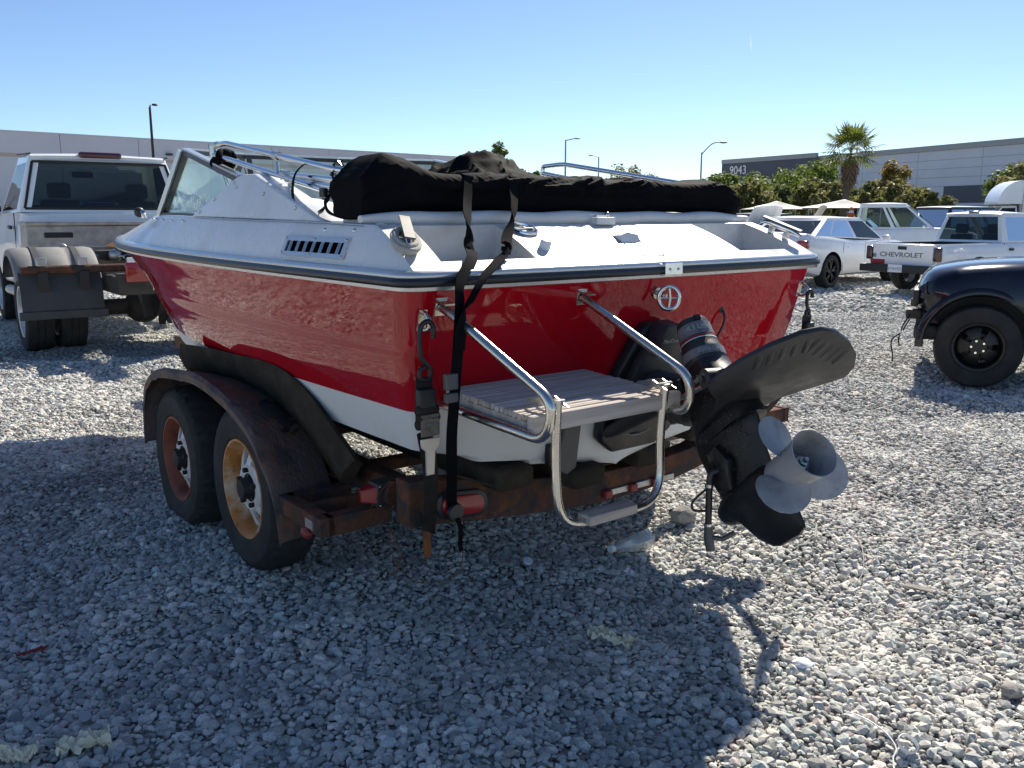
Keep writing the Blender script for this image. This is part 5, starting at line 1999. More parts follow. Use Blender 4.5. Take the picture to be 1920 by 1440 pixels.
# ------------------------------------------------------------------ vehicles (local x = right, y = forward, origin under the rear axle)
def car_wheel(parent, x, y, Rr, W, rim_r, rimmat, style='five', tyre='black_rubber', name='wheel'):
    w = sub(name, parent, (x, y, Rr - .012))
    s = 1 if x > 0 else -1
    h = W / 2
    m1 = MB()
    m1.lathe([(rim_r, -h * .85), (rim_r + .02, -h * .98), (Rr * .86, -h), (Rr * .955, -h * .9), (Rr, -h * .62), (Rr, -h * .30), (Rr - .008, -h * .27), (Rr - .008, -h * .2), (Rr, -h * .17), (Rr, h * .17), (Rr - .008, h * .2), (Rr - .008, h * .27), (Rr, h * .30), (Rr, h * .62), (Rr * .955, h * .9), (Rr * .86, h), (rim_r + .02, h * .98), (rim_r, h * .85)], (0, 0, 0), 'X', 40)
    m1.build('tyre', tyre, w, smooth=35)
    m1 = MB()
    m1.lathe([(rim_r + .004, s * h * .86), (rim_r + .002, s * h * .93), (rim_r - .016, s * h * .90), (rim_r - .03, s * h * .55), (rim_r - .04, 0), (rim_r - .02, -s * h * .8)], (0, 0, 0), 'X', 40)
    if style == 'five':
        for k in range(5):
            a0 = 2 * math.pi * k / 5 + .3
            for da in (-.20, .20):
                a = a0 + da
                p = Vector((s * h * .62, .05 * math.cos(a0), .05 * math.sin(a0)))
                q = Vector((s * h * .55, (rim_r - .02) * math.cos(a), (rim_r - .02) * math.sin(a)))
                m1.bar(p, q, .034, .045, up=(1, 0, 0))
        m1.lathe([(0, s * h * .70), (.07, s * h * .68), (.075, s * h * .4)], (0, 0, 0), 'X', 20)
    elif style == 'slots':
        m1.lathe([(rim_r - .03, s * h * .30), (rim_r * .74, s * h * .42), (rim_r * .70, s * h * .48)], (0, 0, 0), 'X', 40)
        for k in range(5):
            a0 = 2 * math.pi * k / 5
            secs = []
            for r_, wdt, hh in ((rim_r * .30, .5, .55), (rim_r * .62, .42, .56), (rim_r * .80, .46, .44)):
                secs.append([Vector((s * h * hh, r_ * math.cos(a0 + d), r_ * math.sin(a0 + d))) for d in (-wdt, -wdt * .5, 0, wdt * .5, wdt)])
            m1.loft(secs)
        m1.lathe([(0, s * h * .62), (rim_r * .34, s * h * .60), (rim_r * .38, s * h * .50)], (0, 0, 0), 'X', 24)
    else:
        m1.lathe([(rim_r - .035, s * h * .35), (rim_r * .66, s * h * .1), (rim_r * .5, s * h * .05), (rim_r * .3, s * h * .25), (0, s * h * .3)], (0, 0, 0), 'X', 40)
    m1.build('rim', rimmat, w, smooth=30)
    MB().lathe([(0, s * h * .05), (rim_r * .55, s * h * .04)], (0, 0, 0), 'X', 24).build('brake_disc', 'trim_black', w, smooth=0)
    return w

def car_section(y, zb, zt, w, wt, crown):
    hgt = zt - zb
    half = [(0, zb), (w - .16, zb), (w - .05, zb + .05), (w - .012, zb + .14), (w, zb + hgt * .42), (w - .004, zb + hgt * .60), (w - .022, zt - .16 * min(1, hgt)), (w - .05, zt - .05), (wt, zt - .006), (wt * .6, zt + crown * .7), (0, zt + crown)]
    return [Vector((x, y, z)) for x, z in half] + [Vector((-x, y, z)) for x, z in reversed(half[1:-1])]

def lower_body(root, top, bot, wid, y0, y1, paint, rnd=.12, cuts=(), n=72, crown=.025, wt_in=.10, name='body'):
    zt, zb, wf = crv(*zip(*top)), crv(*zip(*bot)), crv(*zip(*wid))
    ys = []
    for k in range(n + 1):
        ys.append(y0 + (y1 - y0) * k / n)
    ys = [y0 + .012, y0 + .04] + [y for y in ys if y0 + .06 < y < y1 - .06] + [y1 - .04, y1 - .012]
    secs = []
    for y in ys:
        d = min(y - y0, y1 - y)
        k = 1 - max(0, 1 - d / rnd)**2.2 if rnd > 0 else 1
        w = wf(y) * (1 - .10 * (1 - k)) - .03 * (1 - k)
        z1, z0 = zt(y) - .06 * (1 - k), zb(y) + .10 * (1 - k)
        secs.append(car_section(y, z0, z1, w, w - wt_in, crown))
    o = MB().loft(secs, closed=True, cap=True).build(name, paint, root, smooth=0)
    if cuts:
        boolean_cut(o, cuts)
    shade(o, 32)
    return o

def arch(x, y, z, r_, depth=.42):
    s = 1 if x > 0 else -1
    m1 = MB()
    m1.tube([(x - s * depth, y, z), (x + s * .25, y, z)], r_, 28)
    return m1

def quad_frame(mb, P, m, th=None):
    """P = corners (bl, br, tr, tl); m = margins (l, r, b, t) as fractions; adds the frame ring, returns the inner pane corners."""
    P = [Vector(p) for p in P]
    def bi(u_, v_):
        return (P[0] * (1 - u_) + P[1] * u_) * (1 - v_) + (P[3] * (1 - u_) + P[2] * u_) * v_
    I = [bi(m[0], m[2]), bi(1 - m[1], m[2]), bi(1 - m[1], 1 - m[3]), bi(m[0], 1 - m[3])]
    mb.add(P + I, [(0, 1, 5, 4), (1, 2, 6, 5), (2, 3, 7, 6), (3, 0, 4, 7)])
    return I

def greenhouse(root, g, paint, glass='glass_dark', split=(), roof_mat=None, pillar=None):
    """g = (y0, y1, y2, y3, zbelt_r, zbelt_f, zroof, wb, wr)."""
    y0, y1, y2, y3, zr_, zf_, zt, wb, wr = g
    mb = MB()
    panes = []
    c = {}
    for s in (-1, 1):
        c[s] = [Vector((s * wb, y0, zr_)), Vector((s * wb, y3, zf_)), Vector((s * wr, y2, zt)), Vector((s * wr, y1, zt))]
    # sides, split by pillars
    cuts = [0] + list(split) + [1]
    for s in (-1, 1):
        A, B, Cc, D = c[s]
        for i in range(len(cuts) - 1):
            a, b = cuts[i], cuts[i + 1]
            q = [A.lerp(B, a), A.lerp(B, b), D.lerp(Cc, b), D.lerp(Cc, a)]
            ml = .10 if i == 0 else .05
            mr_ = .09 if i == len(cuts) - 2 else .05
            panes.append(('side_window', quad_frame(mb, q, (ml, mr_, .06, .13))))
    panes.append(('rear_window', quad_frame(mb, [c[-1][0], c[1][0], c[1][3], c[-1][3]], (.07, .07, .08, .12))))
    panes.append(('windshield', quad_frame(mb, [c[-1][1], c[1][1], c[1][2], c[-1][2]], (.05, .05, .05, .08))))
    mb.build('pillars', pillar or paint, root, smooth=40, bevel=.028, bseg=3)
    # crowned roof
    secs = []
    for k in range(9):
        f = k / 8
        y = y1 + (y2 - y1) * f
        zc = .045 * math.sin(math.pi * (.12 + .76 * f))
        secs.append([Vector((wr * u_, y + (0), zt + zc * (1 - abs(u_)**2.4) + .006)) for u_ in (-1, -.9, -.7, -.35, 0, .35, .7, .9, 1)])
    front = [p + Vector((0, .04, -.025)) for p in secs[-1]]
    back = [p + Vector((0, -.04, -.025)) for p in secs[0]]
    secs = [back] + secs + [front]
    m2 = MB().loft(secs)
    low = [[Vector((p.x * .99, p.y, p.z - .05)) for p in q] for q in secs]
    m2.loft([q[::-1] for q in low])
    m2.build('roof', roof_mat or paint, root, smooth=40)
    for nm, q in panes:
        MB().add(q, [(0, 1, 2, 3)]).build(nm, glass, root, smooth=0)
    # cabin floor and seats
    mf = MB()
    mf.add([(-wb + .03, y0 + .02, zr_ + .004), (wb - .03, y0 + .02, zr_ + .004), (wb - .03, y3 - .02, zf_ + .004), (-wb + .03, y3 - .02, zf_ + .004)], [(0, 1, 2, 3)])
    mf.build('cabin_floor', 'interior', root, smooth=0)

def head_rests(root, spots, zb, mat='interior'):
    for x, y in spots:
        m1 = MB()
        m1.box((x, y, zb + .05), (.46, .14, .22))
        m1.build('seat_back', mat, root, smooth=30, bevel=.05, bseg=3)
        m1 = MB()
        m1.box((x, y, zb + .27), (.27, .11, .19))
        m1.build('head_rest', mat, root, smooth=30, bevel=.045, bseg=3)

def mirror(root, x, y, z, mat):
    s = 1 if x > 0 else -1
    m1 = MB()
    m1.box((x + s * .06, y, z + .02), (.17, .09, .12))
    m1.build('wing_mirror', mat, root, smooth=30, bevel=.035, bseg=3)

def vehicle(name, label, axle, psi, cat='car', group=None, k=1.0):
    t = thing(name, label, cat, (axle[0], axle[1], 0), -R(psi), group)
    t.scale = (k, k, k)
    return t

# ---- white four-door sedan
sed = vehicle('sedan', 'white four-door sedan with black wheels beyond the boat\'s far corner', (6.10, 19.35), 47, 'car', 'vehicles parked across the yard')
cuts = [arch(x, y, .36, .41) for x in (-.93, .93) for y in (0, 3.05)]
lower_body(sed, [(-1.08, .98), (-1.0, 1.07), (-.5, 1.10), (0, 1.07), (1.0, 1.0), (2.2, .98), (2.7, .97), (3.4, .93), (3.9, .84), (4.0, .78)], [(-1.08, .38), (-.5, .26), (1, .24), (3, .24), (4.0, .30)], [(-1.08, .86), (-.3, .93), (1.5, .95), (3.2, .94), (4.0, .86)], -1.08, 4.0, 'white_paint', .22, cuts)
greenhouse(sed, (-.62, .22, 1.72, 2.62, 1.085, .97, 1.455, .83, .64), 'white_paint', 'glass_dark', split=(.20, .56))
head_rests(sed, [(-.38, 1.15), (.38, 1.15)], 1.0)
for x in (-.82, .82):
    for y in (0, 3.05):
        car_wheel(sed, x, y, .36, .24, .265, 'wheel_black')
for s in (-1, 1):
    MB().box((s * .80, -1.0, .93), (.22, .16, .17)).build('tail_light', 'taillight', sed, smooth=30, bevel=.03)
    for yy in (.62, 1.72):
        MB().bar((s * .955, yy, .86), (s * .955, yy + .18, .865), .02, .03).build('door_handle', 'white_paint', sed, smooth=20, bevel=.006)
    for yy in (.42, 1.42, 2.52):
        MB().bar((s * .952, yy, .30), (s * .944, yy + .03, .96), .006, .006, up=(0, 1, 0)).build('door_seam', 'grey_mark', sed, smooth=0)
    MB().bar((s * .90, -.55, 1.09), (s * .86, 2.55, .985), .012, .012).build('belt_trim', 'chrome', sed, smooth=0)
mirror(sed, .93, 2.35, 1.0, 'white_paint')
MB().box((0, -1.07, .60), (.52, .02, .12)).build('licence_plate', 'plastic_white', sed, smooth=0)

# ---- white pickup with lettered tailgate
pk = vehicle('pickup_truck', 'white compact pickup with lettered tailgate and dark bumper', (8.55, 17.75), 62, 'truck', 'vehicles parked across the yard')
cuts = [arch(x, y, .34, .40) for x in (-.86, .86) for y in (0, 2.75)]
bedcut = MB()
bedcut.box((0, -.17, 1.0), (1.40, 1.75, .86))
cuts.append(bedcut)
lower_body(pk, [(-1.10, .985), (.9, .985), (1.8, .985), (2.3, .985), (2.8, .97), (3.4, .92), (3.62, .82)], [(-1.10, .50), (-.5, .42), (1.2, .34), (3.0, .34), (3.62, .42)], [(-1.10, .81), (0, .855), (2, .86), (3.2, .84), (3.62, .74)], -1.10, 3.62, 'white_paint', .05, cuts, crown=.0, wt_in=.09)
greenhouse(pk, (.80, .93, 1.72, 2.45, .985, .985, 1.555, .77, .60), 'white_paint', 'glass', split=())
head_rests(pk, [(-.36, 1.12), (.36, 1.12)], .98, 'interior')
MB().bar((-.3, 2.0, 1.05), (.3, 2.0, 1.05), .5, .12).build('dashboard', 'interior', pk, smooth=20)
tz = -1.113
MB().box((0, -1.112, .735), (1.36, .03, .47)).build('tailgate', 'white_paint', pk, smooth=20, bevel=.012)
text_obj('tailgate_lettering', 'CHEVROLET', .125, 'grey_mark', pk, (-.02, -1.1295, .76), (1, 0, 0), (0, 0, 1), extrude=.001, sx=1.42, offset=.003)
text_obj('tailgate_number', '48', .11, 'black_mark', pk, (-.645, -1.1295, .735), (1, 0, 0), (0, 0, 1), extrude=.001, offset=.002)
MB().box((-.55, -1.1285, .615), (.33, .004, .10)).build('red_sticker', 'red_mark', pk, smooth=0)
MB().box((.0, -1.131, .895), (.20, .014, .065)).build('tailgate_handle', 'trim_black', pk, smooth=0, bevel=.008)
for s in (-1, 1):
    MB().box((s * .765, -1.10, .79), (.15, .08, .27)).build('tail_light', 'taillight_dark', pk, smooth=30, bevel=.025)
m1 = MB()
m1.box((0, -1.22, .50), (1.66, .20, .15))
bump = m1.build('rear_bumper', 'trim_black', pk, smooth=20, bevel=.02)
pl = MB().box((.02, -1.325, .51), (.32, .008, .15)).build('licence_plate', 'plastic_white', pk, smooth=0, bevel=.004)
text_obj('plate_number', '6TWV922', .072, 'blue_mark', pk, (.02, -1.3305, .50), (1, 0, 0), (0, 0, 1), extrude=.0005)
for x in (-.75, .75):
    for y in (0, 2.75):
        car_wheel(pk, x, y, .345, .22, .20, 'wheel_steel', 'plain')
MB().box((0, .94, 1.585), (.22, .05, .03)).build('brake_lamp', 'taillight_dark', pk, smooth=20, bevel=.008)
for s in (-1, 1):
    MB().bar((s * .868, 2.05, .44), (s * .80, 2.05, .98), .008, .01, up=(0, 1, 0)).build('door_seam', 'grey_mark', pk, smooth=0)
    MB().bar((s * .862, -.95, .80), (s * .862, .78, .80), .006, .012).build('body_crease', 'white_paint', pk, smooth=0)
    MB().bar((s * .858, .80, .42), (s * .80, .80, .98), .008, .01, up=(0, 1, 0)).build('cab_seam', 'grey_mark', pk, smooth=0)
MB().box((.865, .95, .86), (.02, .12, .05)).build('door_handle', 'trim_black', pk, smooth=0)
MB().lathe([(.10, 0), (.112, .004), (.112, .01)], (.862, -.55, .80), 'X', 24).build('fuel_door', 'white_paint', pk, smooth=30)

# ---- black sport utility nose, front bumper removed
suv = vehicle('damaged_suv', 'black sport utility with its front bumper missing', (6.90, 7.42), -64, 'car', 'vehicles parked across the yard')
WB = 2.62
cuts = [arch(x, y, .36, .45) for x in (-.92, .92) for y in (0, WB)]
lower_body(suv, [(-1.0, 1.08), (1.6, 1.10), (2.1, 1.095), (2.5, 1.075), (2.75, 1.05), (2.92, 1.02), (3.05, .985), (3.13, .935), (3.17, .86)], [(-1.0, .45), (.6, .40), (1.8, .40), (2.9, .44), (3.0, .56), (3.17, .62)], [(-1.0, .86), (0, .90), (2.6, .90), (2.95, .87), (3.17, .76)], -1.0, 3.17, 'black_paint', .13, cuts, n=90, crown=.03, wt_in=.12)
greenhouse(suv, (-.9, -.6, 1.0, 1.75, 1.08, 1.10, 1.66, .80, .62), 'black_paint', 'glass_dark', split=(.35, .65))
for x in (-.80, .80):
    for y in (0, WB):
        car_wheel(suv, x, y, .365, .25, .212, 'wheel_black', 'slots')
# wheel arch flare, inner liner
for s in (-1, 1):
    secs = []
    for k in range(29):
        a = math.pi * (-.02 + 1.04 * k / 28)
        ca, sa = math.cos(a), math.sin(a)
        row = []
        for r_, o in ((.448, -.04), (.448, .004), (.456, .014), (.475, .016), (.50, .010), (.515, .002), (.52, -.02)):
            row.append(Vector((s * (.895 + o), WB + r_ * ca, .36 + r_ * sa)))
        secs.append(row)
    MB().loft(secs).build('fender_flare', 'black_paint', suv, smooth=50)
    m1 = MB()
    m1.lathe([(.458, -.30), (.455, .02)], (s * .87, WB, .36), 'X', 24, math.pi) if False else m1.loft([[Vector((s * .57, WB + .444 * math.cos(q), .36 + .444 * math.sin(q))), Vector((s * .89, WB + .444 * math.cos(q), .36 + .444 * math.sin(q)))] for q in [math.pi * k_ / 20 for k_ in range(21)]])
    m1.build('wheel_liner', 'trim_black', suv, smooth=60)
m1 = MB()
m1.box((0, 3.10, .55), (1.3, .10, .16))
m1.build('bumper_beam', 'dirty_metal', suv, smooth=20, bevel=.02)
for s in (-1, 1):
    MB().box((s * .62, 3.17, .60), (.10, .14, .09)).build('bumper_bracket', 'dirty_metal', suv, smooth=20, bevel=.02)
    MB().box((s * .55, 3.16, .76), (.34, .06, .15)).build('head_lamp_opening', 'trim_black', suv, smooth=20, bevel=.02)
    MB().box((s * .60, 3.05, .44), (.20, .22, .14)).build('broken_mount', 'black_plastic', suv, smooth=20, bevel=.03)
MB().box((0, 3.15, .74), (.70, .05, .14)).build('grille_opening', 'trim_black', suv, smooth=20)
for pts in ([(-.68, 3.20, .60), (-.72, 3.25, .50), (-.70, 3.27, .42), (-.73, 3.28, .36), (-.70, 3.27, .30)], [(-.72, 3.27, .42), (-.76, 3.33, .37), (-.73, 3.34, .30), (-.75, 3.32, .22), (-.73, 3.32, .15)], [(-.66, 3.2, .55), (-.67, 3.24, .47), (-.71, 3.26, .41)]):
    MB().tube(dense(pts, 6), .007, 6).build('dangling_wire', 'trim_black', suv, smooth=60)
MB().box((-.71, 3.26, .42), (.03, .03, .04)).build('connector', 'plastic_white', suv, smooth=0)
for k in range(5):
    a = 2 * math.pi * k / 5
    MB().tube([(-.80 - .06, WB + .055 * math.cos(a), .353 + .055 * math.sin(a)), (-.80 - .095, WB + .055 * math.cos(a), .353 + .055 * math.sin(a))], .010, 8).build('lug_nut', 'chrome', suv, smooth=60)

# ---- tow truck (chassis cab) ahead of the trailer
tw = vehicle('tow_truck', 'white dual-wheel tow truck ahead of the boat\'s bow', (-4.46, 10.62), -36, 'truck', None, 1.06)
# cab
cabm = MB()
cw, cwr = 1.01, .80
yb = 1.42
cuts = [arch(x, 3.55, .42, .50) for x in (-1.0, 1.0)]
lower_body(tw, [(1.42, 1.46), (2.6, 1.46), (3.0, 1.44), (3.6, 1.42), (4.2, 1.36), (4.5, 1.22)], [(1.42, .56), (2.8, .52), (4.0, .56), (4.5, .62)], [(1.42, 1.0), (2.5, 1.01), (4.2, .99), (4.5, .9)], 1.42, 4.5, 'white_paint', .06, cuts, name='cab', wt_in=.05)
greenhouse(tw, (1.44, 1.56, 2.5, 3.12, 1.46, 1.44, 2.14, .98, .78), 'white_paint', 'glass', split=(), roof_mat='white_paint')
head_rests(tw, [(-.45, 1.85), (.47, 1.85)], 1.46)
MB().box((.0, 1.85, 1.50), (.40, .14, .16)).build('centre_seat', 'interior', tw, smooth=30, bevel=.04)
MB().box((0, 2.75, 1.50), (1.7, .4, .12)).build('dashboard', 'interior', tw, smooth=20)
MB().box((-.02, 2.62, 1.96), (.26, .05, .08)).build('rear_view_mirror', 'interior', tw, smooth=20, bevel=.02)
for p_, q_ in (((-.90, 1.462, 1.505), (.90, 1.462, 1.505)), ((-.90, 1.462, 1.505), (-.765, 1.548, 2.06)), ((.90, 1.462, 1.505), (.765, 1.548, 2.06)), ((-.765, 1.548, 2.06), (.765, 1.548, 2.06))):
    MB().bar(Vector(p_) - Vector((0, .012, 0)), Vector(q_) - Vector((0, .012, 0)), .03, .012, up=(0, 1, 0)).build('window_seal', 'trim_black', tw, smooth=0)
for z_ in (.70, .86, 1.02):
    MB().bar((-.995, 1.408, z_), (.995, 1.408, z_), .012, .008, up=(0, 1, 0)).build('panel_crease', 'grey_body', tw, smooth=0)
# pressed panel below the rear window, brake lamp, roof trim
for z0, z1 in ((1.33, 1.365), (1.22, 1.255)):
    MB().box((0, 1.413, (z0 + z1) / 2), (1.55, .016, z1 - z0)).build('pressed_rib', 'white_paint', tw, smooth=20, bevel=.006)
MB().box((.0, 1.545, 2.155), (.50, .06, .075)).build('brake_lamp', 'taillight_dark', tw, smooth=30, bevel=.03)
for s in (-1, 1):
    MB().bar((s * .785, 1.50, 2.15), (s * .785, 2.5, 2.18), .022, .014).build('roof_trim', 'trim_black', tw, smooth=0)
    MB().bar((s * 1.008, 1.72, .62), (s * .99, 1.72, 1.45), .01, .012, up=(0, 1, 0)).build('door_seam', 'trim_black', tw, smooth=0)
    MB().box((s * 1.02, 1.95, 1.28), (.03, .20, .05)).build('door_handle', 'trim_black', tw, smooth=20, bevel=.015)
    MB().tube([(s * .98, 1.5, .48), (s * .98, 2.9, .46)], .06, 12).build('running_board', 'alu', tw, smooth=60)
    mirror(tw, s * 1.0, 3.0, 1.50, 'trim_black')
# frame and drive line
for s in (-1, 1):
    MB().bar((s * .43, -1.1, .72), (s * .43, 3.9, .72), .08, .18).build('chassis_rail', 'dirty_metal', tw, smooth=0, bevel=.01)
MB().tube([(-.8, 0, .42), (.8, 0, .42)], .09, 14).build('rear_axle', 'dirty_metal', tw, smooth=60)
MB().sphere((0, 0, .42), .2, 14, 10).build('differential', 'dirty_metal', tw, smooth=60)
for s in (-1, 1):
    car_wheel(tw, s * 1.10, 0, .43, .27, .27, 'wheel_steel', 'plain')
    car_wheel(tw, s * .78, 0, .43, .27, .27, 'wheel_steel', 'plain')
    car_wheel(tw, s * .92, 3.55, .42, .24, .27, 'wheel_steel', 'plain')
    # poly quarter fender
    secs = []
    for k in range(25):
        a = math.pi * (.82 - .66 * k / 24)
        r_ = .645
        c_, d_ = math.cos(a), math.sin(a)
        row = []
        for x, dr in ((.565, -.04), (.565, -.005), (.60, .006), (.755, .006), (.765, .0), (.80, .0), (.81, .006), (1.0, .006), (1.01, .0), (1.045, .0), (1.055, .006), (1.19, .004), (1.215, -.015), (1.222, -.075)):
            row.append(Vector((s * (x * 1.22 - .18), (r_ + dr) * c_, .44 + (r_ + dr) * d_)))
        secs.append(row)
    MB().loft(secs).build('wheel_fender', 'fender_poly', tw, smooth=40)
    # mud flap below the fender's rear edge
    m1 = MB()
    secs = []
    for z, y in ((.86, -.545), (.74, -.60), (.62, -.635), (.44, -.645)):
        secs.append([Vector((s * (x * 1.22 - .18), y - (.006 if j % 2 else 0), z)) for j, x in enumerate((.58, .70, .72, .90, .92, 1.1, 1.12, 1.205))])
    m1.loft(secs)
    m1.build('mud_flap', 'mudflap', tw, smooth=30)
    MB().box((s * .91, -.657, .43), (.82, .035, .085)).build('flap_weight', 'mudflap', tw, smooth=20, bevel=.01)
    MB().tube([(s * 1.27, -.63, .885), (s * .30, -.63, .885)], .042, 14).build('fender_bar', 'rust', tw, smooth=60)
    for x in (.70, 1.08):
        m1 = MB()
        m1.box((s * x, -.61, .95), (.095, .07, .11))
        m1.build('bar_clamp', 'alu', tw, smooth=20, bevel=.012)
        m1 = MB()
        m1.box((s * x, -.675, .77), (.095, .02, .20))
        m1.build('clamp_strap', 'trim_black', tw, smooth=20, bevel=.006)
        secs = []
        for k in range(13):
            a = math.pi * (.36 + .42 * k / 12)
            secs.append([Vector((s * (x + dx), .66 * math.cos(a), .44 + .66 * math.sin(a))) for dx in (-.03, .03)])
        MB().loft(secs).build('fender_band', 'mudflap', tw, smooth=60)
# tread plate tool box and deck
tb = sub('tool_box', tw)
m1 = MB()
m1.box((0, 1.10, 1.13), (1.98, .48, .36))
m1.build('box_body', 'diamond', tb, smooth=20, bevel=.012)
m1 = MB()
m1.box((0, 1.08, 1.33), (2.0, .54, .05))
m1.build('box_lid', 'diamond', tb, smooth=20, bevel=.012)
bars = MB()
for i in range(22):
    for j in range(3):
        x, z = -.9 + 1.8 * i / 21, 1.03 + .10 * j
        sx = .02 if (i + j) % 2 else -.02
        MBb = bars.bar((x - sx, .857, z - .022), (x + sx, .857, z + .022), .010, .006, up=(0, 1, 0))
bo = bars.build('tread_pattern', 'diamond', tb, smooth=0)
bo['kind'] = 'stuff'
MB().box((-.66, .845, 1.20), (.30, .03, .06)).build('box_latch', 'trim_black', tb, smooth=20, bevel=.01)
MB().box((-.80, .98, .84), (.52, .66, .20)).build('side_panel', 'grey_body', tw, smooth=20, bevel=.015)
MB().box((0, .80, .86), (.9, .9, .26)).build('deck_housing', 'diamond', tw, smooth=20, bevel=.02)
MB().box((-.02, .30, .98), (.66, .5, .10)).build('boom_base', 'dirty_metal', tw, smooth=20, bevel=.02)
MB().prism([(-.30, .0), (.35, .0), (.35, .05), (-.18, .06)], (.0, .05, 1.08), (1, 0, 0), (0, 0, 1), (0, 1, 0), -.35, .25).build('boom_plate', 'rust_orange', tw, smooth=0, bevel=.01)
MB().bar((.1, .1, 1.02), (.15, -1.55, .86), .16, .16).build('tow_boom', 'dirty_metal', tw, smooth=0, bevel=.02)
m1 = MB()
m1.tube([(-.66, .42, 1.04), (-.50, .40, 1.075), (.05, .30, 1.05)], .014, 8)
ringc = Vector((-.74, .43, 1.03))
m1.tube([ringc + Vector((.085 * math.cos(a), .02 * math.sin(a), .075 * math.sin(a) + .02 * math.cos(a))) for a in [2 * math.pi * k / 16 for k in range(16)]], .012, 8, closed=True)
m1.build('pry_bar', 'alu', tw, smooth=60)
for k in range(12):
    p = Vector((-.25 + .055 * k, -.30 - .05 * k, .99 - .012 * k))
    m1 = MB()
    a_, b_ = (Vector((1, 0, 0)), Vector((0, 0, 1))) if k % 2 else (Vector((1, 0, 0)), Vector((0, 1, 0)))
    m1.tube([p + a_ * .042 * math.cos(t) + b_ * .028 * math.sin(t) for t in [2 * math.pi * j / 12 for j in range(12)]], .010, 6, closed=True)
    m1.build('chain_link', 'steel', tw, smooth=60)
MB().sphere((-.30, -.26, 1.0), .07, 12, 8).build('chain_hook', 'alu', tw, smooth=60)
MB().box((-.30, -1.14, .86), (.22, .05, .20)).build('tail_light', 'taillight', tw, smooth=30, bevel=.02)
MB().box((-.33, -1.16, .985), (.12, .03, .05)).build('reverse_light', 'plastic_white', tw, smooth=20, bevel=.01)
MB().box((-0.05, -1.06, .74), (.86, .12, .22)).build('rear_cross_member', 'dirty_metal', tw, smooth=20, bevel=.02)
MB().tube([(.05, -.85, .50), (1.0, -.85, .50)], .21, 18).build('fuel_tank', 'tank', tw, smooth=50)
MB().bar((-.15, -.6, .72), (-.12, -.75, .36), .08, .08).build('shock_bracket', 'dirty_metal', tw, smooth=0)
MB().bar((-.05, -1.15, .62), (.02, -.7, .30), .07, .07).build('lift_arm', 'dirty_metal', tw, smooth=0)

# ---- further rows of parked vehicles
def simple_car(name, label, axle, psi, dims, paint, gh, glass='glass_dark', roof=None, cat='car', wheel='wheel_grey', split=(.5,), k=1.0, tail=True):
    L0, L1, W_, zt_, zh_, wb_ = dims
    v = vehicle(name, label, axle, psi, cat, 'vehicles parked across the yard', k)
    cu = [arch(x, y, .34, .40) for x in (-W_, W_) for y in (0, wb_)]
    lower_body(v, [(-L0, zt_ - .03), (-L0 * .4, zt_), (wb_ * .6, zt_), (wb_ * .85, zh_ + .03), (wb_ + L1 * .5, zh_ - .05), (wb_ + L1, zh_ - .18)], [(-L0, .42), (0, .30), (wb_, .30), (wb_ + L1, .40)], [(-L0, W_ - .07), (0, W_), (wb_, W_), (wb_ + L1, W_ - .10)], -L0, wb_ + L1, paint, .2, cu, n=26)
    greenhouse(v, gh, paint, glass, split=split, roof_mat=roof)
    for x in (-W_ + .12, W_ - .12):
        for y in (0, wb_):
            car_wheel(v, x, y, .34, .22, .22, wheel, 'plain')
    for s in (-1, 1):
        if tail:
            MB().box((s * (W_ - .15), -L0 + .06, zt_ - .16), (.16, .10, .2)).build('tail_light', 'taillight_dark', v, smooth=20, bevel=.02)
        MB().box((s * (W_ - .22), wb_ + L1 - .08, zh_ - .27), (.26, .12, .12)).build('head_lamp', 'chrome', v, smooth=20, bevel=.02)
    return v

# white pickup facing right
v = simple_car('full_size_pickup', 'white full-size pickup facing right behind the raised hood', (10.0, 28.6), 118, (1.25, .95, .98, 1.12, 1.12, 3.5), 'white_paint', (1.0, 1.12, 2.35, 3.25, 1.12, 1.12, 1.86, .90, .70), 'glass_clear', cat='truck')
mirror(v, .98, 2.95, 1.16, 'chrome')
mirror(v, -.98, 2.95, 1.16, 'chrome')
MB().bar((.05, 3.20, 1.16), (.80, 3.14, 1.15), .02, .02).build('wiper', 'trim_black', v, smooth=0)
# white car with raised hood
v = simple_car('car_with_raised_hood', 'white car with its ribbed hood raised, behind the sedan', (9.6, 28.0), -35, (1.1, .95, .93, 1.0, .98, 2.8), 'white_paint', (-.6, .1, 1.5, 2.2, 1.0, .98, 1.46, .80, .60), 'glass')
secs = []
for k in range(13):
    f = k / 12
    y = 2.35 - .55 * f + .12 * f * f
    z = 1.02 + 1.02 * f - .18 * f * f
    row = []
    for u_ in (-1, -.9, -.6, -.56, -.52, -.2, 0, .2, .52, .56, .6, .9, 1):
        w = .80 - .10 * f * f
        row.append(Vector((u_ * w, y + .05 * u_ * u_ + (.012 if abs(abs(u_) - .56) < .01 else 0), z - .06 * abs(u_)**3)))
    secs.append(row)
hd = MB().loft(secs).build('raised_hood', 'white_paint', v, smooth=60)
md = hd.modifiers.new('s', 'SOLIDIFY')
md.thickness = .03
bake_mods(hd)
shade(hd, 50)
simple_car('dark_suv', 'dark sport utility with grey roof behind the pickup\'s cab', (15.0, 31.0), 66, (.95, .9, .93, 1.1, 1.08, 2.8), 'dark_paint', (-.85, -.6, 1.5, 2.3, 1.1, 1.1, 1.80, .88, .70), roof='tan_paint', split=(.3, .62))
simple_car('white_van', 'white car roof at the picture\'s right edge behind the pickup', (20.8, 34.5), 60, (1.0, .9, .93, 1.05, 1.0, 2.8), 'white_paint', (-.8, -.3, 1.3, 2.2, 1.05, 1.0, 1.95, .86, .68), split=(.4, .7))
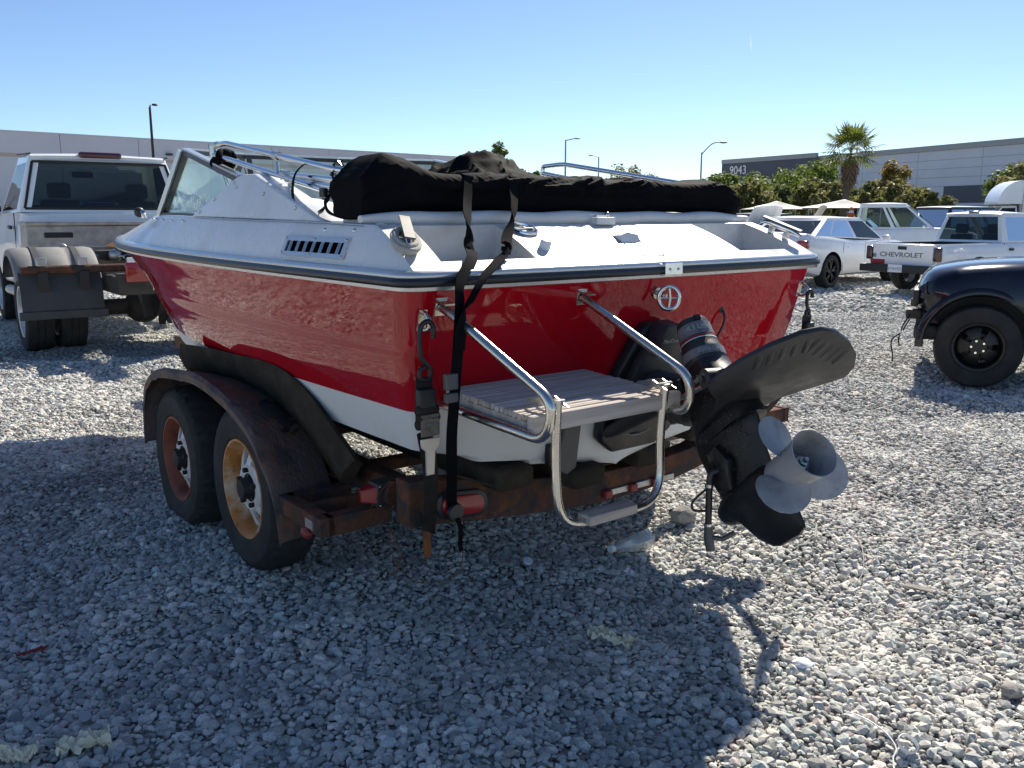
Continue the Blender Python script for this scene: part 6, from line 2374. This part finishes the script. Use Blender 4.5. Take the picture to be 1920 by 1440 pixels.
simple_car('dark_hatchback', 'black hatchback with beige roof behind the white sedan', (9.0, 33.5), 62, (.85, .85, .88, .98, .95, 2.6), 'dark_paint', (-.75, -.45, 1.2, 2.0, .98, .95, 1.58, .84, .70), roof='tan_paint', split=(.3, .62), glass='glass')
simple_car('red_sedan', 'small red car behind the far deck corner', (9.6, 43), 70, (1.0, .9, .86, .95, .92, 2.6), 'red_paint', (-.5, .0, 1.2, 1.9, .95, .92, 1.38, .78, .58))
simple_car('silver_sedan', 'silver car beyond the small red car', (11.2, 51), 70, (1.0, .9, .86, .98, .95, 2.7), 'silver_paint', (-.5, .0, 1.3, 2.1, .98, .95, 1.46, .78, .58), 'glass')
v = simple_car('black_car', 'black car with its hood raised and an orange cone on its roof', (13.8, 34.8), -60, (1.0, .9, .88, .95, .92, 2.7), 'dark_paint', (-.5, .0, 1.2, 1.9, .95, .92, 1.40, .78, .58))
hd = MB().loft([[Vector((u_ * .75, 2.2 - .55 * f, .98 + .95 * f - .05 * u_ * u_)) for u_ in (-1, -.5, 0, .5, 1)] for f in (0, .25, .5, .75, 1)]).build('raised_hood', 'dark_paint', v, smooth=60)
# orange cone standing on a post
cn = thing('traffic_cone', 'orange traffic cone standing on the black car roof', 'cone', (13.28, 35.1, 1.447))
MB().lathe([(0, .40), (.035, .40), (.13, .03), (.17, .02), (.17, 0), (0, 0)], (0, 0, 0), 'Z', 18).build('cone_body', 'orange', cn, smooth=40)
MB().lathe([(.072, .27), (.100, .18)], (0, 0, 0), 'Z', 18).build('cone_band', 'plastic_white', cn, smooth=60)

# ---- box truck
bt = vehicle('box_truck', 'white box truck with rounded overcab nose behind the parked cars', (30.2, 46.5), -78, 'truck', 'vehicles parked across the yard')
m1 = MB()
m1.box((0, .6, 2.15), (2.35, 6.4, 2.35))
m1.build('cargo_box', 'white_paint', bt, smooth=20, bevel=.03)
secs = []
for k in range(11):
    a = math.pi / 2 * k / 10
    y, z = 3.81 + 1.15 * math.sin(a), 2.12 + 1.2 * math.cos(a)
    secs.append([Vector((x, y, z)) for x in (-1.17, -.8, 0, .8, 1.17)])
m1 = MB()
m1.loft(secs)
for s in (-1.17, 1.17):
    m1.add([Vector((s, 3.81, 2.12))] + [Vector((s, 3.81 + 1.15 * math.sin(math.pi / 2 * k / 10), 2.12 + 1.2 * math.cos(math.pi / 2 * k / 10))) for k in range(11)], [tuple(range(12))])
m1.add([(-1.17, 3.81, 2.1), (1.17, 3.81, 2.1), (1.17, 4.96, 2.1), (-1.17, 4.96, 2.1)], [(0, 1, 2, 3)])
m1.build('overcab_nose', 'white_paint', bt, smooth=40)
for s in (-1, 1):
    MB().bar((s * 1.19, -2.6, 3.29), (s * 1.19, 3.8, 3.29), .03, .10).build('top_rail', 'alu', bt, smooth=0)
    MB().bar((s * 1.185, 3.80, 1.0), (s * 1.185, 3.80, 3.28), .08, .03, up=(0, 1, 0)).build('corner_post', 'alu', bt, smooth=0)
cuts = [arch(x, 4.55, .42, .48) for x in (-1, 1)]
lower_body(bt, [(3.85, 1.25), (4.6, 1.25), (5.5, 1.2), (5.9, 1.05)], [(3.85, .5), (5.9, .55)], [(3.85, .98), (5.9, .92)], 3.85, 5.9, 'white_paint', .1, cuts, name='cab', n=20)
greenhouse(bt, (3.87, 3.95, 4.6, 5.3, 1.25, 1.22, 2.02, .95, .8), 'white_paint', split=())
for x in (-.95, .95):
    for y in (0, 4.55):
        car_wheel(bt, x, y, .42, .26, .26, 'wheel_steel', 'plain')
MB().box((0, .6, .9), (.9, 6.2, .15)).build('chassis', 'dirty_metal', bt, smooth=0)
# ------------------------------------------------------------------ far buildings
def wall_frame(A, B):
    A, B = Vector((A[0], A[1], 0)), Vector((B[0], B[1], 0))
    d = (B - A).normalized()
    return A, d, (B - A).length

# long pale warehouse
lw = thing('warehouse', 'long pale tilt-up warehouse with a tan stripe behind the tow truck', 'building')
A, d, L_ = wall_frame((-54.2, 96.6), (-4.6, 142.6))
nrm = Vector((d.y, -d.x, 0))
if nrm.dot(-A) < 0:
    nrm = -nrm
inw = -nrm
PWD = 8.53
off = 5.8 - PWD * 8
n = 15
for i in range(n):
    a = off + PWD * i
    p0 = A + d * (a + .03)
    p1 = A + d * (a + PWD - .03)
    m1 = MB()
    m1.add([p0, p1, p1 + inw * .3, p0 + inw * .3] + [v + Vector((0, 0, 10.35)) for v in (p0, p1, p1 + inw * .3, p0 + inw * .3)], [(0, 1, 5, 4), (1, 2, 6, 5), (2, 3, 7, 6), (3, 0, 4, 7), (4, 5, 6, 7)])
    m1.build('wall_panel', 'wall_pale', lw, smooth=0)
    m1 = MB()
    q0, q1 = p0 + nrm * .02, p1 + nrm * .02
    m1.add([q0 + Vector((0, 0, 7.75)), q1 + Vector((0, 0, 7.75)), q1 + Vector((0, 0, 8.15)), q0 + Vector((0, 0, 8.15))], [(0, 1, 2, 3)])
    if i < 12:
        m1.build('painted_stripe', 'wall_stripe', lw, smooth=0)
a0, a1 = A + d * off, A + d * (off + PWD * n)
m1 = MB()
m1.bar(a0 + inw * .15 + Vector((0, 0, 10.43)), a1 + inw * .15 + Vector((0, 0, 10.43)), .5, .15)
m1.build('parapet_cap', 'wall_pale', lw, smooth=0)
m1 = MB()
e0, e1 = a0 + inw * .35, a1 + inw * .35
m1.add([e0, e1, e1 + inw * 60, e0 + inw * 60] + [v + Vector((0, 0, 10.2)) for v in (e0, e1, e1 + inw * 60, e0 + inw * 60)], [(0, 1, 5, 4), (1, 2, 6, 5), (2, 3, 7, 6), (3, 0, 4, 7), (4, 5, 6, 7)])
m1.build('building_core', 'wall_pale', lw, smooth=0)
for a, z in ((34.4, 8.6), (47, 8.6), (24, 8.3), (59, 8.6)):
    p = A + d * a + nrm * .25 + Vector((0, 0, z))
    MB().box(p, (.35, .35, .32)).build('wall_light', 'chrome', lw, smooth=20, bevel=.08)
for a in (-1.2, 17.8):
    p = A + d * a + nrm * .06 + Vector((0, 0, 8.75))
    MB().box(p, (.7, .7, .25), rot=(0, 0, math.atan2(d.y, d.x))).build('wall_vent', 'dark_opening', lw, smooth=0)

# blue-grey warehouse with dark corner volume
rw = thing('office_warehouse', 'blue-grey warehouse with dark numbered corner behind the palm', 'building')
A, d, L_ = wall_frame((69.7, 123.9), (54.3, 162.0))
A = A - d * 40
L_ += 40
nrm = Vector((d.y, -d.x, 0))
if nrm.dot(-A) < 0:
    nrm = -nrm
inw = -nrm
pw, zs = 11.6, [0, 3.0, 4.6, 5.9, 7.2, 8.5, 9.8, 11.2]
for i in range(7):
    a = L_ - pw * (i + 1)
    p0, p1 = A + d * (a + .03), A + d * (a + pw - .03)
    for j in range(len(zs) - 1):
        z0, z1 = zs[j] + .02, zs[j + 1] - .02
        m1 = MB()
        m1.add([p0 + Vector((0, 0, z0)), p1 + Vector((0, 0, z0)), p1 + Vector((0, 0, z1)), p0 + Vector((0, 0, z1)), p0 + inw * .3 + Vector((0, 0, z0)), p1 + inw * .3 + Vector((0, 0, z0)), p1 + inw * .3 + Vector((0, 0, z1)), p0 + inw * .3 + Vector((0, 0, z1))],
               [(0, 1, 2, 3), (0, 4, 5, 1), (1, 5, 6, 2), (2, 6, 7, 3), (3, 7, 4, 0)])
        m1.build('wall_panel', 'wall_blue', rw, smooth=0)
g0, g1 = A + d * (L_ - pw * 7) + inw * .2, A + d * L_ + inw * .2
m1 = MB()
m1.add([g0, g1, g1 + inw * 60, g0 + inw * 60] + [v + Vector((0, 0, 11.3)) for v in (g0, g1, g1 + inw * 60, g0 + inw * 60)], [(0, 1, 5, 4), (1, 2, 6, 5), (2, 3, 7, 6), (3, 0, 4, 7), (4, 5, 6, 7)])
m1.build('building_core', 'coping', rw, smooth=0)
MB().bar(g0 + nrm * .25 + Vector((0, 0, 11.6)), g1 + nrm * .25 + Vector((0, 0, 11.6)), .6, .8).build('parapet_cap', 'coping', rw, smooth=0)
for a0_, a1_, z0, z1 in ((L_ - 23.5, L_ - 13.2, 2.4, 4.7), (L_ - 40.2, L_ - 28.5, 3.4, 5.9), (L_ - 12.6, L_ - 8.5, 2.6, 4.7), (L_ - 56, L_ - 46, 3.4, 5.9)):
    p0, p1 = A + d * a0_ + nrm * .04, A + d * a1_ + nrm * .04
    MB().add([p0 + Vector((0, 0, z0)), p1 + Vector((0, 0, z0)), p1 + Vector((0, 0, z1)), p0 + Vector((0, 0, z1))], [(0, 1, 2, 3)]).build('dark_bay', 'wall_dark', rw, smooth=0)
# corner volume
A2, d2, L2 = wall_frame((54.25, 160.5), (42.35, 180.8))
n2 = Vector((d2.y, -d2.x, 0))
if n2.dot(-A2) < 0:
    n2 = -n2
A2 = A2 + n2 * .6
m1 = MB()
b0, b1 = A2, A2 + d2 * L2
m1.add([b0, b1, b1 - n2 * 14, b0 - n2 * 14] + [v + Vector((0, 0, 11.7)) for v in (b0, b1, b1 - n2 * 14, b0 - n2 * 14)], [(0, 1, 5, 4), (1, 2, 6, 5), (2, 3, 7, 6), (3, 0, 4, 7), (4, 5, 6, 7)])
m1.build('corner_volume', 'wall_dark', rw, smooth=0)
MB().bar(b0 - n2 * .2 + Vector((0, 0, 12.1)), b1 - n2 * .2 + Vector((0, 0, 12.1)), .7, .8).build('parapet_cap', 'coping', rw, smooth=0)
text_obj('building_number', '9043', 2.3, 'white_mark', rw, b1 - d2 * 4.6 + n2 * .08 + Vector((0, 0, 10.25)), -d2, (0, 0, 1), extrude=.03)

# ------------------------------------------------------------------ street lamps
def lamp(label, X, Y, h, arm, mat, banner=False, curved=False):
    t = thing('street_lamp', label, 'street lamp', (X, Y, 0), 0, 'street lamps along the road')
    m1 = MB()
    m1.tube([(0, 0, 0), (0, 0, h)], [.13, .08], 10)
    m1.build('pole', mat, t, smooth=60)
    if curved:
        p = dense([(0, 0, h - .25), (arm * .25, 0, h + .35), (arm * .6, 0, h + .95), (arm, 0, h + 1.1)], 6)
        MB().tube(p, .06, 8).build('arm', mat, t, smooth=60)
        MB().sphere((arm + .35, 0, h + 1.06), .45, 12, 8, (1, .45, .28)).build('lamp_head', mat, t, smooth=60)
    else:
        MB().tube([(0, 0, h - .05), (arm, 0, h + .15)], .05, 8).build('arm', mat, t, smooth=60)
        MB().box((arm + .3 * (1 if arm > 0 else -1), 0, h + .15), (.55 if abs(arm) > .1 else .3, .35, .14)).build('lamp_head', mat, t, smooth=20, bevel=.04)
    if banner:
        MB().box((.55, 0, h - 4.4), (.75, .03, 2.6)).build('banner', 'banner_blue', t, smooth=0)
        MB().box((.4, 0, h - 3.05), (.9, .05, .05)).build('banner_arm', mat, t, smooth=0)
lamp('dark lamp post standing in front of the pale warehouse', -25.7, 65, 9.1, .06, 'lamp_dark')
lamp('grey lamp post with short arm above the canvas roll', 5.6, 95, 9.3, .9, 'lamp_grey')
lamp('small distant grey lamp post between two taller ones', 11.0, 115, 8.9, -.7, 'lamp_grey')
lamp('curved arm street lamp carrying a blue banner', 20.9, 100, 8.4, 2.0, 'lamp_grey', True, True)
lamp('grey street lamp mostly hidden behind the palm crown', 39.5, 104, 10.4, -2.0, 'lamp_grey')

# ------------------------------------------------------------------ trees
def tree(name, label, X, Y, h, rx, rz, mat, seed, n=2600, leaf=.34, clumps=26, trunk=.16, gap=0.0, ry=None, group='trees and shrubs along the road'):
    r_ = random.Random(seed)
    t = thing(name, label, 'tree' if 'tree' in name else 'shrub', (X, Y, 0), 0, group)
    cz = h - rz
    ry = ry or rx
    V, F = [], []
    cl = []
    for k in range(clumps):
        while True:
            p = Vector((r_.uniform(-1, 1), r_.uniform(-1, 1), r_.uniform(-1, 1)))
            if .15 < p.length < 1:
                break
        p = p.normalized() * (p.length**.45)
        cl.append((Vector((p.x * rx * .82, p.y * ry * .82, cz + p.z * rz * .80)), r_.uniform(.22, .42) * min(rx, rz)))
    per = n // clumps
    for c_, cr_ in cl:
        for k in range(per):
            q = Vector((r_.gauss(0, 1), r_.gauss(0, 1), r_.gauss(0, 1)))
            q = q.normalized() * cr_ * (r_.random()**.4) * r_.uniform(.8, 1.15)
            c0 = c_ + q
            if c0.z < .05:
                continue
            nv = (q.normalized() + Vector((r_.uniform(-.8, .8), r_.uniform(-.8, .8), r_.uniform(-.3, 1.0)))).normalized()
            a_ = nv.orthogonal().normalized()
            a_ = (Matrix.Rotation(r_.uniform(0, 6.28), 3, nv) @ a_)
            b_ = nv.cross(a_)
            s1, s2 = leaf * r_.uniform(.5, 1.1), leaf * r_.uniform(.25, .55)
            b = len(V)
            V += [c0 - a_ * s1, c0 - b_ * s2 * .8 + nv * .03, c0 + a_ * s1, c0 + b_ * s2]
            F.append((b, b + 1, b + 2, b + 3))
    mesh_obj('crown', V, F, mat, t)
    m1 = MB()
    m1.tube(dense([(0, 0, 0), (.1 * r_.uniform(-1, 1), 0, cz * .5), (0, 0, cz)], 4), [trunk * (1 - .06 * k) for k in range(9)], 8)
    m1.build('trunk', 'bark', t, smooth=60)
    for k in range(6):
        c_, _ = cl[k]
        s0 = Vector((0, 0, cz * r_.uniform(.55, .95)))
        MB().tube([s0, s0.lerp(c_, .5) + Vector((0, 0, .1)), c_], [trunk * .5, trunk * .35, trunk * .15], 6).build('limb', 'bark', t, smooth=60)
    return t

def at(px, Y):
    return (px - 960) / 1650.0 * (Y * .982 + .28)

specs = [
    # name, label, px, Y, top_y_px, half width m, rz, mat, n
    ('tree', 'bright green tree at the row\'s near end by the blue banner', 1345, 88, 322, 2.6, 2.6, 'leaf_a', 3000),
    ('tree', 'tall light green tree under the building number', 1445, 92, 317, 4.2, 3.2, 'leaf_a', 4200),
    ('tree', 'rounded green tree left of the palm crown', 1532, 95, 303, 3.6, 3.4, 'leaf_a', 3600),
    ('tree', 'darker green tree between the light trees', 1395, 94, 328, 2.8, 3.0, 'leaf_c', 2800),
    ('tree', 'broad green tree behind the pale flowering shrub', 1490, 86, 322, 3.2, 3.0, 'leaf_a', 3400),
    ('tree', 'olive brown tree above the white shade tent', 1400, 70, 340, 2.6, 2.0, 'leaf_b', 3000),
    ('tree', 'olive tree just left of the palm trunk', 1535, 72, 332, 2.4, 2.0, 'leaf_b', 3000),
    ('flowering_shrub', 'pale flowering shrub behind the second shade tent', 1532, 64, 361, 1.0, .9, 'leaf_y', 900),
    ('tree', 'olive green tree right of the palm trunk', 1650, 72, 332, 2.2, 2.1, 'leaf_b', 3000),
    ('tree', 'autumn orange tree in front of the blue-grey wall', 1668, 82, 305, 2.0, 2.6, 'leaf_o', 1700),
    ('shrub', 'round green bush below the dark wall bay', 1725, 66, 342, 2.1, 1.7, 'leaf_b', 3200),
    ('shrub', 'small olive bush at the palm\'s foot', 1620, 66, 362, 1.3, 1.3, 'leaf_b', 1500),
    ('tree', 'dark green tree above the box truck', 1893, 78, 293, 2.6, 2.6, 'leaf_c', 3000),
    ('tree', 'pale olive tree beside the box truck roof', 1912, 72, 312, 2.6, 1.9, 'leaf_y', 2600),
    ('tree', 'yellowish tree seen above the canvas roll', 1178, 96, 308, 3.5, 2.7, 'leaf_y', 3000),
    ('sapling_tree', 'thin tree top rising behind the canvas hump', 937, 84, 264, 1.7, 3.2, 'leaf_c', 1100),
    ('sapling_tree', 'small tree top right of the canvas hump', 985, 88, 300, 1.8, 2.6, 'leaf_c', 1300),
    ('shrub', 'low dark shrub under the first shade tent', 1350, 68, 362, 1.6, 1.4, 'leaf_b', 1500),
    ('shrub', 'low olive shrub between the palm and the hoods', 1690, 74, 360, 1.6, 1.6, 'leaf_b', 1500),
]
for i, (nm, lb, px, Y, ty, rx, rz, mt, n) in enumerate(specs):
    h = 1.5 + (405 - ty) * (Y * .982) / 1650 * 1.0
    tree(nm, lb, at(px, Y), Y, h, rx, rz, mt, 100 + i, n, leaf=.30 if n > 1000 else .24, clumps=max(10, n // 95))
# dense background hedge filling the foot of the row
for i, (px, Y, ty, rx) in enumerate(((1370, 76, 352, 3.2), (1465, 78, 350, 3.4), (1570, 80, 352, 3.0), (1600, 78, 365, 2.6))):
    h = 1.5 + (405 - ty) * (Y * .982) / 1650
    tree('hedge_shrub', ('dark hedge clump at the left end of the tree row', 'dark hedge clump behind the white shade tent', 'dark hedge clump behind the palm trunk', 'dark hedge clump right of the palm trunk base')[i], at(px, Y), Y, h, rx, h * .5, 'leaf_c', 300 + i, 2600, .34, 26)

# fan palm
PX, PY = at(1583, 62), 62
palm = thing('palm_tree', 'fan palm with a skirt of dead fronds', 'palm tree', (PX, PY, 0), 0, 'trees and shrubs along the road')
MB().tube(dense([(-.25, 0, 0), (-.2, 0, 1.6), (-.05, 0, 3.4), (.05, 0, 5.7)], 4), .24, 12).build('trunk', 'bark', palm, smooth=60)
pr = random.Random(4)
def fan(c0, dirv, stem, rad, mat, droop, segs=15, name='frond'):
    V, F = [], []
    dirv = dirv.normalized()
    side = dirv.cross(Vector((0, 0, 1)))
    if side.length < .05:
        side = Vector((1, 0, 0))
    side.normalize()
    up_ = side.cross(dirv).normalized()
    base = c0 + dirv * stem
    w = .025
    V += [c0 - side * w, c0 + side * w, base + side * w * .6, base - side * w * .6]
    F.append((0, 1, 2, 3))
    for k in range(segs):
        a = (k / (segs - 1) - .5) * 3.9
        dd_ = (dirv * math.cos(a) + side * math.sin(a)).normalized()
        ln = rad * (1 - .16 * abs(a)) * pr.uniform(.88, 1.06)
        tip = base + dd_ * ln + Vector((0, 0, -droop * ln * (.35 + .3 * abs(a))))
        mid = base + dd_ * ln * .6 + up_ * .03 + Vector((0, 0, -droop * .18 * ln))
        pw_ = Vector(dd_.cross(up_)).normalized() * ln * .055
        b = len(V)
        V += [base, mid - pw_, tip, mid + pw_]
        F.append((b, b + 1, b + 2, b + 3))
    mesh_obj(name, V, F, mat, palm)
top = Vector((.05, 0, 5.75))
for k in range(44):
    az = k * 2.39996
    el = R(82 - 112 * (k / 43)**1.05)
    dv = Vector((math.cos(az) * math.cos(el), math.sin(az) * math.cos(el), math.sin(el)))
    fan(top, dv, pr.uniform(.95, 1.3), pr.uniform(1.0, 1.25), 'leaf_palm', .2 + .35 * (k / 43))
for k in range(60):
    az = k * 2.39996
    f = k / 59
    c0 = Vector((.03, 0, 5.6 - 1.2 * f))
    el = R(-58 - 24 * f)
    dv = Vector((math.cos(az) * math.cos(el), math.sin(az) * math.cos(el), math.sin(el)))
    fan(c0, dv, .5, pr.uniform(.65, .9), 'frond_dead', .5, 9, 'dead_frond')

# ------------------------------------------------------------------ shade tents and fence
def tent(label, X, Y, w, dpt_, he, hp, rz=0.0, shift=0.0):
    t = thing('shade_tent', label, 'tent', (X, Y, 0), rz, 'shade tents beyond the parked cars')
    c = [Vector((-w / 2, -dpt_ / 2, he)), Vector((w / 2, -dpt_ / 2, he)), Vector((w / 2, dpt_ / 2, he)), Vector((-w / 2, dpt_ / 2, he))]
    pk_ = Vector((shift, 0, hp))
    V, F = [], []
    N_ = 8
    for e in range(4):
        a, b = c[e], c[(e + 1) % 4]
        for i in range(N_ + 1):
            for j in range(N_ + 1):
                f, g = i / N_, j / N_
                p = a.lerp(b, f).lerp(pk_, g)
                p.z -= .22 * math.sin(math.pi * g) * (1 - abs(f - .5)) * (hp - he)
                V.append(p)
        base = e * (N_ + 1)**2
        for i in range(N_):
            for j in range(N_):
                q = base + i * (N_ + 1) + j
                F.append((q, q + N_ + 1, q + N_ + 2, q + 1))
    MB().add(V, F).build('canopy', 'tent', t, smooth=60)
    for p in c:
        MB().tube([(p.x, p.y, 0), tuple(p)], .035, 8).build('tent_leg', 'lamp_grey', t, smooth=60)
tent('white peaked shade tent at the left of the pair', at(1452, 55), 55, 3.5, 3.5, 1.92, 2.42)
tent('white shade tent with one corner raised beside the palm', at(1560, 54), 54, 4.2, 3.5, 1.98, 2.5, 0, .6)
fn = thing('mesh_fence', 'dark green mesh fence under the tree row', 'fence', (0, 0, 0))
x0, x1, Yf = at(1300, 61), at(1800, 61), 61.0
k = 0
xx = x0
while xx < x1:
    MB().tube([(xx, Yf, 0), (xx, Yf, 1.55)], .03, 6).build('fence_post', 'lamp_grey', fn, smooth=60)
    MB().box((xx + 1.5, Yf + .02, .78), (2.9, .02, 1.45)).build('fence_panel', 'leaf_c', fn, smooth=0)
    xx += 3.0

# ------------------------------------------------------------------ litter and loose stones on the gravel
def gz(x, y):
    return float(ground_h(x, y))
# crushed clear bottle
ba, bb = Vector((.452, 3.762, 0)), Vector((.655, 3.925, 0))
ax = (bb - ba).normalized()
bt_ = thing('plastic_bottle', 'crushed clear plastic bottle lying under the stern', 'bottle', (ba.x, ba.y, gz(ba.x, ba.y) + .055), math.atan2(ax.y, ax.x) - math.pi / 2)
secs = []
prof = [(0, .012), (.02, .013), (.03, .018), (.05, .030), (.08, .042), (.11, .050), (.14, .054), (.17, .054), (.20, .052), (.225, .048), (.238, .038), (.242, .01)]
P_ = dense([(0, a, b) for a, b in prof], 4)
for q in P_:
    row = []
    rib = .0016 * math.sin(q.y * 260) if q.y > .045 else 0
    for k in range(24):
        a = 2 * math.pi * k / 24
        dn = .010 * mnoise.noise(Vector((math.cos(a) * 2, math.sin(a) * 2, q.y * 16))) if q.y > .04 else 0
        rr_ = q.z + rib + dn
        row.append(Vector((rr_ * math.cos(a), q.y, rr_ * math.sin(a) * .86)))
    secs.append(row)
MB().loft(secs, closed=True, cap=True).build('bottle_body', 'plastic_clear', bt_, smooth=40)
MB().lathe([(0, -.016), (.017, -.015), (.0185, -.012), (.0185, .006), (.013, .006)], (0, 0, 0), 'Y', 20).build('bottle_cap', 'plastic_white', bt_, smooth=40)

def crumple(name, label, X, Y, lx, ly, rz, mat, seed, amp=.02, lift=.02, cat='litter', grp=None):
    n1, n2 = 22, 12
    V, F = [], []
    for i in range(n1 + 1):
        for j in range(n2 + 1):
            u_, v_ = i / n1 - .5, j / n2 - .5
            q = Vector((u_ * 4 + seed, v_ * 3, seed))
            e = 1 + .35 * mnoise.noise(Vector((u_ * 5, seed, 1)))
            fold = (1 - abs(mnoise.noise(q * 1.0)))**3
            V.append((u_ * lx + .014 * mnoise.noise(q * .8), v_ * ly * e + .016 * mnoise.noise(q * .7 + Vector((5, 0, 0))), lift + amp * (fold - .5) + .5 * amp * mnoise.noise(q * 3.5)))
    for i in range(n1):
        for j in range(n2):
            a = i * (n2 + 1) + j
            F.append((a, a + 1, a + n2 + 2, a + n2 + 1))
    o = MB().add(V, F).build(name, mat, None, smooth=35)
    md = o.modifiers.new('s', 'SOLIDIFY')
    md.thickness = .0015
    bake_mods(o)
    shade(o, 35)
    o.location = (X, Y, gz(X, Y) + .012)
    o.rotation_euler = (0, 0, rz)
    tag(o, label, cat, grp)
    return o
crumple('crumpled_paper', 'crumpled tan paper strip on the shaded gravel behind the boat', .362, 2.975, .185, .062, R(-34), 'paper', 3.1, .03, .022)
crumple('crumpled_paper', 'crumpled cream paper at the lower left on the gravel', -1.215, 2.262, .14, .075, R(28), 'paper', 7.7, .035, .025)
crumple('crumpled_paper', 'cream paper scrap at the picture\'s bottom left corner', -1.37, 2.185, .12, .06, R(8), 'paper', 11.2, .03, .02)
crumple('plastic_ribbon', 'dull red plastic strip lying on the gravel at left', -1.69, 2.872, .10, .016, R(42), 'red_lens_faded', 5.2, .012, .02)
crumple('plastic_strip', 'white plastic strip on gravel left of the trailer, farther one', -3.29, 5.96, .17, .022, R(25), 'plastic_white', 2.2, .01, .02)
crumple('plastic_strip', 'white plastic strip on gravel left of the trailer, nearer one', -3.42, 5.87, .15, .022, R(0), 'plastic_white', 4.4, .01, .02)
crumple('card_scrap', 'small pale card scrap on the gravel left of centre', -1.25, 3.19, .055, .02, R(5), 'plastic_white', 8.4, .006, .022)
def stone(label, X, Y, r_, sc_, seed, mat='stone_big', rz=0):
    bm = bmesh.new()
    bmesh.ops.create_icosphere(bm, subdivisions=3, radius=1)
    for v in bm.verts:
        n_ = v.co.normalized()
        k = 1 + .22 * mnoise.noise(n_ * 1.5 + Vector((seed, 0, 0))) + .09 * mnoise.noise(n_ * 4 + Vector((0, seed, 0)))
        v.co = n_ * k
        v.co = Vector((v.co.x * r_ * sc_[0], v.co.y * r_ * sc_[1], v.co.z * r_ * sc_[2]))
    me = bpy.data.meshes.new('stone')
    bm.to_mesh(me)
    bm.free()
    me.materials.append(MT[mat])
    o = bpy.data.objects.new('stone', me)
    link(o)
    shade(o, 28)
    o.location = (X, Y, gz(X, Y) + r_ * sc_[2] * .75)
    o.rotation_euler = (.1, .1, rz)
    tag(o, label, 'stone', 'larger stones on the gravel')
stone('large rounded stone on the gravel under the propeller leg', .86, 4.22, .062, (1.15, .85, .72), 3.3, rz=.3)
stone('flat white stone on the sunny gravel at right', .985, 2.745, .030, (1.2, 1.0, .45), 8.1, 'plastic_white', rz=.2)
stone('pale angular stone on the sunny gravel near the bottom right corner', 1.62, 2.62, .034, (1.2, .9, .7), 5.5, rz=.8)
st = MB().box((0, 0, 0), (.15, .035, .008)).build('metal_strip', 'stone_big', None, smooth=0, bevel=.002)
st.location = (1.71, 3.42, gz(1.71, 3.42) + .016)
st.rotation_euler = (.05, .05, -.55)
tag(st, 'thin metal strip on the sunny gravel at right', 'metal strip')
m1 = MB()
m1.lathe([(.028, 0), (.030, .003), (.030, .012), (.028, .014)], (0, 0, 0), 'Z', 24)
o = m1.build('bottle_ring', 'plastic_white', None, smooth=40)
o.location = (1.142, 2.305, gz(1.142, 2.305) + .022)
o.rotation_euler = (.5, .2, 0)
tag(o, 'small pale ring lying on the gravel near the bottom edge', 'ring')
pts = [(1.01, 2.44), (1.06, 2.40), (1.095, 2.34), (1.10, 2.28), (1.075, 2.24), (1.05, 2.17)]
o = MB().tube(dense([(x, y, gz(x, y) + .032) for x, y in pts], 6), .0022, 6).build('loose_wire', 'plastic_white', None, smooth=60)
tag(o, 'thin curved pale wire on the gravel at the bottom', 'wire')
pts = [(1.40, 3.42), (1.50, 3.55), (1.56, 3.70), (1.60, 3.86)]
o = MB().tube(dense([(x, y, gz(x, y) + .03) for x, y in pts], 6), .0022, 6).build('loose_wire', 'rope', None, smooth=60)
tag(o, 'thin straw coloured wire on the gravel right of the skeg', 'wire')
o = MB().tube([(1.40, 3.86, gz(1.4, 3.86) + .03), (1.45, 3.99, gz(1.45, 3.99) + .035)], .005, 6).build('stick', 'rope', None, smooth=60)
tag(o, 'short pale stick on the gravel beyond the skeg', 'stick')
m1 = MB()
m1.lathe([(.0, .018), (.017, .018), (.018, .0), (.016, .0), (.016, .016)], (0, 0, 0), 'Z', 20)
o = m1.build('round_litter', 'steel', None, smooth=40)
o.location = (-1.29, 2.425, gz(-1.29, 2.425) + .028)
o.rotation_euler = (.7, 0, .4)
tag(o, 'small metal cap on the gravel above the cream paper', 'cap')
m1 = MB()
m1.lathe([(.0, .012), (.020, .012), (.021, .0)], (0, 0, 0), 'Z', 20)
o = m1.build('round_litter', 'plastic_white', None, smooth=40)
o.location = (.07, 3.69, gz(.07, 3.69) + .024)
o.rotation_euler = (.4, .1, .4)
tag(o, 'clear cap lying in the shade under the stern', 'cap')
# vapour trail high in the sky
dv0, dv1 = Vector((.244, .952, .182)).normalized() * 3000, Vector((.247, .955, .166)).normalized() * 3000
o = MB().tube([dv0, dv0.lerp(dv1, .5), dv1], [.6, 1.3, .5], 8).build('vapour_trail', 'vapour', None, smooth=60)
tag(o, 'short white vapour trail high in the sky', 'vapour trail', kind='stuff')
